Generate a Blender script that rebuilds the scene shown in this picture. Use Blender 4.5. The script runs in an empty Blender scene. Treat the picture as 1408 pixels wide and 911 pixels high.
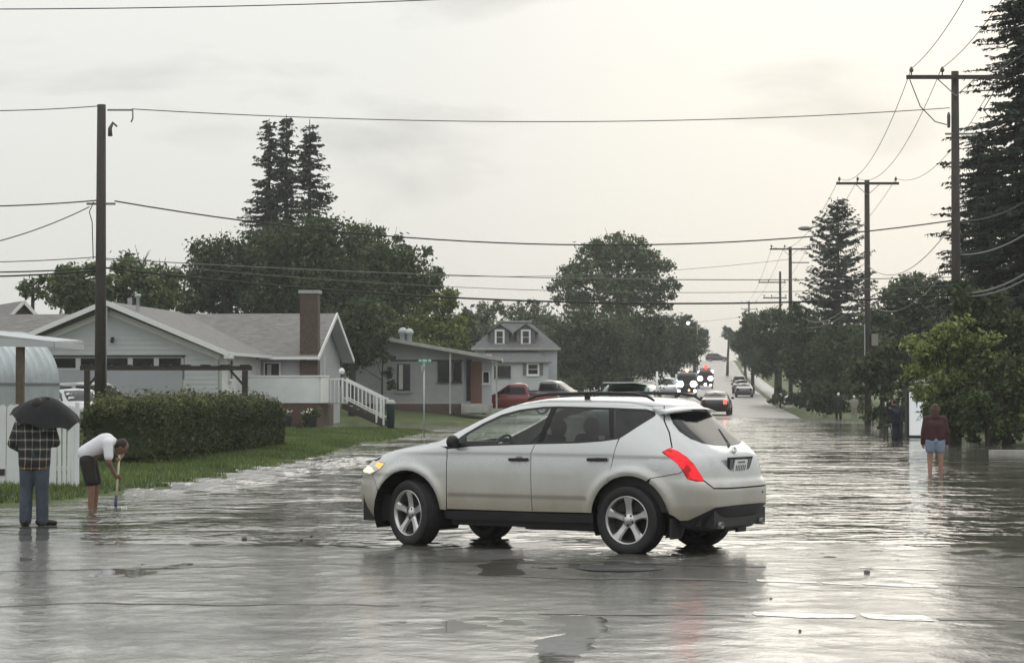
import bpy, bmesh, math, random
import numpy as np
from mathutils import Vector, Matrix
from mathutils.geometry import delaunay_2d_cdt
R = math.radians
scene = bpy.context.scene
C = scene.collection
random.seed(7)
# ------------------------------------------------------------------ camera
FPX, EYE, YH = 3200.0, 1.76, 537.0          # focal length and horizon in photo pixels, eye height in metres
TH = math.atan((YH - 455.5) / FPX)
cam_d = bpy.data.cameras.new('camera')
cam = bpy.data.objects.new('camera', cam_d); C.objects.link(cam)
cam.location = (0, 0, EYE); cam.rotation_euler = (math.pi / 2 + TH, 0, 0)
cam_d.sensor_width = 36; cam_d.lens = FPX / 1408 * 36
cam_d.clip_start = 0.1; cam_d.clip_end = 9000
scene.camera = cam
scene.view_settings.view_transform = 'Standard'; scene.view_settings.look = 'None'
scene.view_settings.exposure = 0.0; scene.view_settings.gamma = 1.0
SUN_EL, SUN_AZ = R(24), R(14)               # a veiled sun ahead and a little to the right
# ------------------------------------------------------------------ world: overcast evening sky
world = bpy.data.worlds.new('World'); scene.world = world; world.use_nodes = True
wn, wl = world.node_tree.nodes, world.node_tree.links
wn.clear()
out = wn.new('ShaderNodeOutputWorld'); bg = wn.new('ShaderNodeBackground'); bg.inputs[1].default_value = 0.1
sky = wn.new('ShaderNodeTexSky'); sky.sky_type = 'NISHITA'; sky.sun_disc = False
sky.sun_elevation = SUN_EL; sky.sun_rotation = SUN_AZ; sky.dust_density = 3
tc = wn.new('ShaderNodeTexCoord')
sep = wn.new('ShaderNodeSeparateXYZ'); wl.new(tc.outputs['Generated'], sep.inputs[0])
def wmath(op, a, b=None, c=None):
    n = wn.new('ShaderNodeMath'); n.operation = op
    for i, v in enumerate((a, b, c)):
        if v is None: continue
        if isinstance(v, (int, float)): n.inputs[i].default_value = v
        else: wl.new(v, n.inputs[i])
    return n.outputs[0]
zc = wmath('ADD', wmath('MAXIMUM', sep.outputs[2], 0.0), 0.22)
cx_ = wmath('DIVIDE', sep.outputs[0], zc); cy_ = wmath('DIVIDE', sep.outputs[1], zc)
comb = wn.new('ShaderNodeCombineXYZ'); wl.new(cx_, comb.inputs[0]); wl.new(cy_, comb.inputs[1])
cn = wn.new('ShaderNodeTexNoise'); cn.inputs['Scale'].default_value = 1.5; cn.inputs['Detail'].default_value = 6
cn.inputs['Roughness'].default_value = 0.52; cn.inputs['Distortion'].default_value = 0.5
mp = wn.new('ShaderNodeMapping'); mp.inputs['Location'].default_value = (3.06, 1.1, 0)
wl.new(comb.outputs[0], mp.inputs[0]); wl.new(mp.outputs[0], cn.inputs['Vector'])
hi = wn.new('ShaderNodeMapRange'); hi.interpolation_type = 'SMOOTHSTEP'; hi.inputs[1].default_value = .03; hi.inputs[2].default_value = .17; hi.inputs[3].default_value = .22; hi.inputs[4].default_value = 0.0   # the cloud base thins towards the horizon
wl.new(sep.outputs[2], hi.inputs[0])
ramp = wn.new('ShaderNodeValToRGB'); wl.new(wmath('ADD', cn.outputs[0], hi.outputs[0]), ramp.inputs[0])
ramp.color_ramp.elements[0].position = 0.34; ramp.color_ramp.elements[0].color = (5.0, 5.05, 5.0, 1)
ramp.color_ramp.elements[1].position = 0.56; ramp.color_ramp.elements[1].color = (7.95, 7.9, 7.55, 1)
# the cloud is thinner, brighter and warmer round the hidden sun
dot = wn.new('ShaderNodeVectorMath'); dot.operation = 'DOT_PRODUCT'
nrm = wn.new('ShaderNodeVectorMath'); nrm.operation = 'NORMALIZE'; wl.new(tc.outputs['Generated'], nrm.inputs[0])
wl.new(nrm.outputs[0], dot.inputs[0])
dot.inputs[1].default_value = (math.sin(SUN_AZ) * math.cos(SUN_EL * .2), math.cos(SUN_AZ) * math.cos(SUN_EL * .2), math.sin(SUN_EL * .2))
mr = wn.new('ShaderNodeMapRange'); mr.interpolation_type = 'SMOOTHSTEP'; wl.new(dot.outputs['Value'], mr.inputs[0])
mr.inputs[1].default_value = 0.955; mr.inputs[2].default_value = 1.0; mr.inputs[3].default_value = 0.0; mr.inputs[4].default_value = 1.0
glow = wn.new('ShaderNodeMix'); glow.data_type = 'RGBA'; glow.blend_type = 'MIX'
wl.new(mr.outputs[0], glow.inputs[0]); glow.inputs[6].default_value = (0.93, 0.95, 0.96, 1); glow.inputs[7].default_value = (1.09, 1.07, 1.03, 1)
mul = wn.new('ShaderNodeMix'); mul.data_type = 'RGBA'; mul.blend_type = 'MULTIPLY'; mul.inputs[0].default_value = 1
wl.new(ramp.outputs[0], mul.inputs[6]); wl.new(glow.outputs[2], mul.inputs[7])
zen = wn.new('ShaderNodeMapRange'); zen.inputs[1].default_value = 0.0; zen.inputs[2].default_value = 1.0; zen.inputs[3].default_value = 0.955; zen.inputs[4].default_value = 2.3
sepn = wn.new('ShaderNodeSeparateXYZ'); wl.new(nrm.outputs[0], sepn.inputs[0]); wl.new(sepn.outputs[2], zen.inputs[0])
mul2 = wn.new('ShaderNodeMix'); mul2.data_type = 'RGBA'; mul2.blend_type = 'MULTIPLY'; mul2.inputs[0].default_value = 1
wl.new(mul.outputs[2], mul2.inputs[6]); wl.new(zen.outputs[0], mul2.inputs[7])
mixs = wn.new('ShaderNodeMix'); mixs.data_type = 'RGBA'; mixs.inputs[0].default_value = 0.96
wl.new(sky.outputs[0], mixs.inputs[6]); wl.new(mul2.outputs[2], mixs.inputs[7])
wl.new(mixs.outputs[2], bg.inputs[0]); wl.new(bg.outputs[0], out.inputs[0])
sl = bpy.data.lights.new('sun', 'SUN'); sl.energy = 0.5; sl.angle = R(40); sl.color = (1.0, 0.93, 0.82)
sun = bpy.data.objects.new('sun', sl); C.objects.link(sun)
sd = Vector((math.sin(SUN_AZ) * math.cos(SUN_EL), math.cos(SUN_AZ) * math.cos(SUN_EL), math.sin(SUN_EL)))
sun.rotation_euler = sd.to_track_quat('Z', 'Y').to_euler(); sun.location = (0, 0, 60)
# ------------------------------------------------------------------ photo measurement helpers
CT, ST = math.cos(TH), math.sin(TH)
def at(px, py, Y):
    """world point seen at photo pixel px,py at depth Y"""
    v = (455.5 - py) / FPX; u = (px - 704) / FPX
    t = Y / (CT - v * ST)
    return Vector((u * t, Y, EYE + t * (ST + v * CT)))
def onz(px, py, z=0.0):
    v = (455.5 - py) / FPX; u = (px - 704) / FPX
    t = (z - EYE) / (ST + v * CT)
    return Vector((u * t, t * (CT - v * ST), z))
SLOPE = 281 / 3200.0                          # the street runs a little to the right of the view
def L2X(L, Y): return L + SLOPE * Y
# ------------------------------------------------------------------ materials
M = {}
def mat(name, col, rough=0.6, metal=0.0, emis=None, estr=0.0, var=0.0, vscale=8.0, bump=0.0, bscale=40.0, coat=0.0, spec=0.5, ior=1.45, stretch=None):
    m = bpy.data.materials.new(name); m.use_nodes = True
    nt = m.node_tree; b = nt.nodes['Principled BSDF']
    b.inputs['Base Color'].default_value = (*col, 1); b.inputs['Roughness'].default_value = rough
    b.inputs['Metallic'].default_value = metal; b.inputs['IOR'].default_value = ior
    b.inputs['Coat Weight'].default_value = coat; b.inputs['Coat Roughness'].default_value = 0.05
    b.inputs['Specular IOR Level'].default_value = spec
    if emis:
        b.inputs['Emission Color'].default_value = (*emis, 1); b.inputs['Emission Strength'].default_value = estr
    if var or bump:
        t = nt.nodes.new('ShaderNodeTexCoord'); src = t.outputs['Object']
        if stretch:
            mpn = nt.nodes.new('ShaderNodeMapping'); mpn.inputs['Scale'].default_value = stretch
            nt.links.new(src, mpn.inputs[0]); src = mpn.outputs[0]
    if var:
        n = nt.nodes.new('ShaderNodeTexNoise'); n.inputs['Scale'].default_value = vscale; n.inputs['Detail'].default_value = 5
        n.inputs['Roughness'].default_value = 0.65
        nt.links.new(src, n.inputs['Vector'])
        r = nt.nodes.new('ShaderNodeValToRGB')
        r.color_ramp.elements[0].position = 0.3; r.color_ramp.elements[1].position = 0.72
        r.color_ramp.elements[0].color = (*[max(0, c * (1 - var)) for c in col], 1)
        r.color_ramp.elements[1].color = (*[min(1, c * (1 + var)) for c in col], 1)
        nt.links.new(n.outputs[0], r.inputs[0]); nt.links.new(r.outputs[0], b.inputs['Base Color'])
        m['var_node'] = n.name
    if bump:
        n2 = nt.nodes.new('ShaderNodeTexNoise'); n2.inputs['Scale'].default_value = bscale; n2.inputs['Detail'].default_value = 4
        nt.links.new(src, n2.inputs['Vector'])
        bp = nt.nodes.new('ShaderNodeBump'); bp.inputs['Strength'].default_value = bump; bp.inputs['Distance'].default_value = 0.02
        nt.links.new(n2.outputs[0], bp.inputs['Height']); nt.links.new(bp.outputs[0], b.inputs['Normal'])
    M[name] = m
    return m
def foliage(name, c1, c2, trans=0.25):
    m = bpy.data.materials.new(name); m.use_nodes = True
    nt = m.node_tree; nt.nodes.clear()
    o = nt.nodes.new('ShaderNodeOutputMaterial'); g = nt.nodes.new('ShaderNodeNewGeometry')
    r = nt.nodes.new('ShaderNodeValToRGB'); r.color_ramp.elements[0].color = (*c1, 1); r.color_ramp.elements[1].color = (*c2, 1)
    nt.links.new(g.outputs['Random Per Island'], r.inputs[0])
    # clumps of older and younger leaves
    t = nt.nodes.new('ShaderNodeTexCoord'); n = nt.nodes.new('ShaderNodeTexNoise'); n.inputs['Scale'].default_value = 0.45
    n.inputs['Detail'].default_value = 2
    nt.links.new(t.outputs['Object'], n.inputs['Vector'])
    mm = nt.nodes.new('ShaderNodeMapRange'); mm.inputs[1].default_value = .3; mm.inputs[2].default_value = .7
    mm.inputs[3].default_value = .65; mm.inputs[4].default_value = 1.4
    nt.links.new(n.outputs[0], mm.inputs[0])
    mx = nt.nodes.new('ShaderNodeMix'); mx.data_type = 'RGBA'; mx.blend_type = 'MULTIPLY'; mx.inputs[0].default_value = 1
    nt.links.new(r.outputs[0], mx.inputs[6]); nt.links.new(mm.outputs[0], mx.inputs[7])
    d = nt.nodes.new('ShaderNodeBsdfDiffuse'); tr = nt.nodes.new('ShaderNodeBsdfTranslucent'); ms = nt.nodes.new('ShaderNodeMixShader')
    ms.inputs[0].default_value = trans
    nt.links.new(mx.outputs[2], d.inputs[0]); nt.links.new(mx.outputs[2], tr.inputs[0])
    nt.links.new(d.outputs[0], ms.inputs[1]); nt.links.new(tr.outputs[0], ms.inputs[2])
    gl = nt.nodes.new('ShaderNodeBsdfGlossy'); gl.inputs['Roughness'].default_value = 0.45
    m2 = nt.nodes.new('ShaderNodeMixShader'); m2.inputs[0].default_value = 0.03
    nt.links.new(ms.outputs[0], m2.inputs[1]); nt.links.new(gl.outputs[0], m2.inputs[2])
    nt.links.new(m2.outputs[0], o.inputs[0]); M[name] = m
    return m
def glass(name, tint, rough=0.02):
    m = bpy.data.materials.new(name); m.use_nodes = True
    nt = m.node_tree; nt.nodes.clear()
    o = nt.nodes.new('ShaderNodeOutputMaterial'); t = nt.nodes.new('ShaderNodeBsdfTransparent'); t.inputs[0].default_value = (*tint, 1)
    g = nt.nodes.new('ShaderNodeBsdfGlossy'); g.inputs['Roughness'].default_value = rough
    lw = nt.nodes.new('ShaderNodeLayerWeight'); lw.inputs[0].default_value = .5
    pw = nt.nodes.new('ShaderNodeMath'); pw.operation = 'POWER'; pw.inputs[1].default_value = 4.0; nt.links.new(lw.outputs['Facing'], pw.inputs[0])
    f = nt.nodes.new('ShaderNodeMath'); f.operation = 'MULTIPLY_ADD'; f.inputs[1].default_value = .85; f.inputs[2].default_value = .05; nt.links.new(pw.outputs[0], f.inputs[0])
    s = nt.nodes.new('ShaderNodeMixShader'); nt.links.new(f.outputs[0], s.inputs[0]); nt.links.new(t.outputs[0], s.inputs[1]); nt.links.new(g.outputs[0], s.inputs[2])
    nt.links.new(s.outputs[0], o.inputs[0]); M[name] = m
    return m
mat('white_paint', (.66, .68, .69), .55, var=.10, vscale=1.3, bump=.1)
mat('white_siding', (.44, .46, .48), .6, var=.08, vscale=.8)
mat('white_lit', (.74, .75, .74), .5, var=.06, vscale=2)  # right-facing walls: the stronger light there is put into the colour
mat('grey_siding', (.34, .355, .365), .65, var=.10, vscale=.8)
mat('bungalow_siding', (.29, .295, .30), .65, var=.12, vscale=.9)
mat('trim_white', (.72, .73, .73), .5, var=.05, vscale=3)
mat('shingle', (.18, .17, .165), .8, var=.38, vscale=2.2, bump=.6, bscale=9, stretch=(1, 3, 3))
mat('shingle_dark', (.13, .13, .135), .8, var=.2, vscale=3, bump=.5, bscale=9)
mat('brick_dark', (.085, .060, .050), .8, var=.35, vscale=9, bump=.4, bscale=25)
mat('brick_red', (.105, .062, .05), .8, var=.35, vscale=9, bump=.4, bscale=25)
mat('concrete', (.36, .35, .33), .55, var=.2, vscale=3, bump=.2)
mat('window_dark', (.012, .014, .016), .06, spec=.6)
mat('curtain', (.42, .42, .40), .8, var=.1)
mat('dark_wood', (.035, .028, .024), .6, var=.3, vscale=6, bump=.4, bscale=30, stretch=(6, 6, 1))
mat('pole_wood', (.045, .036, .030), .7, var=.35, vscale=5, bump=.5, bscale=18, stretch=(5, 5, .6))
mat('brown_wood', (.10, .07, .052), .7, var=.3, vscale=5)
mat('door_brown', (.16, .075, .045), .5)
mat('galv', (.42, .46, .48), .42, .35, var=.12, vscale=2)
mat('metal_grey', (.22, .22, .22), .45, .5)
mat('wire_black', (.018, .018, .018), .5)
mat('wire_grey', (.16, .16, .16), .5)
mat('porcelain', (.10, .09, .08), .25)
mat('rubber', (.018, .018, .019), .65, var=.3, vscale=14, bump=.2)
mat('black_plastic', (.013, .0135, .015), .5, var=.25, vscale=6)
mat('black_gloss', (.006, .006, .007), .10, spec=.28)
mat('interior', (.05, .05, .048), .8)
mat('seat_grey', (.10, .10, .095), .85)
mat('alloy', (.55, .55, .55), .28, .9, var=.12, vscale=9)
mat('chrome', (.75, .75, .75), .12, 1.0)
mat('green_bin', (.010, .030, .026), .5)
mat('sign_green', (.015, .26, .16), .45)
mat('sign_white', (.8, .82, .8), .5)
mat('terracotta', (.035, .035, .035), .7)
mat('skin', (.36, .20, .145), .55, var=.1, vscale=12)
mat('skin_tan', (.22, .12, .085), .55, var=.12, vscale=12)
mat('hair_dark', (.02, .015, .012), .6)
mat('hair_brown', (.085, .045, .032), .6)
mat('denim', (.060, .075, .10), .85, var=.3, vscale=9, bump=.3, bscale=60)
mat('denim_light', (.20, .27, .36), .85, var=.25, vscale=10)
mat('tee_white', (.72, .72, .76), .8, var=.05, vscale=6, bump=.3, bscale=14)
mat('shorts_dark', (.02, .018, .018), .8)
mat('maroon', (.055, .018, .022), .8, var=.3, vscale=8, bump=.3, bscale=14)
mat('navy', (.016, .018, .032), .8, var=.3, vscale=8)
mat('black_cloth', (.012, .012, .013), .8)
mat('beige_cloth', (.24, .23, .20), .8)
mat('shoe_black', (.012, .011, .011), .5)
mat('umbrella_cloth', (.016, .016, .018), .75, var=.35, vscale=5, spec=.25)
mat('handle_yellow', (.68, .63, .46), .5, var=.15, vscale=10)
mat('plastic_blue', (.05, .06, .12), .5)
mat('stem', (.05, .04, .028), .8)
mat('bark', (.045, .037, .030), .85, var=.35, vscale=4, bump=.6, bscale=12, stretch=(3, 3, .6))
mat('soil', (.06, .05, .04), .9, var=.3, vscale=6)
mat('gravel', (.16, .15, .135), .8, var=.35, vscale=14, bump=.6, bscale=30)
mat('lens_red_on', (.55, .01, .02), .15, emis=(1, .02, .035), estr=1.3)
_m = mat('lens_red_on2', (.35, .006, .010), .12, emis=(1, .007, .014), estr=1.0)
_nt = _m.node_tree; _b = _nt.nodes['Principled BSDF']; _t = _nt.nodes.new('ShaderNodeTexCoord'); _n = _nt.nodes.new('ShaderNodeTexNoise'); _n.inputs['Scale'].default_value = 9; _n.inputs['Detail'].default_value = 1
_nt.links.new(_t.outputs['Object'], _n.inputs['Vector']); _r = _nt.nodes.new('ShaderNodeMapRange'); _r.inputs[1].default_value = .40; _r.inputs[2].default_value = .66; _r.inputs[3].default_value = .15; _r.inputs[4].default_value = 2.0
_nt.links.new(_n.outputs[0], _r.inputs[0]); _nt.links.new(_r.outputs[0], _b.inputs['Emission Strength']); M['lens_red_on'] = _m
mat('lens_red_hot', (.8, .1, .1), .15, emis=(1, .26, .20), estr=2.2)
mat('lens_red_off', (.07, .006, .008), .25)
mat('lens_amber', (.8, .35, .08), .15, emis=(1, .34, .07), estr=1.5)
mat('lens_warm', (.8, .7, .5), .15, emis=(1, .66, .28), estr=1.7)
mat('lamp_white', (.9, .9, .9), .2, emis=(.95, .98, 1), estr=7)
mat('lamp_red', (.6, .02, .02), .2, emis=(1, .06, .05), estr=4)
mat('lamp_blue', (.1, .2, .8), .2, emis=(.25, .45, 1), estr=4)
mat('lamp_beacon', (.9, .5, .2), .2, emis=(1, .55, .2), estr=5)
mat('lens_clear', (.6, .62, .62), .1)
mat('board_white', (.82, .85, .86), .35)
mat('board_ink', (.04, .05, .06), .5)
mat('board_blue', (.10, .20, .42), .5)
mat('flower_white', (.75, .74, .62), .7)
foliage('leaf_dark', (0.019, 0.033, 0.014), (0.088, 0.120, 0.049))
foliage('leaf_mid', (0.033, 0.053, 0.020), (0.138, 0.186, 0.070))
foliage('leaf_yellow', (0.050, 0.071, 0.022), (0.242, 0.279, 0.077))
foliage('leaf_grey', (0.042, 0.056, 0.031), (0.131, 0.158, 0.089))
foliage('leaf_lilac', (0.061, 0.092, 0.031), (0.360, 0.424, 0.142))
foliage('leaf_lit_shoot', (.09, .105, .042), (.21, .22, .095))
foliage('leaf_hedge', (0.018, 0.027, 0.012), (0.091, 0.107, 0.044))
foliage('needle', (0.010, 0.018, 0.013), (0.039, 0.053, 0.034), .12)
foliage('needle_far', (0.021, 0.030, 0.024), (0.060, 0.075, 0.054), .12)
foliage('grass_blade', (0.051, 0.082, 0.024), (0.170, 0.221, 0.071), .3)
glass('glass_green', (.86, .93, .88)); glass('glass_tint', (.13, .14, .14)); glass('glass_far', (.30, .33, .33))
def paint(name, col, metal=.25, rough=.32, dirt_bounce=None):
    m = mat(name, col, rough, metal, coat=.7)
    if dirt_bounce:  # low tint holds dirt and the ground's reflection in one colour
        nt = m.node_tree; b = nt.nodes['Principled BSDF']
        t = nt.nodes.new('ShaderNodeTexCoord'); s = nt.nodes.new('ShaderNodeSeparateXYZ'); nt.links.new(t.outputs['Object'], s.inputs[0])
        n = nt.nodes.new('ShaderNodeTexNoise'); n.inputs['Scale'].default_value = 3.2; n.inputs['Detail'].default_value = 6; n.inputs['Roughness'].default_value = .7
        nt.links.new(t.outputs['Object'], n.inputs['Vector'])
        a = nt.nodes.new('ShaderNodeMath'); a.operation = 'MULTIPLY_ADD'; a.inputs[1].default_value = .45
        nt.links.new(n.outputs[0], a.inputs[0]); nt.links.new(s.outputs[2], a.inputs[2])
        mr = nt.nodes.new('ShaderNodeMapRange'); mr.inputs[1].default_value = .58; mr.inputs[2].default_value = 1.22; mr.inputs[3].default_value = .95; mr.inputs[4].default_value = 0
        nt.links.new(a.outputs[0], mr.inputs[0])
        mx = nt.nodes.new('ShaderNodeMix'); mx.data_type = 'RGBA'; nt.links.new(mr.outputs[0], mx.inputs[0])
        mx.inputs[6].default_value = (*col, 1); mx.inputs[7].default_value = (*dirt_bounce, 1)
        nt.links.new(mx.outputs[2], b.inputs['Base Color'])
        r2 = nt.nodes.new('ShaderNodeMapRange'); r2.inputs[3].default_value = rough; r2.inputs[4].default_value = .6; nt.links.new(mr.outputs[0], r2.inputs[0])
        nt.links.new(r2.outputs[0], b.inputs['Roughness'])
        c2 = nt.nodes.new('ShaderNodeMapRange'); c2.inputs[3].default_value = .6; c2.inputs[4].default_value = .08; nt.links.new(mr.outputs[0], c2.inputs[0])
        nt.links.new(c2.outputs[0], b.inputs['Coat Weight'])
    return m
paint('suv_paint', (.54, .555, .56), .45, .27, dirt_bounce=(.34, .295, .215))
paint('paint_black', (.012, .012, .014)); paint('paint_red', (.16, .012, .012)); paint('paint_silver', (.42, .43, .45), .5)
paint('paint_plum', (.13, .125, .14), .4); paint('paint_teal', (.10, .17, .165), .4); paint('paint_white', (.68, .70, .72), 0)
paint('paint_navy', (.03, .035, .06), .3); paint('paint_grey', (.16, .165, .17), .5); paint('paint_firered', (.10, .012, .014), 0)
# ------------------------------------------------------------------ object helpers
def tag(o, label=None, cat=None, group=None, kind=None):
    if label: o['label'] = label
    if cat: o['category'] = cat
    if group: o['group'] = group
    if kind: o['kind'] = kind
    return o
def link(name, me, parent=None, m=None):
    o = bpy.data.objects.new(name, me); C.objects.link(o)
    if m is not None: me.materials.append(M[m] if isinstance(m, str) else m)
    if parent is not None: o.parent = parent
    return o
def thing(name, label, cat, loc=(0, 0, 0), rotz=0.0, group=None):
    o = bpy.data.objects.new(name, None); C.objects.link(o); o.empty_display_size = .2
    o.location = loc; o.rotation_euler = (0, 0, rotz)
    return tag(o, label, cat, group)
def fastmesh(name, V, F, smooth=False):
    """V (n,3), F (m,k) numpy arrays"""
    me = bpy.data.meshes.new(name)
    V = np.asarray(V, np.float32); F = np.asarray(F, np.int32); k = F.shape[1]
    me.vertices.add(len(V)); me.vertices.foreach_set('co', V.ravel())
    me.loops.add(F.size); me.loops.foreach_set('vertex_index', F.ravel())
    me.polygons.add(len(F)); me.polygons.foreach_set('loop_start', np.arange(len(F), dtype=np.int32) * k)
    me.polygons.foreach_set('loop_total', np.full(len(F), k, np.int32))
    if smooth: me.polygons.foreach_set('use_smooth', np.ones(len(F), bool))
    me.update(calc_edges=True)
    return me
def copy_tree(o, parent=None, label=None, loc=None, rotz=None, group=None):
    c = o.copy(); C.objects.link(c)
    if parent is not None: c.parent = parent
    for ch in o.children: copy_tree(ch, c)
    if label: c['label'] = label
    if group: c['group'] = group
    if loc is not None: c.location = loc
    if rotz is not None: c.rotation_euler = (0, 0, rotz)
    return c
class MB:
    def __init__(s): s.v = []; s.f = []; s.sm = []
    def add(s, vs, fs, smooth=False):
        b = len(s.v); s.v += [tuple(v) for v in vs]
        for f in fs: s.f.append(tuple(i + b for i in f)); s.sm.append(smooth)
        return s
    def box(s, c, d, rz=0.0, rx=0.0, ry=0.0, taper=1.0):
        hx, hy, hz = d[0] / 2, d[1] / 2, d[2] / 2
        mt = Matrix.Rotation(rz, 3, 'Z') @ Matrix.Rotation(ry, 3, 'Y') @ Matrix.Rotation(rx, 3, 'X')
        vs = []
        for z in (-hz, hz):
            t = taper if z > 0 else 1
            for x, y in ((-hx, -hy), (hx, -hy), (hx, hy), (-hx, hy)): vs.append(mt @ Vector((x * t, y * t, z)) + Vector(c))
        return s.add(vs, [(3, 2, 1, 0), (4, 5, 6, 7), (0, 1, 5, 4), (1, 2, 6, 5), (2, 3, 7, 6), (3, 0, 4, 7)])
    def bar(s, a, b, w, h, up=(0, 0, 1)):
        a, b = Vector(a), Vector(b); d = (b - a).normalized(); u = Vector(up)
        if abs(d.dot(u)) > .99: u = Vector((0, 1, 0))
        x = d.cross(u).normalized(); y = x.cross(d)
        vs = [p + x * i * w / 2 + y * j * h / 2 for p in (a, b) for i, j in ((-1, -1), (1, -1), (1, 1), (-1, 1))]
        return s.add(vs, [(3, 2, 1, 0), (4, 5, 6, 7), (0, 1, 5, 4), (1, 2, 6, 5), (2, 3, 7, 6), (3, 0, 4, 7)])
    def tube(s, pts, rad, n=8, cap=True, smooth=True):
        pts = [Vector(p) for p in pts]
        if not hasattr(rad, '__len__'): rad = [rad] * len(pts)
        vs = []; prev = None
        for i, p in enumerate(pts):
            d = (pts[min(i + 1, len(pts) - 1)] - pts[max(i - 1, 0)]).normalized()
            u = prev if prev is not None else (Vector((0, 0, 1)) if abs(d.z) < .9 else Vector((1, 0, 0)))
            x = d.cross(u)
            if x.length < 1e-4: x = d.cross(Vector((0, 1, 0)))
            x.normalize(); y = x.cross(d).normalized(); prev = y
            for k in range(n):
                a = 2 * math.pi * k / n; vs.append(p + (x * math.cos(a) + y * math.sin(a)) * rad[i])
        fs = [(i * n + k, i * n + (k + 1) % n, (i + 1) * n + (k + 1) % n, (i + 1) * n + k) for i in range(len(pts) - 1) for k in range(n)]
        s.add(vs, fs, smooth)
        if cap:
            b = len(s.v) - len(vs)
            s.f += [tuple(b + k for k in reversed(range(n))), tuple(b + (len(pts) - 1) * n + k for k in range(n))]; s.sm += [False, False]
        return s
    def lathe(s, prof, n=24, axis='z', c=(0, 0, 0), smooth=True):
        vs = []; c = Vector(c)
        for r, h in prof:
            for k in range(n):
                a = 2 * math.pi * k / n; x, y = r * math.cos(a), r * math.sin(a)
                vs.append(c + (Vector((x, y, h)) if axis == 'z' else Vector((x, h, y)) if axis == 'y' else Vector((h, x, y))))
        fs = [(i * n + k, i * n + (k + 1) % n, (i + 1) * n + (k + 1) % n, (i + 1) * n + k) for i in range(len(prof) - 1) for k in range(n)]
        return s.add(vs, fs, smooth)
    def ball(s, c, r, n=10, m=7, sc=(1, 1, 1)):
        vs = []; c = Vector(c)
        for i in range(m + 1):
            t = math.pi * i / m
            for k in range(n):
                a = 2 * math.pi * k / n
                vs.append(c + Vector((math.sin(t) * math.cos(a) * r * sc[0], math.sin(t) * math.sin(a) * r * sc[1], math.cos(t) * r * sc[2])))
        fs = [(i * n + k, (i + 1) * n + k, (i + 1) * n + (k + 1) % n, i * n + (k + 1) % n) for i in range(m) for k in range(n)]
        return s.add(vs, fs, True)
    def prism(s, poly, d):
        """polygon of 3-D points extruded by vector d"""
        n = len(poly); d = Vector(d); a = [Vector(p) for p in poly]
        vs = a + [p + d for p in a]
        return s.add(vs, [tuple(range(n)), tuple(reversed(range(n, 2 * n)))] + [((i + 1) % n, i, i + n, (i + 1) % n + n) for i in range(n)])
    def mesh(s, name, recalc=True):
        me = bpy.data.meshes.new(name); me.from_pydata(s.v, [], s.f)
        me.polygons.foreach_set('use_smooth', s.sm)
        if recalc:
            bm = bmesh.new(); bm.from_mesh(me); bmesh.ops.recalc_face_normals(bm, faces=bm.faces); bm.to_mesh(me); bm.free()
        me.update(); return me
    def build(s, name, m, parent=None): return link(name, s.mesh(name), parent, m)
def noise2(x, y, seed=0, octv=4, f=1.0, gain=.5):
    """smooth value noise on numpy arrays, range about -1..1"""
    rng = np.random.default_rng(seed); tot = np.zeros_like(x, dtype=float); amp = 1.0; nrm_ = 0
    T = rng.random((64, 64))
    for o in range(octv):
        u, v = x * f + o * 17.3, y * f + o * 9.7
        i, j = np.floor(u).astype(int), np.floor(v).astype(int); a, b = u - i, v - j
        a = a * a * (3 - 2 * a); b = b * b * (3 - 2 * b)
        g = lambda p, q: T[p % 64, q % 64]
        tot += amp * ((g(i, j) * (1 - a) + g(i + 1, j) * a) * (1 - b) + (g(i, j + 1) * (1 - a) + g(i + 1, j + 1) * a) * b)
        nrm_ += amp; amp *= gain; f *= 2.03
    return tot / nrm_ * 2 - 1
def sst(a, b, x): t = np.clip((x - a) / (b - a), 0, 1); return t * t * (3 - 2 * t)
# ------------------------------------------------------------------ terrain
GY = np.array([-60, 110, 118, 130, 146, 165, 190, 215, 240, 300, 400, 500, 600, 700, 760, 900, 9000.])
GZ = np.array([0, 0, .02, .12, .27, .38, .52, .80, 1.15, 2.0, 4.0, 6.4, 9.0, 10.8, 11.2, 11.2, 11.2])
_yy = np.linspace(-60, 1200, 2521); _zz = np.interp(_yy, GY, GZ)
_k = np.hanning(41); _k /= _k.sum(); _zz = np.convolve(np.pad(_zz, 20, 'edge'), _k, 'valid')
def g(Y): return np.interp(Y, _yy, _zz)
def left_edge(Y): return np.interp(Y, [30, 38, 41, 47, 55, 66, 73, 84, 97, 110], [-11.2, -10.25, -10.05, -10, -10.1, -10.9, -11.5, -11.7, -12, -12.3])
def right_edge(Y): return np.interp(Y, [72, 85, 100, 122, 150, 180], [9.6, 9.2, 8.9, 8.3, 6.6, 4.9])
def smin(a, b, k=1.5):
    h = np.clip(.5 + .5 * (b - a) / k, 0, 1); return b * (1 - h) + a * h - k * h * (1 - h)
def lawn_dist(X, Y):
    L = X - SLOPE * Y
    wob = .35 * noise2(X, Y, 5, 3, .35) + .12 * noise2(X, Y, 6, 2, 1.7)
    a = smin(smin(left_edge(Y) - L, Y - 34.2, 3.), 100 - Y, 3.) + wob
    b = smin(-12.2 - L, Y - 122.5, 3.) + wob
    r = smin(L - right_edge(Y), Y - 73, 4.) + wob
    return a, b, r
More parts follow.
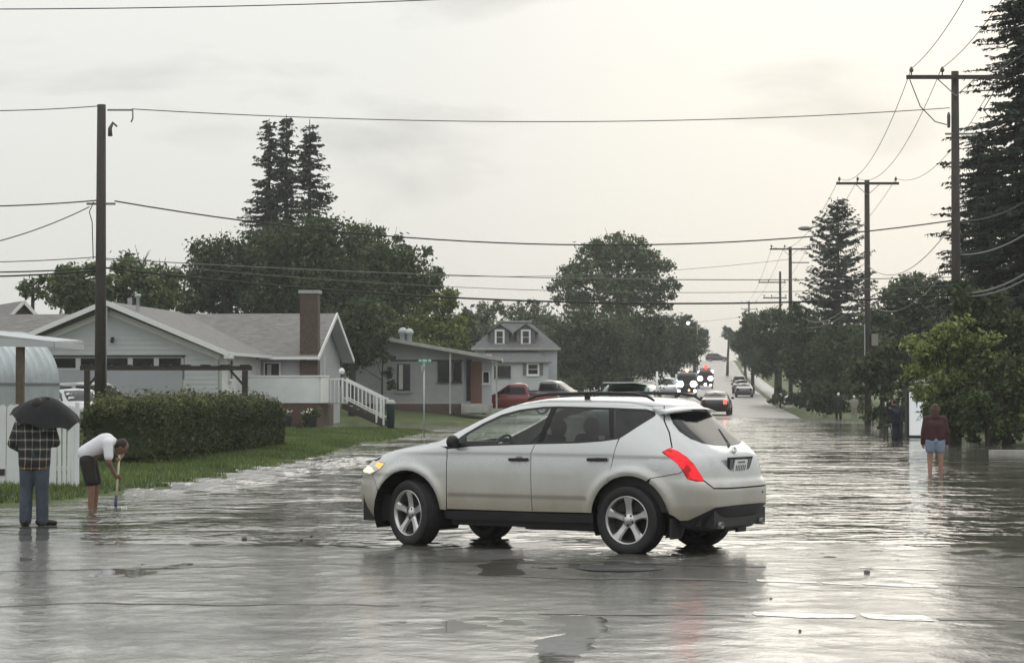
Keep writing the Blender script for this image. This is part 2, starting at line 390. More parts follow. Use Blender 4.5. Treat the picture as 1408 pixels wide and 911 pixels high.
def ground_z(X, Y):
    X, Y = np.asarray(X, float), np.asarray(Y, float)
    a, b, r = lawn_dist(X, Y)
    D = np.maximum(np.maximum(a, b), r)
    z = -.5 + .53 * sst(-.45, 0, D) + .09 * sst(0, .8, D) + .05 * sst(.5, 3, D)
    z = z + np.where(a >= D - 1e-9, .30 * sst(1, 14, a), 0) + np.where((b >= D - 1e-9), .62 * sst(0, 7, b), 0) + np.where(r >= D - 1e-9, .2 * sst(2, 12, r), 0)
    return g(Y) + z + np.where(D > .1, .03 * noise2(X, Y, 9, 3, .5), 0)
def gz1(x, y): return float(ground_z(np.array([x]), np.array([y]))[0])
def grid_mesh(name, xs, ys, zf, m, skew=0.0, smooth=True, kind='structure'):
    XX, YY = np.meshgrid(xs, ys); XX = XX + skew * YY
    ZZ = zf(XX, YY); nx, ny = len(xs), len(ys)
    V = np.stack([XX, YY, ZZ], -1).reshape(-1, 3)
    i = (np.arange(ny - 1)[:, None] * nx + np.arange(nx - 1)[None]).reshape(-1)
    F = np.stack([i, i + 1, i + nx + 1, i + nx], -1)
    o = link(name, fastmesh(name, V, F, smooth), None, m)
    o['kind'] = kind
    return o
# grass and earth: one sheet out to the horizon
mat('lawn', (.075, .098, .034), .85, var=.35, vscale=.9, bump=.7, bscale=22)
xs = np.concatenate([[-2500, -900, -400, -200, -120], np.arange(-90, -22, 2.), np.arange(-22, -13, .6), np.arange(-13, -9, .16), np.arange(-9, 3, 2.), np.arange(3, 11, .2), np.arange(11, 24, .8), np.arange(24, 70, 3.), [90, 150, 300, 700, 2500]])
ys = np.concatenate([[-300, -100, -30, 0, 15, 25], np.arange(30, 36, .2), np.arange(36, 80, .6), np.arange(80, 97, 1.), np.arange(97, 103, .3), np.arange(103, 120, 1.), np.arange(120, 125, .3), np.arange(125, 190, 2.), np.arange(190, 400, 8.), np.arange(400, 900, 25.), [1000, 1400, 2200, 4000, 7000]])
grid_mesh('ground', xs, ys, ground_z, 'lawn', SLOPE)
# ---- wet pavement
m = bpy.data.materials.new('wet_pavement'); m.use_nodes = True; nt = m.node_tree; b = nt.nodes['Principled BSDF']
def nd(t, **kw):
    n = nt.nodes.new(t)
    for k, v in kw.items(): setattr(n, k, v)
    return n
def lk(a, b_): nt.links.new(a, b_)
t = nd('ShaderNodeTexCoord'); pos = t.outputs['Object']
def ntex(scale, det=5, ro=.6, vec=None, sc=None, dist=0.0):
    n = nd('ShaderNodeTexNoise'); n.inputs['Scale'].default_value = scale; n.inputs['Detail'].default_value = det; n.inputs['Roughness'].default_value = ro
    n.inputs['Distortion'].default_value = dist
    src = vec or pos
    if sc:
        mp_ = nd('ShaderNodeMapping'); mp_.inputs['Scale'].default_value = sc; lk(src, mp_.inputs[0]); src = mp_.outputs[0]
    lk(src, n.inputs['Vector']); return n.outputs[0]
def rng(v, a, b_, c, d, smooth=False):
    n = nd('ShaderNodeMapRange'); n.inputs[1].default_value = a; n.inputs[2].default_value = b_; n.inputs[3].default_value = c; n.inputs[4].default_value = d
    if smooth: n.interpolation_type = 'SMOOTHSTEP'
    lk(v, n.inputs[0]); return n.outputs[0]
def mth(op, a, b_=None):
    n = nd('ShaderNodeMath', operation=op)
    for i, v in enumerate((a, b_)):
        if v is None: continue
        if isinstance(v, (int, float)): n.inputs[i].default_value = v
        else: lk(v, n.inputs[i])
    return n.outputs[0]
big = ntex(.55, 5, .62, sc=(1, .75, 1), dist=.6); fine = ntex(38, 3, .7); mid = ntex(5, 5, .65, sc=(1.0, .7, 1))
cr = nd('ShaderNodeValToRGB'); e = cr.color_ramp.elements
e[0].position = .40; e[0].color = (.055, .053, .050, 1); e[1].position = .62; e[1].color = (.36, .35, .325, 1)
mixn = mth('ADD', mth('MULTIPLY', big, .62), mth('MULTIPLY', mid, .38)); lk(mixn, cr.inputs[0])
agg = rng(fine, .3, .75, .72, 1.25); mxc = nd('ShaderNodeMix', data_type='RGBA', blend_type='MULTIPLY'); mxc.inputs[0].default_value = 1
lk(cr.outputs[0], mxc.inputs[6]); lk(agg, mxc.inputs[7]); lk(mxc.outputs[2], b.inputs['Base Color'])
lk(rng(mth('ADD', mth('MULTIPLY', big, .5), mth('MULTIPLY', mid, .5)), .42, .58, .22, .07), b.inputs['Roughness'])
b.inputs['IOR'].default_value = 1.42
bm1 = nd('ShaderNodeBump'); bm1.inputs['Strength'].default_value = .10; bm1.inputs['Distance'].default_value = .004; lk(fine, bm1.inputs['Height'])
bm2 = nd('ShaderNodeBump'); bm2.inputs['Strength'].default_value = .35; bm2.inputs['Distance'].default_value = .022; lk(mid, bm2.inputs['Height']); lk(bm1.outputs[0], bm2.inputs['Normal'])
lk(bm2.outputs[0], b.inputs['Normal']); M['wet_pavement'] = m
JOINTS = ((18.2, .17), (21.3, .15), (24.3, .14), (15.2, .15))
def road_z(X, Y):
    near = g(Y)
    edge = 27.2 - .14 * X + 1.6 * noise2(X, Y, 11, 3, .22)          # beyond this line the street is under water
    rel = .0058 + .010 * noise2(X, Y * .8, 3, 5, .5) + .006 * noise2(X, Y, 4, 4, 1.6) + .0045 * noise2(X, Y * .7, 8, 2, 4.5)
    for k, (y0, w) in enumerate(()):
        yc = y0 + .035 * X + .12 * noise2(X, X * 0, 20 + k, 3, .6)
        wid = w * (.75 + .45 * noise2(X, X * 0 + 3, 30 + k, 3, .8))
        rel = rel - .028 * np.exp(-((Y - yc) / np.maximum(wid, .03)) ** 2) * sst(-1.3, .3, X + .5 * noise2(X, Y, 41, 2, .5))
    for k, (x0, y0, x1, y1, w) in enumerate(((.25, 14, .50, 18.2, .13), (-.15, 22.2, -.05, 24.4, .12))):
        tt = (Y - y0) / (y1 - y0); xc = x0 + (x1 - x0) * tt + .16 * noise2(Y, Y * 0, 50 + k, 4, 1.1)
        inside = sst(-.05, .05, tt) * sst(1.05, .95, tt)
        rel = rel - .030 * np.exp(-((X - xc) / (w * (1 + .6 * noise2(Y, Y * 0, 60 + k, 2, 2)))) ** 2) * inside
    deep = sst(-1.5, 3.5, Y - edge)
    z = rel * (1 - deep) + (-.075 + .02 * noise2(X, Y, 13, 3, .2)) * deep
    far = sst(112, 140, Y)
    L = X - SLOPE * Y
    crown = .05 - .0011 * (L + 3.7) ** 2
    return near + z * (1 - far) + far * (crown + .012 * noise2(X, Y, 14, 3, .5))
xs = np.concatenate([np.arange(-48, -14, 1.5), np.arange(-14, -6, .4), np.arange(-6, 6.5, .055), np.arange(6.5, 14, .4), np.arange(14, 62, 2.)])
ys = np.concatenate([np.arange(-30, 12, 3.), np.arange(12, 14.4, .3), np.arange(14.4, 26.5, .05), np.arange(26.5, 36, .2), np.arange(36, 136.1, 1.)])
grid_mesh('wet_road', xs, ys, road_z, 'wet_pavement')
mat('wet_asphalt_far', (.095, .092, .09), .42, var=.4, vscale=.5, bump=.25, bscale=3, ior=1.42, stretch=(1, .4, 1))
grid_mesh('far_street', np.arange(-12.6, 5.3, .7), np.concatenate([np.arange(136, 260, 3.), np.arange(260, 780, 12.)]), lambda X, Y: road_z(X, Y) + .001, 'wet_asphalt_far', SLOPE)
grid_mesh('sidewalk', np.array([5.3, 5.32, 7.2, 7.22]), np.concatenate([[176, 176.02], np.arange(177, 500, 5.)]), lambda X, Y: g(Y) + np.where((np.abs(X - SLOPE * Y - 6.26) < .95) & (Y > 176.01), .19, -.2), 'concrete', SLOPE)
grid_mesh('sidewalk', np.array([-14.9, -14.88, -13.5, -13.48]), np.concatenate([[165, 165.02], np.arange(166, 500, 5.)]), lambda X, Y: g(Y) + np.where((np.abs(X - SLOPE * Y + 14.19) < .7) & (Y > 165.01), .45, -.2), 'concrete', SLOPE)
mat('road_dark', (.020, .020, .020), .45)  # tar lines at left; towards the right, dark reflections put into the colour
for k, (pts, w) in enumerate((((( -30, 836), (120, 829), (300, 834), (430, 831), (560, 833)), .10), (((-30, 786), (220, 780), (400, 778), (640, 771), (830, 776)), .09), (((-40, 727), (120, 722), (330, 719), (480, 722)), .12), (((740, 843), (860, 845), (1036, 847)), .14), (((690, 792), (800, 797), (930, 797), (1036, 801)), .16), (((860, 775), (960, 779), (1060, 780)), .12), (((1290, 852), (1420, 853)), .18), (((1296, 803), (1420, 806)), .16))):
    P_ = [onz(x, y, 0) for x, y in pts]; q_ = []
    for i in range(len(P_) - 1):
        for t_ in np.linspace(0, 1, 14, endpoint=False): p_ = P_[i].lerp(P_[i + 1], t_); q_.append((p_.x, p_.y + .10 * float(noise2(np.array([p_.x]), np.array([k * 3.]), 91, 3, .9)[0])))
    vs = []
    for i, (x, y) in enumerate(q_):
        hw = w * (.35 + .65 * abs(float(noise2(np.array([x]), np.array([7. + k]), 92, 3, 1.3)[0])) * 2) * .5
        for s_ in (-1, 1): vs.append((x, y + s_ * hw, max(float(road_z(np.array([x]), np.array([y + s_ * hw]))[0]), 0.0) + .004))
    o = link('dark_seam', fastmesh('dark_seam', np.array(vs), np.array([(2 * i, 2 * i + 2, 2 * i + 3, 2 * i + 1) for i in range(len(q_) - 1)])), None, 'road_dark'); o['kind'] = 'structure'
# worn white bars of the crossing
m = mat('road_paint', (.62, .62, .59), .25, var=.3, vscale=7, bump=.5, bscale=30, ior=1.42)
_r = [n_ for n_ in m.node_tree.nodes if n_.type == 'VALTORGB'][0].color_ramp; _r.elements[0].position = .36; _r.elements[0].color = (.22, .215, .20, 1); _r.elements[1].position = .46; _r.elements[1].color = (.80, .80, .77, 1)
for k, ((xa, ya), (xb, yb), w) in enumerate((((1035, 846), (1176, 848), .34), ((1186, 848), (1281, 851), .40), ((1041, 800), (1122, 802), .24), ((1186, 803), (1290, 807), .30), ((1180, 780), (1290, 783), .14), ((1130, 803), (1172, 804), .12))):
    A_, B_ = onz(xa, ya, 0), onz(xb, yb, 0); vs = []; n = 60
    for i in range(n + 1):
        p_ = A_.lerp(B_, i / n)
        for s_ in (-1, 1):
            e_ = float(noise2(np.array([p_.x * 1.0]), np.array([k * 5. + s_]), 95, 4, 4.)[0]); y_ = p_.y + s_ * w * .5 * (1 + .45 * e_) * min(1, (min(i, n - i) + 1) / 3); x_ = p_.x
            vs.append((x_, y_, max(float(road_z(np.array([x_]), np.array([y_]))[0]), .0) + .004))
    o = link('crossing_bar', fastmesh('crossing_bar', np.array(vs), np.array([(2 * i, 2 * i + 2, 2 * i + 3, 2 * i + 1) for i in range(n)])), None, 'road_paint'); o['kind'] = 'structure'
# ---- flood water
m = bpy.data.materials.new('flood_water'); m.use_nodes = True; nt = m.node_tree; b = nt.nodes['Principled BSDF']
t = nd('ShaderNodeTexCoord'); pos = t.outputs['Object']
b.inputs['Roughness'].default_value = .04; b.inputs['IOR'].default_value = 1.333
mud = ntex(.22, 4, .6); cr = nd('ShaderNodeValToRGB'); e = cr.color_ramp.elements
e[0].position = .35; e[0].color = (.085, .079, .067, 1); e[1].position = .65; e[1].color = (.165, .156, .138, 1)
lk(mud, cr.inputs[0]); lk(cr.outputs[0], b.inputs['Base Color'])
sp = nd('ShaderNodeSeparateXYZ'); lk(pos, sp.inputs[0])
# waves die out where the water is only a film on the pavement
amp = rng(mth('ADD', sp.outputs[1], mth('MULTIPLY', sp.outputs[0], .14)), 25.0, 33.0, .03, 1.0, True)
gust = rng(ntex(.30, 4, .62, sc=(.55, .8, 1)), .40, .60, .30, 1.35)
w1 = ntex(1.0, 3, .5, sc=(1.5, .8, 1), dist=.5); w2 = ntex(3.4, 2, .5, sc=(1.3, .8, 1), dist=.3); w3 = ntex(14, 2, .6)
h = mth('ADD', mth('ADD', mth('MULTIPLY', w1, 1.0), mth('MULTIPLY', w2, .24)), mth('MULTIPLY', w3, .05))
lee = rng(mth('SUBTRACT', sp.outputs[0], mth('MULTIPLY', sp.outputs[1], .085)), 2.5, 8.0, 1.0, .30, True)   # calmer water in the lee of the right hand trees
h = mth('MULTIPLY', mth('MULTIPLY', mth('MULTIPLY', h, amp), gust), lee)
bmp = nd('ShaderNodeBump'); bmp.inputs['Strength'].default_value = 1.0; bmp.inputs['Distance'].default_value = .125
lk(h, bmp.inputs['Height']); lk(bmp.outputs[0], b.inputs['Normal']); M['flood_water'] = m
TYRES = [(.5153 - x * math.cos(R(31.93)) - y * math.sin(R(31.93)), 26.607 + x * math.sin(R(31.93)) - y * math.cos(R(31.93))) for x in (1.41, -1.41) for y in (.8, -.8)]
xs = np.concatenate([np.arange(-48, -14, 1.5), np.arange(-14, -3.6, .3), np.arange(-3.6, 4.4, .07), np.arange(4.4, 16, .3), np.arange(16, 62, 2.)]); ys = np.concatenate([np.arange(10, 24, 1.), np.arange(24, 31, .07), np.arange(31, 70, .12), np.arange(70, 131, .5)])
def water_z(X, Y):
    a = sst(25, 35, Y + .14 * X)
    wv = .010 * noise2(X, Y, 71, 3, .55) + .006 * noise2(X * .8, Y, 72, 2, 1.6)
    # small wave train running along the left kerb
    L = X - SLOPE * Y
    train = .085 * np.sin((Y + .8 * L) * math.tau / 2.3 + 1.5 * noise2(X, Y, 74, 2, .4)) * sst(-8.0, -9.3, L) * sst(38, 42, Y) * sst(66, 56, Y)
    rings = 0
    for (wx, wy) in TYRES:
        r = np.hypot(X - wx, Y - wy); rings = rings + .010 * np.sin(r * math.tau / .34 + noise2(X, Y, 75, 2, 2) * 1.5) * np.exp(-np.maximum(r - .2, 0) / .55) * (1 + .6 * noise2(X, Y, 76, 2, 1.2))
    return a * wv + train + rings
grid_mesh('flood_water', xs, ys, water_z, 'flood_water')
# ---- grass blades on the lawns nearest the street: too many to count
rg = np.random.default_rng(3)
N = 260000
gx = rg.uniform(-21, -6.5, N) + SLOPE * 0; gy = 34 + 66 * rg.random(N) ** 1.25
gx = gx + SLOPE * gy
a, b_, r_ = lawn_dist(gx, gy); k = (a > .02) & (a < 9) & (rg.random(N) < np.clip(1.25 - a / 9, .25, 1)); gx, gy = gx[k], gy[k]
gzv = ground_z(gx, gy); n = len(gx)
hh = rg.uniform(.05, .13, n); an = rg.uniform(0, math.tau, n); wd = rg.uniform(.008, .016, n); ln = rg.normal(0, .03, (n, 2))
base = np.stack([gx, gy, gzv - .01], -1); dx = np.stack([np.cos(an) * wd, np.sin(an) * wd, 0 * an], -1)
V = np.stack([base - dx, base + dx, base + np.concatenate([ln, hh[:, None]], 1)], 1).reshape(-1, 3)
o = link('grass', fastmesh('grass', V, np.arange(3 * n).reshape(-1, 3)), None, 'grass_blade')
tag(o, 'short wet grass on the lawn between the flood water and the hedge', 'grass', kind='stuff')
# ------------------------------------------------------------------ car bodies as stacked plan outlines
class Surf:
    def __init__(s, ZS, WS, XF, XR, XM, NF, NR):
        s.ZS = np.array(ZS, float); f = lambda v: np.array(v, float) if hasattr(v, '__len__') else np.full(len(ZS), float(v))
        s.WS, s.XF, s.XR, s.NF, s.NR, s.XM = f(WS), f(XF), f(XR), f(NF), f(NR), XM; s.cache = {}
    def pch(s, z, V):
        ZS = s.ZS; h = np.diff(ZS); d = np.diff(V) / h; m_ = np.zeros_like(V)
        p = d[:-1] * d[1:]; q = d[:-1] + d[1:]
        m_[1:-1] = np.where(p > 0, 2 * p / np.where(np.abs(q) < 1e-9, 1, q), 0); m_[0] = d[0]; m_[-1] = d[-1]
        z = np.clip(z, ZS[0], ZS[-1]); i = np.clip(np.searchsorted(ZS, z) - 1, 0, len(h) - 1)
        t = (z - ZS[i]) / h[i]; H = h[i]
        return (2 * t**3 - 3 * t**2 + 1) * V[i] + (t**3 - 2 * t**2 + t) * H * m_[i] + (-2 * t**3 + 3 * t**2) * V[i + 1] + (t**3 - t**2) * H * m_[i + 1]
    def par(s, z): return [float(s.pch(np.array(z), v)) for v in (s.WS, s.XF, s.XR, s.NF, s.NR)]
    def plan(s, z):
        k = round(z, 3)
        if k not in s.cache:
            w, xf, xr, nf, nr = s.par(k)
            ph = np.linspace(0, math.pi, 321); c, sn = np.cos(ph), np.sin(ph)
            n = np.where(c > 0, nf, nr); a = np.where(c > 0, xf - s.XM, s.XM - xr)
            x = s.XM + np.sign(c) * a * np.abs(c) ** (2 / n); y = w * np.abs(sn) ** (2 / n); y[0] = y[-1] = 0
            l = np.concatenate([[0], np.cumsum(np.hypot(np.diff(x), np.diff(y)))]); l -= l[160]
            s.cache[k] = (x, y, l)
        return s.cache[k]
    def xy(s, sv, z):
        x, y, l = s.plan(z); sg = 1
        if sv > l[-1]: sv = 2 * l[-1] - sv; sg = -1
        elif sv < l[0]: sv = 2 * l[0] - sv; sg = -1
        return float(np.interp(sv, l, x)), sg * float(np.interp(sv, l, y))
    def to_s(s, p):
        """(x,z) on the side, ('f'|'r',y,z) on the front or rear, (x,y,z) nearest"""
        if len(p) == 2: z = p[1]; x, y, l = s.plan(z); return float(np.interp(-p[0], -x, l)), z
        z = p[2]; x, y, l = s.plan(z)
        if p[0] == 'f': return float(np.interp(p[1], y[:161], l[:161])), z
        if p[0] == 'r': return float(np.interp(-p[1], -y[160:], l[160:])), z
        i = int(np.argmin((x - p[0]) ** 2 + (y - p[1]) ** 2)); return float(l[i]), z
    def topz(s, x, y):
        lo = np.full(np.shape(x), s.ZS[0]); hi = np.full(np.shape(x), s.ZS[-1])
        def F(z):
            w = s.pch(z, s.WS); fr = np.asarray(x) > s.XM
            f = np.where(fr, (x - s.XM) / (s.pch(z, s.XF) - s.XM), (s.XM - x) / (s.XM - s.pch(z, s.XR)))
            return np.abs(f) ** np.where(fr, s.pch(z, s.NF), s.pch(z, s.NR)) + np.abs(y / w) ** np.where(fr, s.pch(z, s.NF), s.pch(z, s.NR)) - 1
        zz = np.linspace(s.ZS[-1], s.ZS[0], 160); res = np.full(np.shape(x), s.ZS[0]); done = np.zeros(np.shape(x), bool)
        for z in zz:
            ins = (F(np.full(np.shape(x), z)) < 0) & ~done
            res = np.where(ins, z, res); done |= ins
        lo, hi = res, res + (zz[0] - zz[1])
        for _ in range(14):
            mi = (lo + hi) / 2; ins = F(mi) < 0; lo = np.where(ins, mi, lo); hi = np.where(ins, hi, mi)
        return lo
    def shell(s, name, m, parent, nz=26, z0=None, z1=None, nphi=56):
        zs = np.linspace(z0 or s.ZS[0], z1 or s.ZS[-1], nz); V = []
        for z in zs:
            x, y, l = s.plan(float(z)); q = np.linspace(l[0], l[-1], nphi)
            px, py = np.interp(q, l, x), np.interp(q, l, y)
            V.append(np.stack([np.concatenate([px, px[-2:0:-1]]), np.concatenate([py, -py[-2:0:-1]]), np.full(2 * nphi - 2, z)], -1))
        n = 2 * nphi - 2; V = np.concatenate(V); F = []
        for i in range(nz - 1):
            k = np.arange(n); F.append(np.stack([i * n + k, (i + 1) * n + k, (i + 1) * n + (k + 1) % n, i * n + (k + 1) % n], -1))
        F = np.concatenate(F); b = len(V) - n
        me = bpy.data.meshes.new(name)
        me.from_pydata(V.tolist(), [], F.tolist() + [list(range(b + n - 1, b - 1, -1))]); me.polygons.foreach_set('use_smooth', [True] * len(me.polygons)); me.update()
        bm = bmesh.new(); bm.from_mesh(me); bmesh.ops.recalc_face_normals(bm, faces=bm.faces); bm.to_mesh(me); bm.free()
        return link(name, me, parent, m)
def inpoly(P, poly):
    x, y = P[:, 0], P[:, 1]; c = np.zeros(len(P), bool); n = len(poly)
    for i in range(n):
        x0, y0 = poly[i]; x1, y1 = poly[(i + 1) % n]
        if y0 == y1: continue
        c ^= ((y0 > y) != (y1 > y)) & (x < (x1 - x0) * (y - y0) / (y1 - y0) + x0)
    return c
def densify(p, h):
    o = []
    for i in range(len(p)):
        a, b = np.array(p[i]), np.array(p[(i + 1) % len(p)]); n = max(1, int(np.ceil(np.linalg.norm(b - a) / h)))
        o += [tuple(a + (b - a) * k / n) for k in range(n)]
    return o
def inset(p, gap):
    P = np.array(p); A = np.sum(P[:, 0] * np.roll(P[:, 1], -1) - np.roll(P[:, 0], -1) * P[:, 1]); sg = 1 if A > 0 else -1
    d = np.roll(P, -1, 0) - P; d /= np.linalg.norm(d, axis=1)[:, None] + 1e-9; nn = np.stack([-d[:, 1], d[:, 0]], -1) * sg
    m_ = nn + np.roll(nn, 1, 0); l = np.linalg.norm(m_, axis=1)[:, None]; m_ = m_ / np.maximum(l, .5) 
    return P + m_ * gap
def tri_fill(poly, h):
    poly = [tuple(p) for p in poly]; P = np.array(poly); lo, hi = P.min(0), P.max(0)
    hx, hy = (h if hasattr(h, '__len__') else (h, h))
    gx, gy = np.meshgrid(np.arange(lo[0] + hx / 2, hi[0], hx), np.arange(lo[1] + hy / 2, hi[1], hy)); G = np.stack([gx.ravel(), gy.ravel()], -1)
    sm = np.array(inset(poly, .35 * min(hx, hy)))
    G = G[inpoly(G, sm)]
    allp = [Vector(p) for p in poly] + [Vector(p) for p in G]
    v, e_, f, ov, oe, of = delaunay_2d_cdt(allp, [], [list(range(len(poly)))], 1, 1e-6)
    return np.array([tuple(p) for p in v]), [tuple(q) for q in f], len(poly)
def surf_mesh(name, P2, F, pf, off, thick, rim, skip=None, flip=False):
    """map 2-D points through pf(u,v)->(x,y,z), with normals, a rim and analytic shading"""
    e_ = 2e-3
    V = np.array([pf(u, v) for u, v in P2]); du = np.array([pf(u + e_, v) for u, v in P2]) - np.array([pf(u - e_, v) for u, v in P2])
    dv = np.array([pf(u, v + e_) for u, v in P2]) - np.array([pf(u, v - e_) for u, v in P2])
    N = np.cross(du, dv); N /= np.linalg.norm(N, axis=1)[:, None] + 1e-12
    c = V.mean(0) - np.array([-.3, 0, .7])
    if np.sum(N.mean(0) * c) < 0: N = -N
    V = V + N * off; nv = len(V); F = [list(f) for f in F]
    for f in F:
        n_ = np.cross(V[f[1]] - V[f[0]], V[f[2]] - V[f[0]])
        if np.dot(n_, N[f[0]]) < 0: f.reverse()
    VV, NN, FF = [V], [N], list(F)
    if thick and rim:
        n = rim; k = [i for i in range(n) if not (skip is not None and skip[i] and skip[(i + 1) % n])]
        A = V[:n]; B = A - N[:n] * thick; b0 = nv
        cen = A.mean(0); a2 = np.roll(A, -1, 0); En = np.cross(a2 - A, N[:n]); 
        sg = np.sum(np.einsum('ij,ij->i', En, A - cen)); En = En * (1 if sg > 0 else -1)
        En /= np.linalg.norm(En, axis=1)[:, None] + 1e-9
        for i in k:
            j = (i + 1) % n; VV.append(np.array([A[i], A[j], B[j], B[i]])); NN.append(np.array([En[i]] * 4))
            f = [b0, b0 + 1, b0 + 2, b0 + 3]
            n_ = np.cross(A[j] - A[i], B[j] - A[i])
            if np.dot(n_, En[i]) < 0: f.reverse()
            FF.append(f); b0 += 4
    V, N = np.concatenate(VV), np.concatenate(NN)
    if flip: V = V * [1, -1, 1]; N = N * [1, -1, 1]; FF = [list(reversed(f)) for f in FF]
    return V, N, FF
def nmesh(name, V, N, F):
    me = bpy.data.meshes.new(name); me.from_pydata(V.tolist(), [], F); me.polygons.foreach_set('use_smooth', [True] * len(F)); me.update()
    me.normals_split_custom_set_from_vertices(N.tolist()); return me
def panel(S, name, pts, m, parent, side=1, off=0.0, thick=.014, gap=.004, h=.055, bump=None):
    """side 1 left, -1 right, 0 both halves in one piece"""
    sz = [S.to_s(p) for p in pts]
    hm = h if not hasattr(h, '__len__') else max(h)
    poly = []
    for i in range(len(sz)):
        (u0, v0), (u1, v1) = sz[i], sz[(i + 1) % len(sz)]
        n_ = max(1, int(math.ceil(math.hypot(u1 - u0, v1 - v0) / hm)))
        mid_ = [abs(abs(u_) - abs(S.plan(v_)[2][-1 if u_ > 0 else 0])) < 2e-3 for u_, v_ in (sz[i], sz[(i + 1) % len(sz)])]
        for k_ in range(n_):
            u_, v_ = u0 + (u1 - u0) * k_ / n_, v0 + (v1 - v0) * k_ / n_
            if all(mid_): u_ = S.plan(v_)[2][-1 if u0 > 0 else 0]
            poly.append((float(u_), v_))
    cen = [(u > S.plan(v)[2][-1] - 2e-3) or (u < S.plan(v)[2][0] + 2e-3) for u, v in poly]
    ins = inset(poly, gap)
    for i, c in enumerate(cen):
        if c: l = S.plan(ins[i][1])[2]; ins[i][0] = l[-1] if poly[i][0] > 0 else l[0]
    P2, F, rim = tri_fill(ins, h)
    rim = rim if len(P2) >= rim else None
    def pf(u, v):
        x, y = S.xy(u, v)
        if bump is not None:
            y += math.copysign(bump(x, v), y)
        return x, y, v
    V, N, FF = surf_mesh(name, P2, F, pf, off, thick, rim, cen)
    if side == 0:
        n = len(V); V = np.concatenate([V, V * [1, -1, 1]]); N = np.concatenate([N, N * [1, -1, 1]]); FF = FF + [[i + n for i in reversed(f)] for f in FF]
    elif side == -1: V = V * [1, -1, 1]; N = N * [1, -1, 1]; FF = [list(reversed(f)) for f in FF]
    return link(name, nmesh(name, V, N, FF), parent, m)
def panel_top(S, name, pts, m, parent, off=0.0, thick=.014, gap=.004, h=.07):
    full = pts + [(x, -y) for x, y in reversed(pts) if abs(y) > 1e-6]
    P2, F, rim = tri_fill(inset(densify(full, h), gap), h)
    tz = lambda x, y: S.topz(x, y)
    X, Y = P2[:, 0], P2[:, 1]; e_ = .004
    Z = tz(X, Y); zx = (tz(X + e_, Y) - tz(X - e_, Y)) / (2 * e_); zy = (tz(X, Y + e_) - tz(X, Y - e_)) / (2 * e_)
    zx, zy = np.clip(zx, -1.5, 1.5), np.clip(zy, -1.5, 1.5)
    N = np.stack([-zx, -zy, np.ones_like(zx)], -1); N /= np.linalg.norm(N, axis=1)[:, None]
    V = np.stack([X, Y, Z], -1) + N * off; F = [list(f) for f in F]
    for f in F:
        if np.cross(V[f[1]] - V[f[0]], V[f[2]] - V[f[0]])[2] < 0: f.reverse()
    A = V[:rim]; B = A - N[:rim] * thick; VV, NN = [V], [N]; b0 = len(V)
    for i in range(rim):
        j = (i + 1) % rim; d = np.cross(A[j] - A[i], N[i]); d /= np.linalg.norm(d) + 1e-9
        if np.dot(d, A[i] - A.mean(0)) < 0: d = -d
        VV.append(np.array([A[i], A[j], B[j], B[i]])); NN.append(np.array([d] * 4)); F.append([b0, b0 + 1, b0 + 2, b0 + 3]); b0 += 4
    return link(name, nmesh(name, np.concatenate(VV), np.concatenate(NN), F), parent, m)
def arc(cx, cz, r, a0, a1, n=14): return [(cx + r * math.cos(R(a0 + (a1 - a0) * i / n)), cz + r * math.sin(R(a0 + (a1 - a0) * i / n))) for i in range(n + 1)]
# ------------------------------------------------------------------ the white crossover in the middle of the junction
S = Surf([.20,.32,.45,.55,.70,.78,.84,.92,1.00,1.08,1.14,1.20,1.28,1.40,1.50,1.56,1.60,1.64,1.675,1.70,1.71],
         [.86,.905,.925,.935,.94,.94,.94,.937,.93,.918,.905,.888,.862,.815,.768,.738,.715,.68,.61,.46,.02],
         [2.15,2.28,2.36,2.385,2.375,2.35,2.31,2.22,2.10,1.87,1.58,1.22,1.03,.77,.54,.39,.27,.10,-.12,-.38,-.75],
         [-2.2,-2.28,-2.36,-2.395,-2.395,-2.375,-2.335,-2.32,-2.30,-2.27,-2.215,-2.14,-2.04,-1.885,-1.765,-1.71,-1.68,-1.62,-1.5,-1.25,-.85],
         -.4, [5.]*6+[5.5]*3+[6.]*12, [4.8]*9+[4.7,4.6,4.6,4.5,4.5,4.4,4.2,4,4,4,4,4])
FA, RA = (1.45, .40), (-1.45, .40)
def flare(x, z):
    v = 0
    for cx, cz in (FA, RA):
        r = math.hypot(x - cx, z - cz)
        v += .030 * math.exp(-((r - .50) / .055) ** 2) * (1 if z > .3 else 0)
    v += .006 * math.exp(-((z - .615) / .012) ** 2) * (1 if -.93 < x < .88 else 0)       # moulding along the doors
    t_c = min(1, max(0, (z - 1.035) / .06)); v += .013 * (1 - t_c * t_c * (3 - 2 * t_c)) - .013
    return v
suv = thing('crossover_car', 'white crossover with grime and ground reflection coloured in along its sills turning through the flooded junction, red tail light on', 'car', (0.5153, 26.607, -.012), 0)
SUV_A = R(31.93)
suv.rotation_euler = (0, 0, math.pi - SUV_A)
P_ = 'suv_paint'
def seam_z(x, y): return float(S.topz(np.array([x]), np.array([y]))[0])
hood_pts = [(2.23, 0), (2.20, .40), (2.17, .62), (2.0, .735), (1.7, .745), (1.4, .755), (1.12, .775), (1.10, .70), (1.24, .4), (1.30, 0)]
panel_top(S, 'hood', hood_pts, P_, suv, h=.06)
seam = [(x, y, seam_z(x, y) - .003) for x, y in ((1.13, .782), (1.4, .762), (1.7, .742), (1.9, .715))]
roofp = S.plan(1.612); ri = [i for i in range(0, 321, 5)]
roof_poly = [(float(roofp[0][i]), float(roofp[1][i])) for i in range(0, 321, 4)]
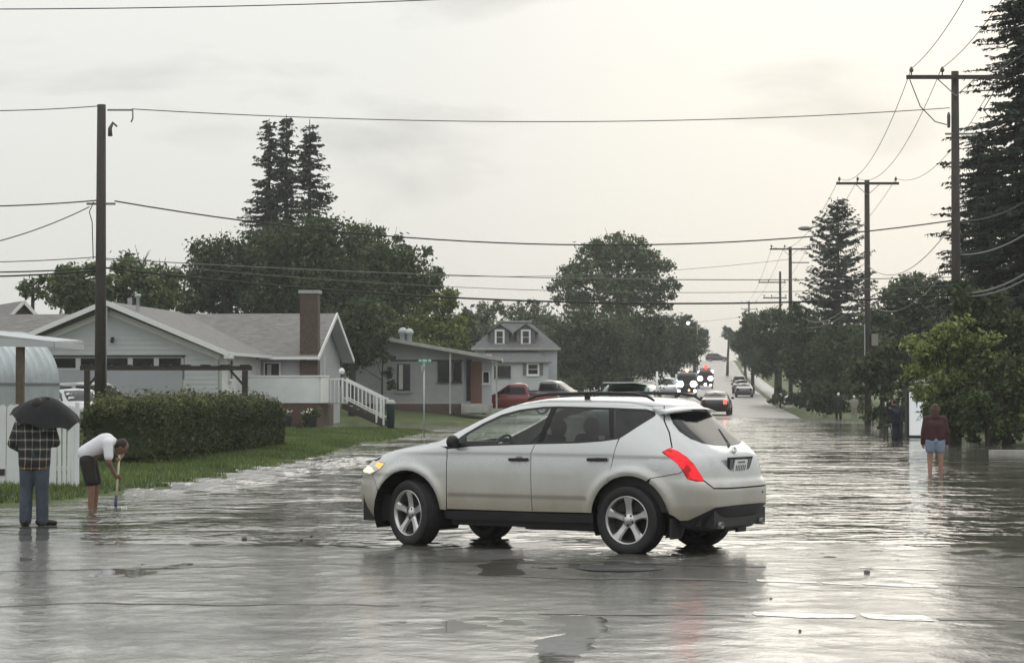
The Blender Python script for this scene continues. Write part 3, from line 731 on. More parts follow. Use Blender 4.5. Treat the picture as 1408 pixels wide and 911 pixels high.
_q = np.linspace(roofp[2][0], roofp[2][-1], 60); roof_poly = [(float(np.interp(t_, roofp[2], roofp[0])), float(np.interp(t_, roofp[2], roofp[1]))) for t_ in _q]
panel_top(S, 'roof', roof_poly, P_, suv, gap=.0, h=.08)
wind = [('f', 0, 1.19), ('f', .5, 1.185), ('f', .74, 1.175), ('f', .685, 1.36), ('f', .64, 1.50), ('f', .60, 1.595), ('f', .3, 1.607), ('f', 0, 1.61)]
panel(S, 'windshield', wind, 'glass_green', suv, 0, gap=.002, thick=0)
panel(S, 'cowl', [('f', 0, 1.16), ('f', .5, 1.155), ('f', .76, 1.15), ('f', .74, 1.175), ('f', .5, 1.185), ('f', 0, 1.19)], 'black_plastic', suv, 0, gap=0, off=-.006, h=.03)
dlo_top = [(-1.50, 1.572), (-1.1, 1.588), (-.45, 1.60), (-.25, 1.595), (.05, 1.56), (.28, 1.505), (.50, 1.41), (.72, 1.288), (.92, 1.145)]
apillar = [(.96, 1.142), ('f', .79, 1.165), ('f', .745, 1.18), ('f', .69, 1.36), ('f', .645, 1.50), ('f', .606, 1.60), (.12, 1.612), (-.4, 1.612), (-1.0, 1.612), (-1.50, 1.612)] + dlo_top
tail_pts = [(-1.823, .861, 1.118), (-1.893, .82, 1.155), (-1.978, .808, 1.129), (-2.086, .803, 1.068), (-2.178, .789, .985), (-2.229, .763, .907), (-2.28, .733, .819), (-2.206, .803, .82), (-2.119, .846, .835), (-2.07, .857, .917), (-2.009, .866, .994), (-1.92, .866, 1.061)]
glass_half = [('r', 0, 1.17), (-2.155, .30, 1.185), (-2.115, .47, 1.208), (-2.02, .575, 1.258), (-1.90, .60, 1.335), (-1.80, .56, 1.42), (-1.715, .49, 1.50), ('r', .45, 1.535), ('r', 0, 1.545)]
hatch = [('r', 0, 1.612), (-1.62, 1.612), (-1.645, 1.57), (-1.715, 1.448), (-1.82, 1.322), (-1.905, 1.167)] + tail_pts[1:7] + [(-2.363, .661, .737), (-2.395, .45, .732), ('r', 0, .73)]
hd = panel(S, 'tailgate', hatch, P_, suv, 0, h=.05)
panel(S, 'rear_window', glass_half, 'black_gloss', hd, 0, off=.004, thick=.006, gap=0)
qbase = [(-1.305, 1.262), (-1.40, 1.325), (-1.5, 1.40), (-1.6, 1.485), (-1.615, 1.512), (-1.59, 1.545), (-1.50, 1.572), (-1.50, 1.612), (-1.62, 1.612), (-1.645, 1.57), (-1.715, 1.448), (-1.82, 1.322), (-1.905, 1.167), (-1.893, .82, 1.155)]
quarter = qbase + [tail_pts[0]] + [tail_pts[11], tail_pts[10], tail_pts[9]] + [(-2.015, .893), (-1.72, .838)] + arc(*RA, .455, 118, 58) + [(-1.21, .87), (-1.24, .98), (-1.285, 1.20)]
farc = arc(*FA, .465, 176, 28)
fender = [(.898, .43), (.898, 1.12), (.95, 1.138)] + seam + [(1.93, .955), (1.80, .94), (1.86, .87), (2.0, .80), (1.90, .66)] + farc[::-1]
door1 = [(-.235, .44), (-.222, .80), (-.215, 1.08), (-.26, 1.187), (.3, 1.165), (.62, 1.150), (.895, 1.118), (.895, .44)]
door2 = [(-.235, .44), (-.222, .80), (-.215, 1.08), (-.26, 1.187), (-.8, 1.205), (-1.10, 1.228), (-1.295, 1.255), (-1.275, 1.15), (-1.24, .98), (-1.205, .775)] + arc(*RA, .455, 52, 6)
win1 = [(.885, 1.135), (.70, 1.278), (.48, 1.398), (.27, 1.492), (.05, 1.546), (-.25, 1.583), (-.35, 1.585), (-.275, 1.20), (.3, 1.178), (.62, 1.163)]
win2 = [(-.33, 1.202), (-.42, 1.587), (-.8, 1.583), (-1.09, 1.575), (-1.19, 1.25), (-1.10, 1.243), (-.8, 1.22)]
win3 = [(-1.225, 1.262), (-1.14, 1.572), (-1.48, 1.560), (-1.575, 1.536), (-1.598, 1.510), (-1.585, 1.487), (-1.49, 1.408), (-1.39, 1.334), (-1.30, 1.275)]
blk = [(-.27, 1.19), (-.36, 1.592), (-.425, 1.592), (-.335, 1.19)]
blk2 = [(-1.185, 1.245), (-1.085, 1.58), (-1.145, 1.578), (-1.23, 1.256)]
rbump = [(-1.72, .838), (-2.015, .893)] + [tail_pts[9]] + [tail_pts[8], (-2.206, .803, .812), (-2.28, .733, .812), (-2.363, .661, .73), (-2.395, .45, .724), ('r', 0, .722), ('r', 0, .54), (-2.409, .319, .538), (-2.374, .64, .525), (-2.296, .745, .47), (-2.118, .825, .39), (-2.03, .855, .385), (-1.96, .44)] + arc(*RA, .455, 172, 122)
diffuser = [('r', 0, .536), (-2.409, .319, .534), (-2.374, .64, .52), (-2.296, .745, .465), (-2.118, .825, .385), (-2.03, .853, .375), (-2.0, .34), (-2.1, .80, .30), (-2.25, .6, .27), ('r', 0, .27)]
fbump = [('f', 0, .27), ('f', 0, .895), ('f', .50, .875), ('f', .60, .80), (2.0, .797), (1.898, .658)] + arc(*FA, .465, 24, -6)[0:] + [(1.96, .30)]
headl = [(1.80, .935), (1.93, .953), (2.02, .70, .965), ('f', .55, .93), ('f', .52, .86), ('f', .62, .81), (2.02, .80), (1.87, .865)]
panel(S, 'nose_panel', [('f', 0, .55), ('f', 0, 1.02), ('f', .55, 1.02), (1.72, 1.03), (1.72, .90), (1.86, .80), (1.94, .70), ('f', .6, .55)], P_, suv, 0, gap=0, off=-.012, h=.05)
ck = dict(h=.036, bump=flare)
for sd in (1, -1):
    panel(S, 'front_fender', fender, P_, suv, sd, **ck)
    d1 = panel(S, 'front_door', door1, P_, suv, sd, **ck); d2 = panel(S, 'rear_door', door2, P_, suv, sd, **ck)
    panel(S, 'quarter_panel', quarter, P_, suv, sd, **ck)
    panel(S, 'pillar', apillar, P_, suv, sd, gap=.002, h=.04)
    panel(S, 'window', win1, 'glass_green', d1, sd, off=-.006, thick=0, gap=0); panel(S, 'window', win2, 'glass_tint', d2, sd, off=-.006, thick=0, gap=0)
    panel(S, 'quarter_window', win3, 'glass_tint', suv, sd, off=-.005, thick=0, gap=0)
    panel(S, 'door_pillar', blk, 'black_gloss', suv, sd, off=-.003, gap=0); panel(S, 'door_pillar', blk2, 'black_gloss', suv, sd, off=-.003, gap=0)
    # black window surround strips
    def band(a, b, w): return a + [(p[0], p[1] + w) for p in reversed(b)]
    low = [(.90, 1.118), (.62, 1.150), (.3, 1.165), (-.26, 1.187), (-.8, 1.205), (-1.10, 1.228), (-1.295, 1.255)]
    panel(S, 'window_trim', band(low, low, .017), 'black_plastic', suv, sd, off=-.001, gap=.001, h=.03)
    tr2 = [(-1.305, 1.262), (-1.40, 1.325), (-1.5, 1.40), (-1.6, 1.485), (-1.615, 1.512), (-1.59, 1.545), (-1.50, 1.572)] + dlo_top[1:]
    tri = [(.885, 1.135), (.70, 1.278), (.48, 1.398), (.27, 1.492), (.05, 1.546), (-.25, 1.583), (-.45, 1.588), (-1.1, 1.574), (-1.48, 1.560), (-1.575, 1.536), (-1.598, 1.510), (-1.585, 1.487), (-1.49, 1.408), (-1.39, 1.334), (-1.30, 1.275)]
    panel(S, 'window_trim', tr2 + tri, 'black_plastic', suv, sd, off=-.004, gap=-.001, h=.03)
    panel(S, 'sill_cladding', [(.94, .325), (.94, .425)] + [(.5, .432), (-.6, .432)] + [(-1.0, .432), (-1.0, .335), (-.6, .325), (.6, .322)], 'black_plastic', suv, sd, off=-.004, h=.05)
    # mirror
    mb = MB().ball((.77, sd * 1.0, 1.20), .1, 12, 8, (.55, 1.05, .78)); mi = mb.build('side_mirror', 'black_plastic', suv)
    MB().bar((.80, sd * .86, 1.15), (.77, sd * .95, 1.17), .09, .05).build('mirror_arm', 'black_plastic', mi)
    # mirror corner triangle
    panel(S, 'mirror_corner', [(.905, 1.13), (.64, 1.158), (.70, 1.272)], 'black_plastic', suv, sd, off=.002, gap=0, h=.03)
    for dd, x0, x1, zz in ((d1, .055, -.185, 1.015), (d2, -.945, -1.185, 1.03)):
        ymid = S.xy(S.to_s(((x0 + x1) / 2, zz))[0], zz)[1]
        MB().bar((x0, sd * (ymid + .022), zz - .004), (x1, sd * (ymid + .022), zz), .028, .034).build('door_handle', 'black_plastic', dd)
        cup = [(( x0 + x1) / 2 + .045 * math.cos(R(a)), zz + .012 + .040 * math.sin(R(a))) for a in range(0, 360, 30)]
        panel(S, 'handle_cup', cup, 'metal_grey', dd, sd, off=.003, thick=.004, gap=0, h=.03)
    if sd == 1: panel(S, 'fuel_flap', [(-1.735 + .082 * math.cos(R(a)), .982 + .078 * math.sin(R(a))) for a in range(0, 360, 18)], P_, suv, sd, off=.003, thick=.006, gap=0)
    tl = panel(S, 'tail_light', tail_pts, 'lens_red_on', suv, sd, off=.006, thick=.03, gap=.003, h=.03)
    hl = panel(S, 'headlight', headl, 'lens_clear', suv, sd, off=.004, thick=.03, gap=.003, h=.03)
    panel(S, 'turn_signal', [(1.80, .935), (1.93, .953), (1.97, .90), (1.87, .865)], 'lens_amber', hl, sd, off=.007, thick=.004, gap=.006, h=.03)
    panel(S, 'lit_lamp', [(2.02, .76, .89), ('f', .70, .905), ('f', .66, .835), (2.04, .815), (1.95, .845)], 'lens_warm', hl, sd, off=.007, thick=.004, gap=.006, h=.03)
    # roof rail
    rp = [(.02, .60, 1.672), (-.08, .60, 1.712), (-.25, .595, 1.735), (-.8, .585, 1.748), (-1.3, .57, 1.74), (-1.47, .56, 1.715), (-1.56, .55, 1.665)]
    rr = MB().tube([(x, sd * y, z) for x, y, z in rp], [.012, .017, .019, .019, .019, .017, .012], 8).build('roof_rail', 'black_plastic', suv)
    MB().box((-.74, sd * .585, 1.712), (.06, .03, .07)).build('rail_foot', 'black_plastic', rr)
    MB().box((-1.94, sd * .78, .30), (.03, .22, .22)).build('mud_flap', 'rubber', suv)
    ex = MB().lathe([(.028, 0), (.036, 0), (.038, -.16), (.03, -.16), (.028, -.02)], 14, 'x', (-2.20, sd * .50, .335)); ex.build('exhaust_pipe', 'metal_grey', suv)
panel(S, 'rear_bumper', rbump, P_, suv, 0, h=.05, bump=flare)
panel(S, 'bumper_cladding', diffuser, 'black_plastic', suv, 0, off=-.012, gap=.0)
panel(S, 'front_bumper', fbump, P_, suv, 0, h=.06, bump=flare)
# bumper details, spoiler, brake lamp, wiper, emblem, plate
sp_ = MB()
sec = [(-1.60, 1.612), (-1.75, 1.595), (-1.83, 1.572), (-1.825, 1.555), (-1.76, 1.562), (-1.70, 1.545)]
for i, yv in enumerate(np.linspace(-.60, .60, 13)):
    bend = .10 * (abs(yv) / .6) ** 2.6
    sp_.v += [(x + bend * (1 if k in (1, 2, 3, 4) else .4), yv, z - .035 * (abs(yv) / .6) ** 2) for k, (x, z) in enumerate(sec)]
for i in range(12):
    for k in range(6): sp_.f.append((i * 6 + k, i * 6 + (k + 1) % 6, (i + 1) * 6 + (k + 1) % 6, (i + 1) * 6 + k)); sp_.sm.append(k in (0, 1))
sp_.f += [tuple(range(6)), tuple(reversed(range(72, 78)))]; sp_.sm += [False, False]
so = sp_.build('spoiler', P_, suv)
MB().box((-1.822, 0, 1.5635), (.022, .34, .014)).build('brake_lamp', 'lens_red_off', so)
MB().bar((-2.185, -.02, 1.175), (-1.96, -.20, 1.345), .018, .016).bar((-2.19, .02, 1.165), (-2.10, -.10, 1.23), .03, .02).build('wiper', 'black_plastic', hd)
rx = lambda y, z, o=0: (S.xy(S.to_s(('r', abs(y), z))[0], z)[0] - o, y, z)
em = MB().lathe([(.030, -.006), (.046, -.006), (.050, .004), (.044, .012), (.034, .010), (.030, -.002)], 20, 'x', (0, 0, 0))
em.box((.004, 0, 0), (.012, .11, .017))
eo = em.build('emblem', 'chrome', hd); eo.location = rx(0.0, 1.118, .012); eo.rotation_euler = (0, R(-14), math.pi)
tilt = R(12)
pl = MB().prism([(0, -.30, .10), (0, .30, .10), (0, .235, -.105), (0, .20, -.115), (0, .165, -.10), (0, .145, .07), (0, -.145, .07), (0, -.165, -.10), (0, -.20, -.115), (0, -.235, -.105)], (.012, 0, 0))
po = pl.build('plate_recess', 'black_plastic', hd); po.location = rx(0.02, .955, .010); po.rotation_euler = (0, -tilt + R(2), 0)
pp = MB().box((0, 0, 0), (.006, .305, .165)).build('license_plate', 'sign_white', hd); pp.location = rx(0.02, .945, .020); pp.rotation_euler = (0, -tilt + R(2), 0)
mk = MB()
for i in range(6): mk.box((-.0045, -.105 + i * .042, -.008), (.003, .022, .062)); mk.box((-.006, -.105 + i * .042 + .004, -.008 + .01 * (i % 3 - 1)), (.003, .014, .018))
mk.box((-.0045, 0, .055), (.003, .17, .018))
po2 = mk.build('plate_marks', 'metal_grey', pp)
for s_ in (-1, 1):
    lo_ = MB().prism([(0, s_ * .255, .08), (0, s_ * .185, .08), (0, s_ * .185, -.085), (0, s_ * .215, -.095)], (-.006, 0, 0)).build('plate_lamp', 'metal_grey', po); lo_.location = (-.001, 0, 0)
MB().ball(rx(-.42, .66, .0), .012, 8, 6).build('bumper_sensor', 'black_plastic', suv)
MB().box((-2.24, 0, .40), (.16, 1.24, .18)).build('lower_valance', 'black_plastic', suv)
MB().tube([(-.52, .02, 1.70), (-.50, .02, 1.735), (-.44, .02, 1.742)], [.018, .016, .008]).build('antenna', 'black_plastic', suv)
# underbody, wheel wells and cabin
ub = MB().box((0, 0, .36), (1.85, 1.56, .20)).box((0, 0, .42), (4.2, 1.0, .26)).box((1.95, 0, .42), (.45, 1.5, .3)).box((-2.05, 0, .45), (.3, 1.4, .25)).box((-.35, .45, .27), (.9, .16, .10))
ub.build('underbody', 'black_plastic', suv)
for (ax, az) in (FA, RA):
    for sd in (1, -1):
        w = MB(); n = 18; vs = []; r = .47
        for yv in (.50, .905):
            for i in range(n + 1):
                a = R(-25 + 230 * i / n); vs.append((ax + r * math.cos(a), sd * yv, az + r * math.sin(a)))
        fs = [(i, i + 1, n + 2 + i, n + 1 + i) for i in range(n)] + [tuple(range(n + 1))]
        w.add(vs, fs).build('wheel_well', 'black_plastic', suv)
cab = MB().box((-.5, 0, .50), (2.9, 1.62, .06))
for sd in (1, -1): cab.box((-.45, sd * .80, .80), (2.75, .03, .62))
cab.box((-1.72, 0, .82), (.45, 1.56, .5)).box((-1.93, 0, .95), (.05, 1.3, .55)).box((-1.70, 0, 1.30), (.02, 1.0, .40))
cab.build('cabin_lining', 'interior', suv)
MB().box((.86, 0, .98), (.46, 1.55, .34)).box((.80, .40, 1.15), (.26, .42, .10)).build('dashboard', 'interior', suv)
def seat(x, y, w=.5):
    st = MB().box((x, y, .66), (.52, w, .20)); st.box((x - .30, y, .98), (.16, w, .62), ry=R(-14), taper=.8)
    so_ = st.build('seat', 'seat_grey', suv); bv = so_.modifiers.new('soft', 'BEVEL'); bv.width = .06; bv.segments = 3
    hr = MB().ball((x - .42, y, 1.36), .14, 12, 8, (.55, 1.0, .80)).build('headrest', 'seat_grey', so_)
for x, y in ((.18, .37), (.18, -.37), (-.78, .42), (-.78, -.42)): seat(x, y)
tor = MB(); n, k_ = 22, 8; vs = []
for i in range(n):
    a = math.tau * i / n
    for j in range(k_):
        b2 = math.tau * j / k_; rr = .185 + .018 * math.cos(b2); vs.append((.018 * math.sin(b2), rr * math.cos(a), rr * math.sin(a)))
tor.add(vs, [(i * k_ + j, i * k_ + (j + 1) % k_, ((i + 1) % n) * k_ + (j + 1) % k_, ((i + 1) % n) * k_ + j) for i in range(n) for j in range(k_)], True)
tor.box((0, 0, 0), (.03, .36, .05)).box((0, 0, -.09), (.03, .05, .18)).lathe([(0, -.03), (.06, -.03), (.06, .03), (0, .03)], 12, 'x')
sw = tor.build('steering_wheel', 'black_plastic', suv); sw.location = (.52, .37, 1.10); sw.rotation_euler = (0, R(-24), 0)
MB().box((.72, .0, 1.50), (.03, .20, .06)).build('rear_view_mirror', 'black_plastic', suv)
# wheels
def suv_wheel(x, sd, steer=0.0):
    w = bpy.data.objects.new('wheel', None); C.objects.link(w); w.parent = suv; w.empty_display_size = .2
    w.location = (x, sd * .80, .380); w.rotation_euler = (0, 0, steer + (0 if sd == 1 else math.pi))
    tread = [(.262, -.105), (.275, -.118), (.34, -.122), (.362, -.112), (.378, -.090)]
    for k in range(-3, 4):
        yk = k * .025; tread += [(.3805, yk - .010), (.3805, yk + .006), (.372, yk + .008), (.372, yk + .013)]
    tread += [(.378, .090), (.362, .112), (.34, .122), (.275, .118), (.262, .105)]
    MB().lathe(tread, 48, 'y').build('tyre', 'rubber', w)
    rim = MB().lathe([(.264, -.10), (.264, .108), (.257, .114), (.246, .108), (.236, .06), (.232, -.08)], 40, 'y'); 
    ro = rim.build('rim', 'alloy', w)
    MB().lathe([(.234, -.04), (.0, -.05)], 28, 'y').build('brake_shadow', 'black_plastic', w)
    for k in range(5):
        a = math.tau * k / 5 + .31; c, s_ = math.cos(a), math.sin(a); t = (-s_, c)
        vs = []
        for r_, hw, y_ in ((.035, .042, .072), (.11, .037, .078), (.18, .040, .092), (.243, .060, .104)):
            for e1, dy in ((-1, -.022), (-.62, 0), (.62, 0), (1, -.022), (.8, -.06), (-.8, -.06)):
                vs.append((c * r_ + t[0] * hw * e1, y_ + dy, s_ * r_ + t[1] * hw * e1))
        fs = [(i * 6 + j, i * 6 + (j + 1) % 6, (i + 1) * 6 + (j + 1) % 6, (i + 1) * 6 + j) for i in range(3) for j in range(6)]
        MB().add(vs, fs, False).build('spoke', 'alloy', ro)
    MB().lathe([(0, .088), (.030, .088), (.040, .080), (.075, .074), (.080, .04)], 22, 'y').build('hub_cap', 'alloy', w)
    for k in range(5):
        a = math.tau * k / 5 + .31 + math.pi / 5; MB().lathe([(0, .080), (.013, .080), (.014, .06)], 8, 'y', (.058 * math.cos(a), 0, .058 * math.sin(a))).build('wheel_nut', 'black_plastic', w)
    return w
for x, sd, st_ in ((1.4125, 1, R(-19)), (1.4125, -1, R(-19)), (-1.4125, 1, 0), (-1.4125, -1, 0)): suv_wheel(x, sd, st_)
# ------------------------------------------------------------------ buildings
STREET = -math.atan(SLOPE)
def lap_wall(name, xr, z0, z1, y, m, parent, pitch=.19, lap=.022):
    """lapped boards on a wall facing -y; xr(z) gives the wall's left and right end at height z"""
    mb = MB(); n = max(1, round((z1 - z0) / pitch)); p = (z1 - z0) / n
    for i in range(n):
        a, b = z0 + i * p, z0 + (i + 1) * p
        (xa, xb), (xc, xd) = xr(a), xr(b - 1e-4)
        mb.add([(xa, y - lap, a), (xb, y - lap, a), (xd, y - .004, b), (xc, y - .004, b), (xa, y, a), (xb, y, a)], [(0, 1, 2, 3), (4, 5, 1, 0)])
    o = mb.build(name, m, parent); return o
def slab(name, a, b, c, d, t, m, parent):
    """roof plane from four corners, thickness t downwards"""
    mb = MB(); up = [Vector(p) for p in (a, b, c, d)]
    mb.add(up + [p - Vector((0, 0, t)) for p in up], [(0, 1, 2, 3), (7, 6, 5, 4), (0, 4, 5, 1), (1, 5, 6, 2), (2, 6, 7, 3), (3, 7, 4, 0)])
    return mb.build(name, m, parent)
def window(parent, x, y, z, w, h, frame='trim_white', fw=.06, pane='window_dark', bars=(0, 0), face='y', sill=True, curtain=False):
    """window facing -y (or +x) with its centre at x,y,z"""
    q = (lambda a, b, c: (x + a, y + b, z + c)) if face == 'y' else (lambda a, b, c: (x - b, y + a, z + c))
    dm = (lambda a, b, c: (a, b, c)) if face == 'y' else (lambda a, b, c: (b, a, c))
    f = MB()
    for s_ in (-1, 1):
        f.box(q(s_ * (w / 2 + fw / 2), -.035, 0), dm(fw, .09, h + 2 * fw)); f.box(q(0, -.036, s_ * (h / 2 + fw / 2)), dm(w - .002, .086, fw))
    for i in range(bars[0]): f.box(q(-w / 2 + w * (i + 1) / (bars[0] + 1), -.050, 0), dm(.035, .03, h))
    for i in range(bars[1]): f.box(q(0, -.052, -h / 2 + h * (i + 1) / (bars[1] + 1)), dm(w, .03, .035))
    fo = f.build('window', frame, parent)
    MB().box(q(0, -.034, 0), dm(w, .012, h)).build('pane', pane, fo)
    if curtain: MB().box(q(-w * .2, -.0415, .02), dm(w * .3, .002, h * .9)).build('curtain', 'curtain', fo)
    if sill: MB().box(q(0, -.06, -h / 2 - fw - .03), dm(w + 2 * fw + .08, .14, .05)).build('sill', frame, fo)
    return fo
# --- long white house with the garage wing
gp = at(150, 560, 93); GX, GYd, GZ0 = gp.x, 93.0, gz1(gp.x, 93)
house = thing('garage_house', 'long white house with garage gable, dark brick chimney and railed porch behind the hedge', 'house', (GX, GYd, GZ0 - .02), STREET)
HW, EV, RG = 4.42, 3.22, 5.05
sl_ = (RG - 3.0) / 4.95
DX0, DX1 = -2.35, 2.96
gable = lambda z: (-HW, HW) if z < EV else (-max(.02, (RG - .12 - z) / sl_), max(.02, (RG - .12 - z) / sl_))
lap_wall('front_wall', gable, 2.92, RG - .15, 0, 'white_siding', house)
lap_wall('front_wall', lambda z: (-HW, DX0 - .1), 0, 2.92, 0, 'white_siding', house); lap_wall('front_wall', lambda z: (DX1 + .1, HW), 0, 2.92, 0, 'white_siding', house)
MB().box((HW - .10, 4.25, 1.61), (.2, 8.05, 3.2)).build('side_wall', 'white_lit', house)
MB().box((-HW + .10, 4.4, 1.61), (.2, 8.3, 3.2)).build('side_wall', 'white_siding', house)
gd = bpy.data.objects.new('garage_door', None); C.objects.link(gd); gd.parent = house
mat('door_grey', (.33, .345, .375), .55, var=.06, vscale=1)
MB().box(((DX0 + DX1) / 2, .05, 2.885), (DX1 - DX0 + .3, .16, .06)).build('lintel', 'dark_wood', gd)
for i, (za, zb) in enumerate(((0.02, .78), (.79, 1.56), (1.57, 2.33))):
    MB().box(((DX0 + DX1) / 2, .09, (za + zb) / 2), (DX1 - DX0, .05, zb - za)).build('door_section', 'door_grey', gd)
fr = MB(); nP = 5; pw = (DX1 - DX0) / nP
fr.box(((DX0 + DX1) / 2, .085, 2.365), (DX1 - DX0, .06, .07)).box(((DX0 + DX1) / 2, .085, 2.825), (DX1 - DX0, .06, .06))
for i in range(nP + 1): fr.box((DX0 + pw * i, .083, 2.595), (.20 if 0 < i < nP else .12, .064, .40))
fo = fr.build('top_section', 'white_siding', gd)
for i in range(nP): MB().box((DX0 + pw * (i + .5), .095, 2.595), (pw - .20, .02, .40)).build('pane', 'window_dark', fo)
slab('roof', (0, -.62, RG), (-4.95 - .0, -.62, 3.0), (-4.95, 12.4, 3.0), (0, 12.4, RG), .10, 'shingle', house)
slab('roof', (0.0, -.62, RG), (0, 12.4, RG), (4.95, 12.4, 3.0), (4.95, -.62, 3.0), .10, 'shingle', house)
for s_ in (-1, 1):
    a, b = Vector((s_ * .01, -.66, RG - .06)), Vector((s_ * 4.98, -.66, 3.0 - .07))
    MB().bar(a, b, .05, .19).build('fascia', 'trim_white', house)
    MB().bar(a + Vector((0, .60, -.37)), Vector((s_ * 4.5, -.06, 3.0 - .17)), .05, .22).build('rake_trim', 'trim_white', house)
    MB().bar(a + Vector((0, .30, -.20)), b + Vector((0, .30, -.13)), .55, .02).build('soffit', 'dark_wood', house)  # dark colour stands in for the shadow between the two rake boards
MB().box((4.93, -.40, 2.90), (.30, .5, .26)).build('eave_return', 'trim_white', house)
MB().bar((4.99, -.6, 2.95), (4.99, 8.2, 2.95), .11, .12).build('gutter', 'trim_white', house)
MB().tube([(4.93, -.1, 2.9), (4.62, .05, 2.62), (4.50, .12, 2.5), (4.50, .12, .2)], .045, 6).build('downspout', 'trim_white', house)
window(house, HW + .005, 2.2, 2.35, .55, .75, face='x', pane='window_dark')
MB().box((HW + .04, 8.0, 1.55), (.14, .14, 3.1)).build('corner_post', 'trim_white', house)
MB().box((.15, -.09, 3.55), (.10, .16, .16)).ball((.15, -.19, 3.47), .075, 8, 6).build('wall_lamp', 'black_plastic', house)
MB().lathe([(.07, 0), (.07, .55), (.13, .58), (.13, .68), (0, .70)], 12, 'z', (.75, 1.6, RG - .32)).build('vent_pipe', 'galv', house)
MB().lathe([(.10, 0), (.10, .35), (0, .36)], 10, 'z', (-.2, 4, RG - .05)).build('vent_pipe', 'metal_grey', house)
# main wing
MX, MY0, MY1, ME, MR = 6.55, 8.3, 17.0, 3.05, 4.98
my = (MY0 + MY1) / 2
MB().box(((HW + MX) / 2, MY0 + .1, ME / 2 + .05), (MX - HW, .2, ME + .1)).build('main_wall', 'white_siding', house)
gw = MB().prism([(MX, MY0, 0), (MX, MY1, 0), (MX, MY1, ME), (MX, my, MR - .12), (MX, MY0, ME)], (-.2, 0, 0)); gw.build('gable_wall', 'grey_siding', house)
slab('roof', (MX + .55, MY0 - .55, ME - .10), (MX + .55, my, MR), (-9, my, MR), (-9, MY0 - .55, ME - .10), .11, 'shingle', house)
slab('roof', (MX + .55, MY1 + .55, ME - .10), (-9, MY1 + .55, ME - .10), (-9, my, MR), (MX + .55, my, MR), .11, 'shingle', house)
for yy in (MY0 - .58, MY1 + .58):
    MB().bar((MX + .57, yy, ME - .17), (MX + .57, my, MR - .06), .05, .2).build('fascia', 'trim_white', house)
MB().bar((4.5, MY0 - .58, ME - .15), (MX + .6, MY0 - .58, ME - .15), .1, .13).build('gutter', 'trim_white', house)
MB().bar((MX + .28, MY0 - .5, ME - .24), (MX + .28, my, MR - .14), .5, .02).bar((MX + .28, MY1 + .5, ME - .24), (MX + .28, my, MR - .14), .5, .02).build('soffit', 'white_siding', house)
window(house, 5.0, MY0, 2.05, .62, 1.25, pane='window_dark', curtain=True)
ch = MB().box((MX + .10, MY0 + .0, 2.85), (.78, .62, 5.7)).build('chimney', 'brick_dark', house)
MB().box((MX + .10, MY0 + .0, 5.76), (.90, .74, .14)).build('chimney_cap', 'concrete', ch)
MB().box((MX + .54, MY0 + 1.0, 1.5), (.09, .09, 3.0)).build('corner_post', 'trim_white', house)
# porch, steps and railing
pb = MB().box(((4.9 + 7.7) / 2, 6.1, .49), (2.8, 4.2, .98)).build('porch_base', 'brick_red', house)
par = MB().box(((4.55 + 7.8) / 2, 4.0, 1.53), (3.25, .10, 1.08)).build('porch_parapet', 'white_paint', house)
MB().box((7.80, 5.05, 1.53), (.10, 1.98, 1.08)).build('porch_parapet', 'white_lit', house)
MB().box(((4.55 + 7.8) / 2, 4.0, 2.10), (3.40, .16, .06)).build('parapet_cap', 'trim_white', house)
MB().box((7.8, 5.08, 2.103), (.16, 2.0, .06)).build('parapet_cap', 'trim_white', house)
SX0, SX1, SY0, SY1 = 8.45, 10.2, 6.0, 7.15
st = bpy.data.objects.new('steps', None); C.objects.link(st); st.parent = house
MB().box((8.13, 6.57, .98), (.70, 1.3, .07)).build('landing', 'concrete', st)
for yv in (SY0, SY1): MB().bar((SX0, yv, .86), (SX1, yv, .08), .06, .24).build('stringer', 'dark_wood', st)
for i in range(6):
    MB().box((SX0 + .12 + i * (SX1 - SX0 - .1) / 6, (SY0 + SY1) / 2, .84 - i * .145), (.28, SY1 - SY0 - .08, .045)).build('tread', 'concrete', st)
for yv in (SY0 - .02, SY1 + .02):
    rl = bpy.data.objects.new('railing', None); C.objects.link(rl); rl.parent = house
    MB().bar((SX0, yv, 1.99), (SX1, yv, 1.14), .06, .07).build('handrail', 'trim_white', rl)
    MB().bar((SX0, yv, 1.22), (SX1, yv, .36), .045, .05).build('lower_rail', 'trim_white', rl)
    for xx, z0, z1 in ((SX0, .95, 2.04), (SX1, .05, 1.20), (SX1 - .30, .15, 1.27)): MB().box((xx, yv, (z0 + z1) / 2), (.075, .075, z1 - z0)).build('newel_post', 'trim_white', rl)
    for i in range(9):
        f = (i + 1) / 10.5; x_ = SX0 + (SX1 - SX0) * f
        MB().box((x_, yv, 1.605 - .855 * f), (.03, .03, .76)).build('baluster', 'trim_white', rl)
MB().bar((7.86, SY0 - .02, 1.98), (SX0, SY0 - .02, 1.99), .06, .06).build('handrail', 'trim_white', house)
for i in range(3): MB().box((7.95 + i * .17, SY0 - .02, 1.48), (.03, .03, .95)).build('baluster', 'trim_white', house)
def hpt(x, y, z=0.0):
    c, s_ = math.cos(STREET), math.sin(STREET); return Vector((GX + c * x - s_ * y, GYd + s_ * x + c * y, GZ0 - .02 + z))
p = hpt(8.2, 7.3); t_ = thing('porch_lantern', 'small white capped lantern on a dark stem beside the porch rail', 'lamp', (p.x, p.y, p.z + 1.0))
MB().tube([(0, 0, 0), (0, 0, 1.2)], .04, 8).build('stem', 'black_plastic', t_); MB().lathe([(.05, 1.2), (.12, 1.22), (.13, 1.38), (.05, 1.46), (0, 1.47)], 12).build('lantern_head', 'sign_white', t_)
p = hpt(10.55, 5.6); bz = gz1(p.x, p.y)
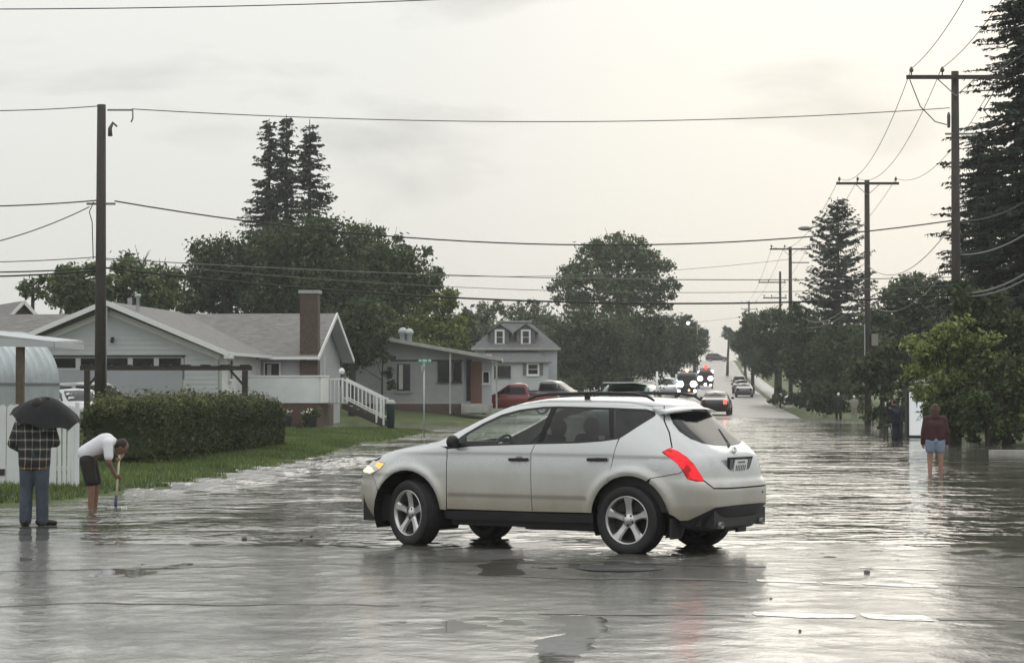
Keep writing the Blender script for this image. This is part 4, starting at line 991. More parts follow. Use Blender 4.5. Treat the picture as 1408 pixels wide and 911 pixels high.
t_ = thing('waste_bin', 'tall dark green waste bin with a pale lid at the foot of the porch steps', 'bin', (p.x, p.y, bz))
MB().lathe([(.0, 0), (.155, 0), (.19, 1.05), (.19, 1.08)], 16).build('bin_body', 'green_bin', t_); MB().lathe([(.21, 1.08), (.21, 1.14), (.12, 1.24), (0, 1.26)], 16).build('lid', 'concrete', t_)
for k in range(2): MB().box((.05 - .1 * k, -.19, .9), (.05, .05, .12)).build('handle', 'green_bin', t_)
for i, (hx, hy, lab) in enumerate(((6.6, 2.7, 'black pot of white flowers by the porch wall, nearer the hedge'), (7.6, 2.9, 'black pot of white flowers by the porch wall, nearer the steps'))):
    p = hpt(hx, hy); bz = gz1(p.x, p.y); t_ = thing('flower_pot', lab, 'flower pot', (p.x, p.y, bz), 0, 'flower pots in front of the porch')
    MB().lathe([(0, 0), (.24, 0), (.33, .50), (.34, .56), (.30, .56), (.28, .50), (0, .49)], 18).build('pot', 'terracotta', t_)
    rr = random.Random(i); fl, lf = MB(), MB()
    for k in range(70):
        a, r_ = rr.random() * math.tau, rr.random() ** .5 * .36; c = Vector((r_ * math.cos(a), r_ * math.sin(a), .62 + .18 * rr.random() - r_ * .2))
        if k % 3 == 0: fl.ball(c + Vector((0, 0, .05)), .045, 6, 4, (1, 1, .6))
        else: lf.add([c, c + Vector((.07, .02, .05)), c + Vector((.02, .06, .09)), c + Vector((-.05, .03, .04))], [(0, 1, 2, 3)])
    o = lf.build('leaves', 'leaf_hedge', t_); o['kind'] = 'stuff'; o = fl.build('blossoms', 'flower_white', t_); o['kind'] = 'stuff'
# --- grey gabled house at far left
p = at(31, 413, 116); bz = gz1(p.x, 116)
t_ = thing('gabled_house', 'dark gabled house with white rake boards behind the round shed', 'house', (p.x, 116, bz - .02), R(24))
hz = p.z - bz; hw = 2.3
mb = MB().prism([(-hw, 0, 0), (hw, 0, 0), (hw, 0, hz - 2.4), (0, 0, hz - .15), (-hw, 0, hz - 2.4)], (0, 8, 0)); mb.build('wall', 'brown_wood', t_)
for s_ in (-1, 1):
    slab('roof', (0, -.35, hz), (s_ * (hw + .35), -.35, hz - 2.85), (s_ * (hw + .35), 8.3, hz - 2.85), (0, 8.3, hz), .1, 'shingle', t_)
    MB().bar((0, -.38, hz - .05), (s_ * (hw + .36), -.38, hz - 2.9), .05, .16).build('fascia', 'trim_white', t_)
window(t_, 0, 0, hz - 2.2, .8, .9)
# --- round shed of ribbed metal
axd = Vector((.42, .91, 0)).normalized(); far_c = at(31, 520, 76); rad, base_h, LEN = 1.66, 1.55, 8.0
bz = gz1(far_c.x, 75)
t_ = thing('round_shed', 'pale ribbed metal quonset shed with a curved roof behind the picket fence', 'shed', (far_c.x, 75, bz), math.atan2(axd.y, axd.x))
nr, na = 200, 26; V = []
sec = [(-rad, 0)] + [(-rad, base_h * .5)] + [(-rad * math.cos(math.pi * k / na), base_h + rad * math.sin(math.pi * k / na)) for k in range(na + 1)] + [(rad, base_h * .5), (rad, 0)]
for i in range(nr):
    u = i / (nr - 1); ph = (u * LEN / .40) % 1.0; rib = .035 * (1 if ph < .12 else 0) + .008 * math.sin(u * LEN / .08 * math.tau / 2)
    for a, z in sec:
        l = math.hypot(a, max(0, z - base_h)) or 1; V.append((-LEN + u * LEN, a * (1 + rib / l), z + (rib * max(0, z - base_h) / l)))
ns = len(sec); F = [(i * ns + k, i * ns + k + 1, (i + 1) * ns + k + 1, (i + 1) * ns + k) for i in range(nr - 1) for k in range(ns - 1)]
me = fastmesh('shell', np.array(V), np.array(F)); link('shell', me, t_, 'galv')
for xx in (-LEN, -.001): MB().prism([(xx, a * .985, z * .99) for a, z in sec], (-.03, 0, 0)).build('end_wall', 'galv', t_)
MB().bar((-LEN, -rad - .02, base_h), (0, -rad - .02, base_h), .05, .07).build('sill_rail', 'metal_grey', t_)
# --- carport at the left edge
p = at(60, 470, 58); bz = gz1(p.x, 58)
t_ = thing('carport', 'white edged flat carport roof on a brown post at the left edge', 'carport', (p.x, 58, bz), 0)
zt = p.z - bz; W = 4.2
slab('roof', (.25, -.1, zt + .02), (.25, 4, zt + .12), (-W, 4, zt + .62), (-W, -.1, zt + .52), .06, 'white_siding', t_)
MB().prism([(.27, -.14, zt - .13), (.27, -.14, zt + .02), (-W, -.14, zt + .16), (-W, -.14, zt - .06)], (0, .05, 0)).build('fascia', 'white_siding', t_)
MB().prism([(.05, -.12, zt + .03), (-W, -.12, zt + .17), (-W, -.12, zt + .50)], (0, .08, 0)).build('roof_end', 'grey_siding', t_)
MB().box((.27, 1.9, zt - .06), (.05, 3.9, .15)).build('fascia', 'white_siding', t_)
for xx in (-.60, -W + .3): MB().box((xx, .1, zt / 2 - .06), (.19, .19, zt - .12)).build('post', 'brown_wood', t_)
# --- dark timber arbour in the garden
a, b = at(120, 502, 72), at(337, 502, 72); bz = gz1(a.x, 72); hz = a.z - bz - .16; wv = b.x - a.x
t_ = thing('timber_arbour', 'dark timber arbour of two posts and a long beam behind the hedge', 'arbour', (a.x, 72, bz), 0)
for xx in (0, wv): MB().box((xx, 0, hz / 2), (.17, .17, hz)).build('post', 'dark_wood', t_)
MB().box((wv / 2, 0, hz + .075), (wv + .42, .20, .14)).build('beam', 'dark_wood', t_)
for k in range(9): MB().box((.0 + wv * k / 8, .0, hz + .165), (.30, .26, .035)).build('top_board', 'dark_wood', t_)
for xx, s_ in ((0, 1), (wv, -1)): MB().bar((xx, 0, hz - .5), (xx + s_ * .45, 0, hz), .07, .07).build('brace', 'dark_wood', t_)
# --- bungalow beyond the side street
a = at(525, 462, 128); BX = a.x; bz = gz1(BX, 126)
t_ = thing('bungalow', 'low grey bungalow with a shallow white edged roof and a brown door', 'house', (BX, 128, bz - .05), 0)
px = lambda x: (x - 525) / 3200 * 128
hz = a.z - bz; zr = lambda x: hz - .178 * abs(x)
xw0, xw1 = px(470), px(637)
lap_wall('front_wall', lambda z: (max(xw0, -(hz - .15 - z) / .178), min(xw1, (hz - .15 - z) / .178)), .55, hz - .2, 0, 'bungalow_siding', t_, .2)
MB().box(((xw0 + xw1) / 2, .05, .27), (xw1 - xw0, .3, .56)).build('foundation', 'brick_dark', t_)
MB().box((xw1 - .1, 5, 1.8), (.2, 9.7, 3.0)).build('side_wall', 'white_siding', t_)
MB().box((xw0 + .1, 5, 1.8), (.2, 9.7, 3.0)).build('side_wall', 'bungalow_siding', t_)
for s_, xe in ((-1, px(470)), (1, px(690))):
    slab('roof', (0, -.8, hz), (xe, -.8, zr(xe)), (xe, 10.5, zr(xe)), (0, 10.5, hz), .12, 'shingle', t_)
    MB().bar((0, -.84, hz - .06), (xe, -.84, zr(xe) - .06), .05, .20).build('fascia', 'concrete', t_)
    MB().bar((xe, -.8, zr(xe) - .05), (xe, 10.5, zr(xe) - .05), .06, .16).build('gutter', 'trim_white', t_)
MB().bar((0.5, -.02, 2.92), (xw1, -.02, 2.92), .05, .08).build('gable_trim', 'dark_wood', t_)
window(t_, px(555), 0, 2.0, px(545) * 0 + .75, 1.5, frame='bungalow_siding', curtain=True)
window(t_, px(611), 0, 2.35, .62, 1.1, frame='dark_wood')
window(t_, px(628.5), 0, 2.35, .40, 1.1, frame='dark_wood')
# porch end wall with the brown door
MB().box((px(655), 1.2, 1.8), (px(676) - px(634), .2, 3.0)).build('porch_wall', 'white_siding', t_)
dr = MB().box((px(654.5), 1.07, 1.72), (.62, .08, 2.3)).build('door', 'door_brown', t_); MB().ball((px(659), 1.0, 1.6), .05, 8, 6).build('handle', 'metal_grey', dr)
MB().box((px(645), 1.08, 1.85), (.34, .06, 2.3)).build('side_light', 'window_dark', t_)
window(t_, px(668), 1.1, 2.0, .3, .6)
for xx in (px(619.5), px(683)): MB().box((xx, -.7, zr(xx) / 2 - .1), (.09, .09, zr(xx) - .2)).build('porch_post', 'concrete', t_)
MB().box((px(656), .2, .28), (1.7, 2.0, .56)).build('porch_floor', 'concrete', t_)
for k in range(3): MB().box((px(656), -.95 - .28 * k, .42 - .14 * k), (1.3, .28, .12)).build('step', 'concrete', t_)
for k, xx in enumerate((px(549), px(558))): MB().lathe([(.16, 0), (.16, .55), (.26, .6), (.26, .75), (.12, .9), (0, .92)], 12, 'z', (xx, 4, zr(xx) - .1)).build('roof_vent', 'galv', t_)
MB().box((px(554), 4.3, hz + .1), (.5, .4, .5)).build('vent_box', 'metal_grey', t_)
# --- grey house with two dormers
a = at(709, 478, 188); HX = a.x; bz = gz1(HX, 188)
t_ = thing('dormer_house', 'pale house with a steep dark roof, two white framed dormer windows and a porch roof', 'house', (HX, 188, bz - .05), 0)
q = lambda x: (x - 709) / 3200 * 188; zz = lambda y: 1.76 + (537 - y) / 3200 * 188 - bz
e0, e1, r0, r1 = q(648), q(771), q(688), q(729); ze, zr_ = zz(478), zz(440)
lap_wall('front_wall', lambda z: (q(653), q(766)), 0, ze, 0, 'white_siding', t_, .22)
MB().box((q(766) - .1, 4, ze / 2), (.2, 7.9, ze)).build('side_wall', 'white_siding', t_); MB().box((q(653) + .1, 4, ze / 2), (.2, 7.9, ze)).build('side_wall', 'white_siding', t_)
rf = MB(); v8 = [(e0, -.5, ze), (e1, -.5, ze), (e1, 8.5, ze), (e0, 8.5, ze), (r0, 3.6, zr_), (r1, 3.6, zr_), (r1, 4.4, zr_), (r0, 4.4, zr_)]
rf.add(v8, [(0, 1, 5, 4), (1, 2, 6, 5), (2, 3, 7, 6), (3, 0, 4, 7), (4, 5, 6, 7), (3, 2, 1, 0)]); rf.build('roof', 'shingle_dark', t_)
MB().box(((e0 + e1) / 2, -.53, ze - .04), (e1 - e0, .06, .18)).build('fascia', 'concrete', t_)
MB().box(((r0 + r1) / 2, 4, zr_ + .06), (r1 - r0 + .3, 1.2, .12)).build('ridge_cap', 'concrete', t_)
for xx in (q(687), q(723)):
    d = MB().prism([(xx - .75, .3, ze + .35), (xx + .75, .3, ze + .35), (xx + .75, .3, zz(455)), (xx, .3, zz(446)), (xx - .75, .3, zz(455))], (0, 3, 0)); do = d.build('dormer', 'shingle_dark', t_)
    for s_ in (-1, 1): slab('dormer_roof', (xx, .05, zz(443.5)), (xx + s_ * 1.0, .05, zz(455.5)), (xx + s_ * 1.0, 3.6, zz(455.5)), (xx, 3.6, zz(443.5)), .09, 'shingle_dark', do)
    window(do, xx, .28, (zz(472) + zz(453)) / 2, .50, zz(453) - zz(472) - .15, fw=.15, bars=(0, 1), sill=False)
pr = MB().add([(q(668), -2.2, zz(497)), (q(758), -2.2, zz(497)), (q(738), 0, zz(481)), (q(668), 0, zz(481)), (q(668), -2.2, zz(498.5)), (q(758), -2.2, zz(498.5)), (q(738), 0, zz(497)), (q(668), 0, zz(497))], [(0, 1, 2, 3), (0, 4, 5, 1), (1, 5, 6, 2), (4, 7, 6, 5), (3, 7, 4, 0)]); pr.build('porch_roof', 'shingle_dark', t_)
lap_wall('porch_wall', lambda z: (q(672), q(754)), 0, zz(498.5), -1.9, 'white_siding', t_, .22)
MB().box((q(754) - .1, -1, zz(498.5) / 2), (.2, 1.75, zz(498.5))).build('porch_side', 'white_siding', t_)
window(t_, q(691), -1.9, zz(510), 1.15, .75, frame='dark_wood', fw=.09)
w_ = window(t_, q(732.5), -1.9, zz(507), .75, .75, fw=.12, bars=(0, 1))
for s_ in (-1, 1): MB().box((q(732.5) + s_ * .68, -1.95, zz(507)), (.26, .05, .95)).build('shutter', 'shingle_dark', t_)
# ------------------------------------------------------------------ fence
FY = 40.2; bz = .10
t_ = thing('picket_fence', 'weathered white picket fence with a boarded gate at the left edge', 'fence', (at(0, 600, FY).x, FY, bz), 0)
fx = lambda x: x / 3200 * FY
rr = random.Random(4); tmpl = {}
def picket(x, w, h, y=0.0):
    mb = MB().prism([(-w / 2, 0, 0), (w / 2, 0, 0), (w / 2, 0, h - .05), (w * .22, 0, h), (-w * .22, 0, h), (-w / 2, 0, h - .05)], (0, .022, 0))
    o = mb.build('picket', 'white_paint', t_); o.location = (x, y + rr.uniform(-.004, .004), rr.uniform(-.02, .01)); o.rotation_euler = (0, rr.uniform(-.012, .012), 0)
x = -90
while x < 72:
    wpx = rr.choice((8.2, 9.4, 10.5)); picket(fx(x + wpx / 2), wpx / 3200 * FY, 1.42 + .02 * rr.random()); x += wpx + rr.choice((.5, .7, 2.2))
for k, x in enumerate((74.5, 82.0, 88.5, 94.5, 100.5)): picket(fx(x), .064, 1.40)
MB().box((fx(105.5), .03, .72), (.065, .07, 1.48)).build('post', 'white_paint', t_); MB().box((fx(72) - .01, .06, .72), (.08, .08, 1.5)).build('post', 'white_paint', t_)
for zz_ in (.32, 1.12): MB().box((fx(8), .055, zz_), (fx(196), .04, .085)).build('rail', 'white_paint', t_)
MB().box((fx(3), -.012, .26), (.10, .02, .11)).build('latch', 'dark_wood', t_)
# ------------------------------------------------------------------ poles, lamp, wires
def utility_pole(name, label, x, y, z0, z1, r, arms=(), braces=True, group='utility poles along the street', insul=(-1, -.3, 1)):
    t_ = thing(name, label, 'utility pole', (x, y, z0), 0, group)
    h = z1 - z0
    MB().tube([(0, 0, -.5), (0, 0, h * .5), (0, 0, h)], [r * 1.15, r, r * .82], 14).build('pole', 'pole_wood', t_)
    for (za, half, off) in arms:
        az = za - z0
        ao = MB().box((off, -r - .06, az), (2 * half, .10, .13)).build('crossarm', 'pole_wood', t_)
        for k in insul:
            MB().lathe([(.022, 0), (.022, .10), (.065, .12), (.075, .2), (.04, .24), (.05, .27), (0, .29)], 8, 'z', (off + k * (half - .12), -r - .06, az + .06)).build('insulator', 'porcelain', ao)
        if braces:
            for s_ in (-1, 1): MB().bar((s_ * .62 + off * .3, -r - .05, az - .06), (0, -r - .02, az - .62), .03, .03).build('brace', 'metal_grey', t_)
    return t_
ZP = lambda py, Y: EYE + (YH - py) / FPX * Y
lp = at(138, 500, 69); lz = gz1(lp.x, 69)
t_ = utility_pole('utility_pole', 'thick dark utility pole standing behind the hedge at left', lp.x, 69, lz, ZP(143, 69), .155)
hh = ZP(143, 69) - lz
MB().box((.55, 0, hh - .16), (.75, .05, .05)).tube([(.93, 0, hh - .14), (.93, 0, hh - .42), (.88, 0, hh - .52)], .025, 6).build('bracket', 'metal_grey', t_)
MB().tube([(.28, -.1, hh - .95), (.27, -.1, hh - .72), (.36, -.1, hh - .55), (.48, -.1, hh - .66)], [.07, .06, .05, .03], 8).build('lightning_arrester', 'porcelain', t_)
MB().box((0, 0, hh - 2.95), (.85, .10, .06)).build('cable_bracket', 'metal_grey', t_)
MB().tube([(-.2, -.1, hh - 2.9), (-.33, -.1, hh - 3.2), (-.24, -.12, hh - 3.5), (-.2, -.14, hh - 4.6)], .015, 5).build('drip_loop', 'wire_black', t_)
MB().tube([(.2, -.14, hh - 6), (.2, -.14, .5)], .02, 6).build('ground_wire', 'metal_grey', t_)
RL = 7.9
P = []
for k, (pxx, L, topy, r, aw) in enumerate(((1315, 8.0, 97, .16, 1.62), (1193, 8.0, 247, .155, 1.60), (1087, 6.1, 339, .15, 1.6), (1073, 7.0, 373, .14, 0), (1030, 6.6, 414, .15, 1.4))):
    Y = L * 3200 / (pxx - 985); X = L2X(L, Y); z0 = gz1(X, Y); z1 = ZP(topy, Y)
    P.append((X, Y, z0, z1))
lab = ('tall dark utility pole with a wide crossarm in front of the big spruce at right', 'dark utility pole with crossarm and street lamp standing in the flood water', 'third utility pole down the right side, with a crossarm, in front of the dark trees',
       'thin utility pole with two short arms close behind the third pole', 'farthest utility pole down the street, with a crossarm above the trees')
X, Y, z0, z1 = P[0]; p1 = utility_pole('utility_pole', lab[0], X, Y, z0, z1, .15, [(z1 - .22, 1.66, 0)], insul=(-.97, -.30, .97))
MB().lathe([(.0, 0), (.05, .02), (.06, .42), (.03, .52), (0, .54)], 10, 'z', (-.22, -.02, z1 - z0 - 1.9)).build('cutout_fuse', 'porcelain', p1)
MB().box((.2, -.05, z1 - z0 - 2.1), (1.1, .06, .06)).build('cable_bracket', 'metal_grey', p1)
MB().tube([(-1.55, -.2, z1 - z0 - .3), (-1.2, -.2, z1 - z0 - 1.2), (-.7, -.15, z1 - z0 - 1.7), (-.3, -.1, z1 - z0 - 1.8)], .018, 5).build('jumper_wire', 'wire_black', p1)
MB().tube([(1.5, -.2, z1 - z0 - .3), (.9, -.2, z1 - z0 - 1.3), (1.5, -.15, z1 - z0 - 2.05)], .018, 5).build('jumper_wire', 'wire_black', p1)
X, Y, z0, z1 = P[1]; p2 = utility_pole('utility_pole', lab[1], X, Y, z0, z1, .16, [(z1 - .2, 1.66, 0)], insul=(-.97, -.34, .97))
la = MB().tube([(0, -.1, ZP(310, Y) - z0), (-1.5, -.1, ZP(308, Y) - z0 + .05), (-3.05, -.1, ZP(313, Y) - z0)], .035, 6).build('lamp_arm', 'metal_grey', p2)
MB().ball((-3.3, -.1, ZP(314, Y) - z0), .22, 10, 6, (1.75, .8, .55)).build('lamp_head', 'metal_grey', la)
MB().box((.36, -.12, ZP(467, Y) - z0), (.34, .25, .62)).build('meter_box', 'beige_cloth', p2)
MB().box((-.17, -.14, ZP(470, Y) - z0), (.05, .05, 1.9)).build('conduit', 'galv', p2)
X, Y, z0, z1 = P[2]; p3 = utility_pole('utility_pole', lab[2], X, Y, z0, z1, .16, [(z1 - .2, 1.7, 0)])
MB().box((.8, 0, z1 - z0 - 1.3), (1.5, .08, .08)).build('crossarm', 'pole_wood', p3)
X, Y, z0, z1 = P[3]; p4 = utility_pole('utility_pole', lab[3], X, Y, z0, z1, .15, [(z1 - 1.2, 1.5, -.9), (z1 - 2.9, 1.3, -.6)], braces=False)
X, Y, z0, z1 = P[4]; p5 = utility_pole('utility_pole', lab[4], X, Y, z0, z1, .2, [(z1 - .3, 1.6, 0), (z1 - 1.6, 1.6, 0)])
MB().box((0, 0, z1 - z0 - 2.6), (2.6, .4, .15)).build('transformer_rack', 'metal_grey', p5)
NW = [0]
def wire(label, a, b, sag, r=.016, m='wire_black', group='overhead wires', wob=0):
    r *= .85
    a, b = Vector(a), Vector(b); n = 28; pts = []
    for i in range(n + 1):
        t = i / n; p = a.lerp(b, t); p.z -= 4 * sag * t * (1 - t); pts.append(p)
    mb = MB().tube(pts, r, 5); o = mb.build('overhead_wire', m); tag(o, label, 'wire', group); return o
LPx = lambda py, dx=0: Vector((lp.x + dx, 69, ZP(py, 69)))
RP = lambda py, dx=0: Vector((P[0][0] + dx, P[0][1] - .1, ZP(py, P[0][1])))
wire('highest thin wire crossing the sky between the left and right poles', LPx(149, .9), RP(148, -.2), .42, .017)
wire('second wire across the junction, twisted service cable meeting the left pole at bracket height', LPx(276, .4), RP(303, -.1), 1.05, .026)
wire('thick lower cable across the junction, passing in front of the round topped tree', LPx(368, .15), RP(405, -.1), .62, .034)
wire('slim middle cable across the junction just above the thick lower one', LPx(355, .15), RP(381, -.1), .30, .018, 'wire_grey')
wire('faint twin cable just under the slim middle cable across the junction', LPx(357, .15), RP(392, -.1), .55, .012, 'wire_grey')
k = LPx(0).x
for (ya, yb, r, lb) in ((148, 145, .017, 'topmost thin wire running left from the left pole out of view'), (281, 275, .024, 'bracket height cable running left from the left pole'), (356, 353, .016, 'slim grey cable leaving the left pole to the left above two thick ones'), (369, 368, .026, 'upper of two thick cables leaving the left pole to the left'), (377, 372, .03, 'lowest thick cable leaving the left pole to the left')):
    A, B = at(-190, ya, 66), LPx(yb, -.1); wire(lb, A, B, .12, r)
wire('slack service drop falling left from the left pole bracket', at(-120, 352, 60), LPx(284, -.35), .25, .02)
wire('long single wire slanting across the top left corner of the sky', at(-150, 12.5, 48), at(820, -11, 52), .12, .014)
arms = lambda k, e, dz=.28: Vector((P[k][0] + e, P[k][1] - .25, P[k][3] - .22 + dz))
for e, nm in ((-1.5, 'left'), (-.5, 'middle'), (1.5, 'right')):
    wire(f'{nm} power line between the first and second crossarm poles at right', arms(0, e), arms(1, e), 1.25, .014)
    wire(f'{nm} power line between the second and third crossarm poles at right', arms(1, e), arms(2, e), 1.5, .014)
    wire(f'{nm} power line between the third and farthest crossarm poles', arms(2, e), arms(4, e), 2.0, .015)
    wire(f'{nm} power line rising from the nearest crossarm pole out of the top of the view', arms(0, e), Vector((L2X(8 + e, 40), 40, 13.4)), .9, .014)
for j, (pa, pb, r, m_) in enumerate(((303, 262, .02, 'wire_black'), (350, 305, .03, 'wire_grey'), (403, 360, .035, 'wire_grey'), (407, 372, .035, 'wire_grey'))):
    wire(('upper slack cable', 'second slack cable', 'third slack cable, pale grey,', 'lowest slack cable, pale grey,')[j] + ' hanging in front of the big spruce at the right edge', RP(pa, .15), at(1500, pb - 62, 62), .55, r, m_)
for j, (pa, pb) in enumerate(((310, 345), (360, 395))):
    wire(('upper', 'lower')[j] + ' telephone cable between the first and second poles at right', RP(pa, -.15), Vector((P[1][0], P[1][1] - .2, ZP(pb + 20, P[1][1]))), 1.0, .018, 'wire_grey')
wire('sagging telephone cable between the second and third poles at right', Vector((P[1][0] - .2, P[1][1] - .2, ZP(395, P[1][1]))), Vector((P[2][0], P[2][1] - .2, ZP(420, P[2][1]))), 1.6, .03, 'wire_grey')
wire('lower telephone cable between the second and third poles at right', Vector((P[1][0] - .2, P[1][1] - .2, ZP(410, P[1][1]))), Vector((P[2][0], P[2][1] - .2, ZP(441, P[2][1]))), 1.0, .03, 'wire_grey')
wire('cable from the third pole leftwards across the street above the trees', Vector((P[2][0], P[2][1], ZP(356, P[2][1]))), Vector((L2X(-30, 190), 190, ZP(374, 190))), .8, .022, 'wire_grey')
wire('cable across the far end of the street under the evening sky', Vector((P[4][0], P[4][1], ZP(434, P[4][1]))), Vector((L2X(-25, P[4][1]), P[4][1], ZP(445, P[4][1]))), .8, .03, 'wire_black')
# ------------------------------------------------------------------ street sign, board, far things
p = at(583, 587, 90); bz = gz1(p.x, 90)
t_ = thing('street_sign', 'thin street sign post with a green name blade on the corner lawn', 'street sign', (p.x, 90, bz), 0)
hz = ZP(499, 90) - bz
MB().tube([(0, 0, 0), (0, 0, hz)], .028, 8).build('post', 'galv', t_)
bo = MB().box((.03, 0, hz + .10), (.54, .015, .16)).build('name_blade', 'sign_green', t_)
lt = MB()
for x0, x1 in ((-.225, -.135), (-.085, .085), (.14, .24)):
    x = x0
    while x < x1: lt.box((x + .03 + .010, -.0105, hz + .10), (.019, .004, .085)); lt.box((x + .03 + .014, -.0107, hz + .13 - .045 * (int(x * 997) % 3) / 2), (.026, .004, .018)); x += .034
lo_ = lt.build('lettering', 'sign_white', bo); lo_['kind'] = 'stuff'
MB().box((0, 0, hz - .18), (.015, .42, .15), rz=.22).build('cross_blade', 'galv', t_); MB().box((-.075, 0, hz - .2), (.012, .4, .22), rz=.2).build('cross_blade', 'galv', t_)
MB().lathe([(.04, hz - .02), (.045, hz + .02), (0, hz + .03)], 8).build('cap', 'galv', t_)
p = at(1267, 610, 88); bz = -.02
t_ = thing('notice_board', 'glaring white panel with dark scrawled marks beside the light green bush', 'sign board', (p.x, 88, bz), R(4))
mat('panel_glow', (.8, .83, .84), .3, emis=(.92, .98, 1.0), estr=.22)  # white face with a weak glow
MB().box((0, 0, .92), (.98, .22, 1.62)).build('panel', 'panel_glow', t_)
fb = MB().box((-.55, 0, .92), (.09, .30, 1.86)).build('frame_post', 'black_plastic', t_); MB().box((.55, 0, .92), (.09, .30, 1.86)).build('frame_post', 'black_plastic', t_)
MB().box((0, 0, .04), (1.0, .26, .10)).build('plinth', 'black_plastic', t_); MB().box((0, .02, 1.79), (1.05, .26, .10)).build('top_rail', 'green_bin', t_)
i1 = MB().tube([(-.23, -.115, 1.7), (-.24, -.115, 1.5), (-.21, -.115, 1.3), (-.19, -.115, 1.15)], [.012, .028, .022, .01], 6); i1.build('blue_mark', 'board_blue', t_)
for j, pts in enumerate((((-.28, .95), (-.14, 1.02), (-.05, .88), (-.16, .72), (-.24, .62), (-.1, .66), (0, .8)), ((.02, 1.65), (.06, 1.4), (.03, 1.2), (.07, 1.0), (.05, .8)), ((.2, 1.7), (.26, 1.45), (.2, 1.2), (.28, 1.0)))):
    MB().tube([(x, -.113, .1 + z * .9) for x, z in pts], .011, 5).build('scrawl', 'board_ink', t_)
p = onz(1394, 624, 0)
t_ = MB().box((0, 0, .03), (1.3, .5, .16)).build('kerb_block', 'concrete'); t_.location = (p.x, p.y, 0); tag(t_, 'pale concrete kerb block just above the water at the right edge', 'kerb')
# manhole in the pavement beside the crossover
p = onz(852, 782, 0)
t_ = thing('manhole_cover', 'round iron manhole cover in the wet pavement behind the crossover', 'manhole', (p.x, p.y, .012)); 
MB().lathe([(.43, 0), (.43, .004), (.36, .006), (.355, .002)], 32).build('ring', 'black_plastic', t_); MB().lathe([(.35, .0), (.35, .004), (0, .005)], 28).build('lid', 'road_dark', t_)
for i, (a, b, s_) in enumerate(((1192, 787, .028), (1003, 742, .0), (838, 696, .0), (336, 741, .03), (414, 742, .022), (428, 737, .022), (1060, 823, .012), (1100, 867, .012))):
    if s_ == 0: continue
    q_ = onz(a, b, .01); o = MB().ball((0, 0, 0), s_, 7, 5, (1.2, 1, .8)).build('stone', 'gravel'); o.location = q_ + Vector((0, 0, s_ * .3)); o.rotation_euler = (0, 0, i)
    tag(o, ('dark stone on the pavement right of the crossover', 'pebble by the rear wheel of the crossover', '', 'leftmost pebble of three lying left of the crossover', 'middle pebble of three lying left of the crossover', 'rightmost pebble of three lying left of the crossover', 'small pebble above the near bright pavement joint', 'small pebble below the near bright pavement joint')[i], 'stone')
# gravel heap by the bungalow drive
p = at(556, 583, 100); o = MB().lathe([(1.15, -.2), (1.0, .12), (.55, .40), (.2, .52), (0, .54)], 22).build('gravel_heap', 'gravel'); o.location = (p.x, 103, gz1(p.x, 103)); o.scale = (1.2, 1, 1)
tag(o, 'low grey heap of gravel beside the green bin', 'gravel heap')
# ------------------------------------------------------------------ people: continuous bodies grown from limb volumes
def organic(name, caps, m, parent, voxel=.018, smooth=4):
    mb = MB()
    for c in caps:
        if c[0] == 'e':
            _, ce, rad, *rot = c; n, k = 14, 10; vs = []; Rm = rot[0] if rot else Matrix.Identity(3)
            for i in range(k + 1):
                t = math.pi * i / k
                for j in range(n):
                    a = math.tau * j / n; vs.append(Rm @ Vector((rad[0] * math.sin(t) * math.cos(a), rad[1] * math.sin(t) * math.sin(a), rad[2] * math.cos(t))) + Vector(ce))
            mb.add(vs, [(i * n + j, (i + 1) * n + j, (i + 1) * n + (j + 1) % n, i * n + (j + 1) % n) for i in range(k) for j in range(n)])
        else:
            a, ra, b, rb = Vector(c[0]), c[1], Vector(c[2]), c[3]; d = b - a; L = d.length
            if L < 1e-5: continue
            d /= L; pts, rs = [], []
            for t in (-90, -60, -30, 0): pts.append(a + d * ra * math.sin(R(t)) * .999); rs.append(max(.002, ra * math.cos(R(t))))
            for t in (.25, .5, .75): pts.append(a + d * L * t); rs.append(ra + (rb - ra) * t)
            for t in (0, 30, 60, 90): pts.append(b + d * rb * math.sin(R(t)) * .999); rs.append(max(.002, rb * math.cos(R(t))))
            mb.tube(pts, rs, 14)
    me = mb.mesh(name); o = bpy.data.objects.new(name, me); C.objects.link(o)
    r = o.modifiers.new('r', 'REMESH'); r.mode = 'VOXEL'; r.voxel_size = voxel; r.use_smooth_shade = True
    s = o.modifiers.new('s', 'SMOOTH'); s.iterations = smooth; s.factor = .5
    dg = bpy.context.evaluated_depsgraph_get(); m2 = bpy.data.meshes.new_from_object(o.evaluated_get(dg)); m2.name = name
    bpy.data.objects.remove(o); m2.materials.clear(); m2.polygons.foreach_set('use_smooth', [True] * len(m2.polygons))
    return link(name, m2, parent, m)
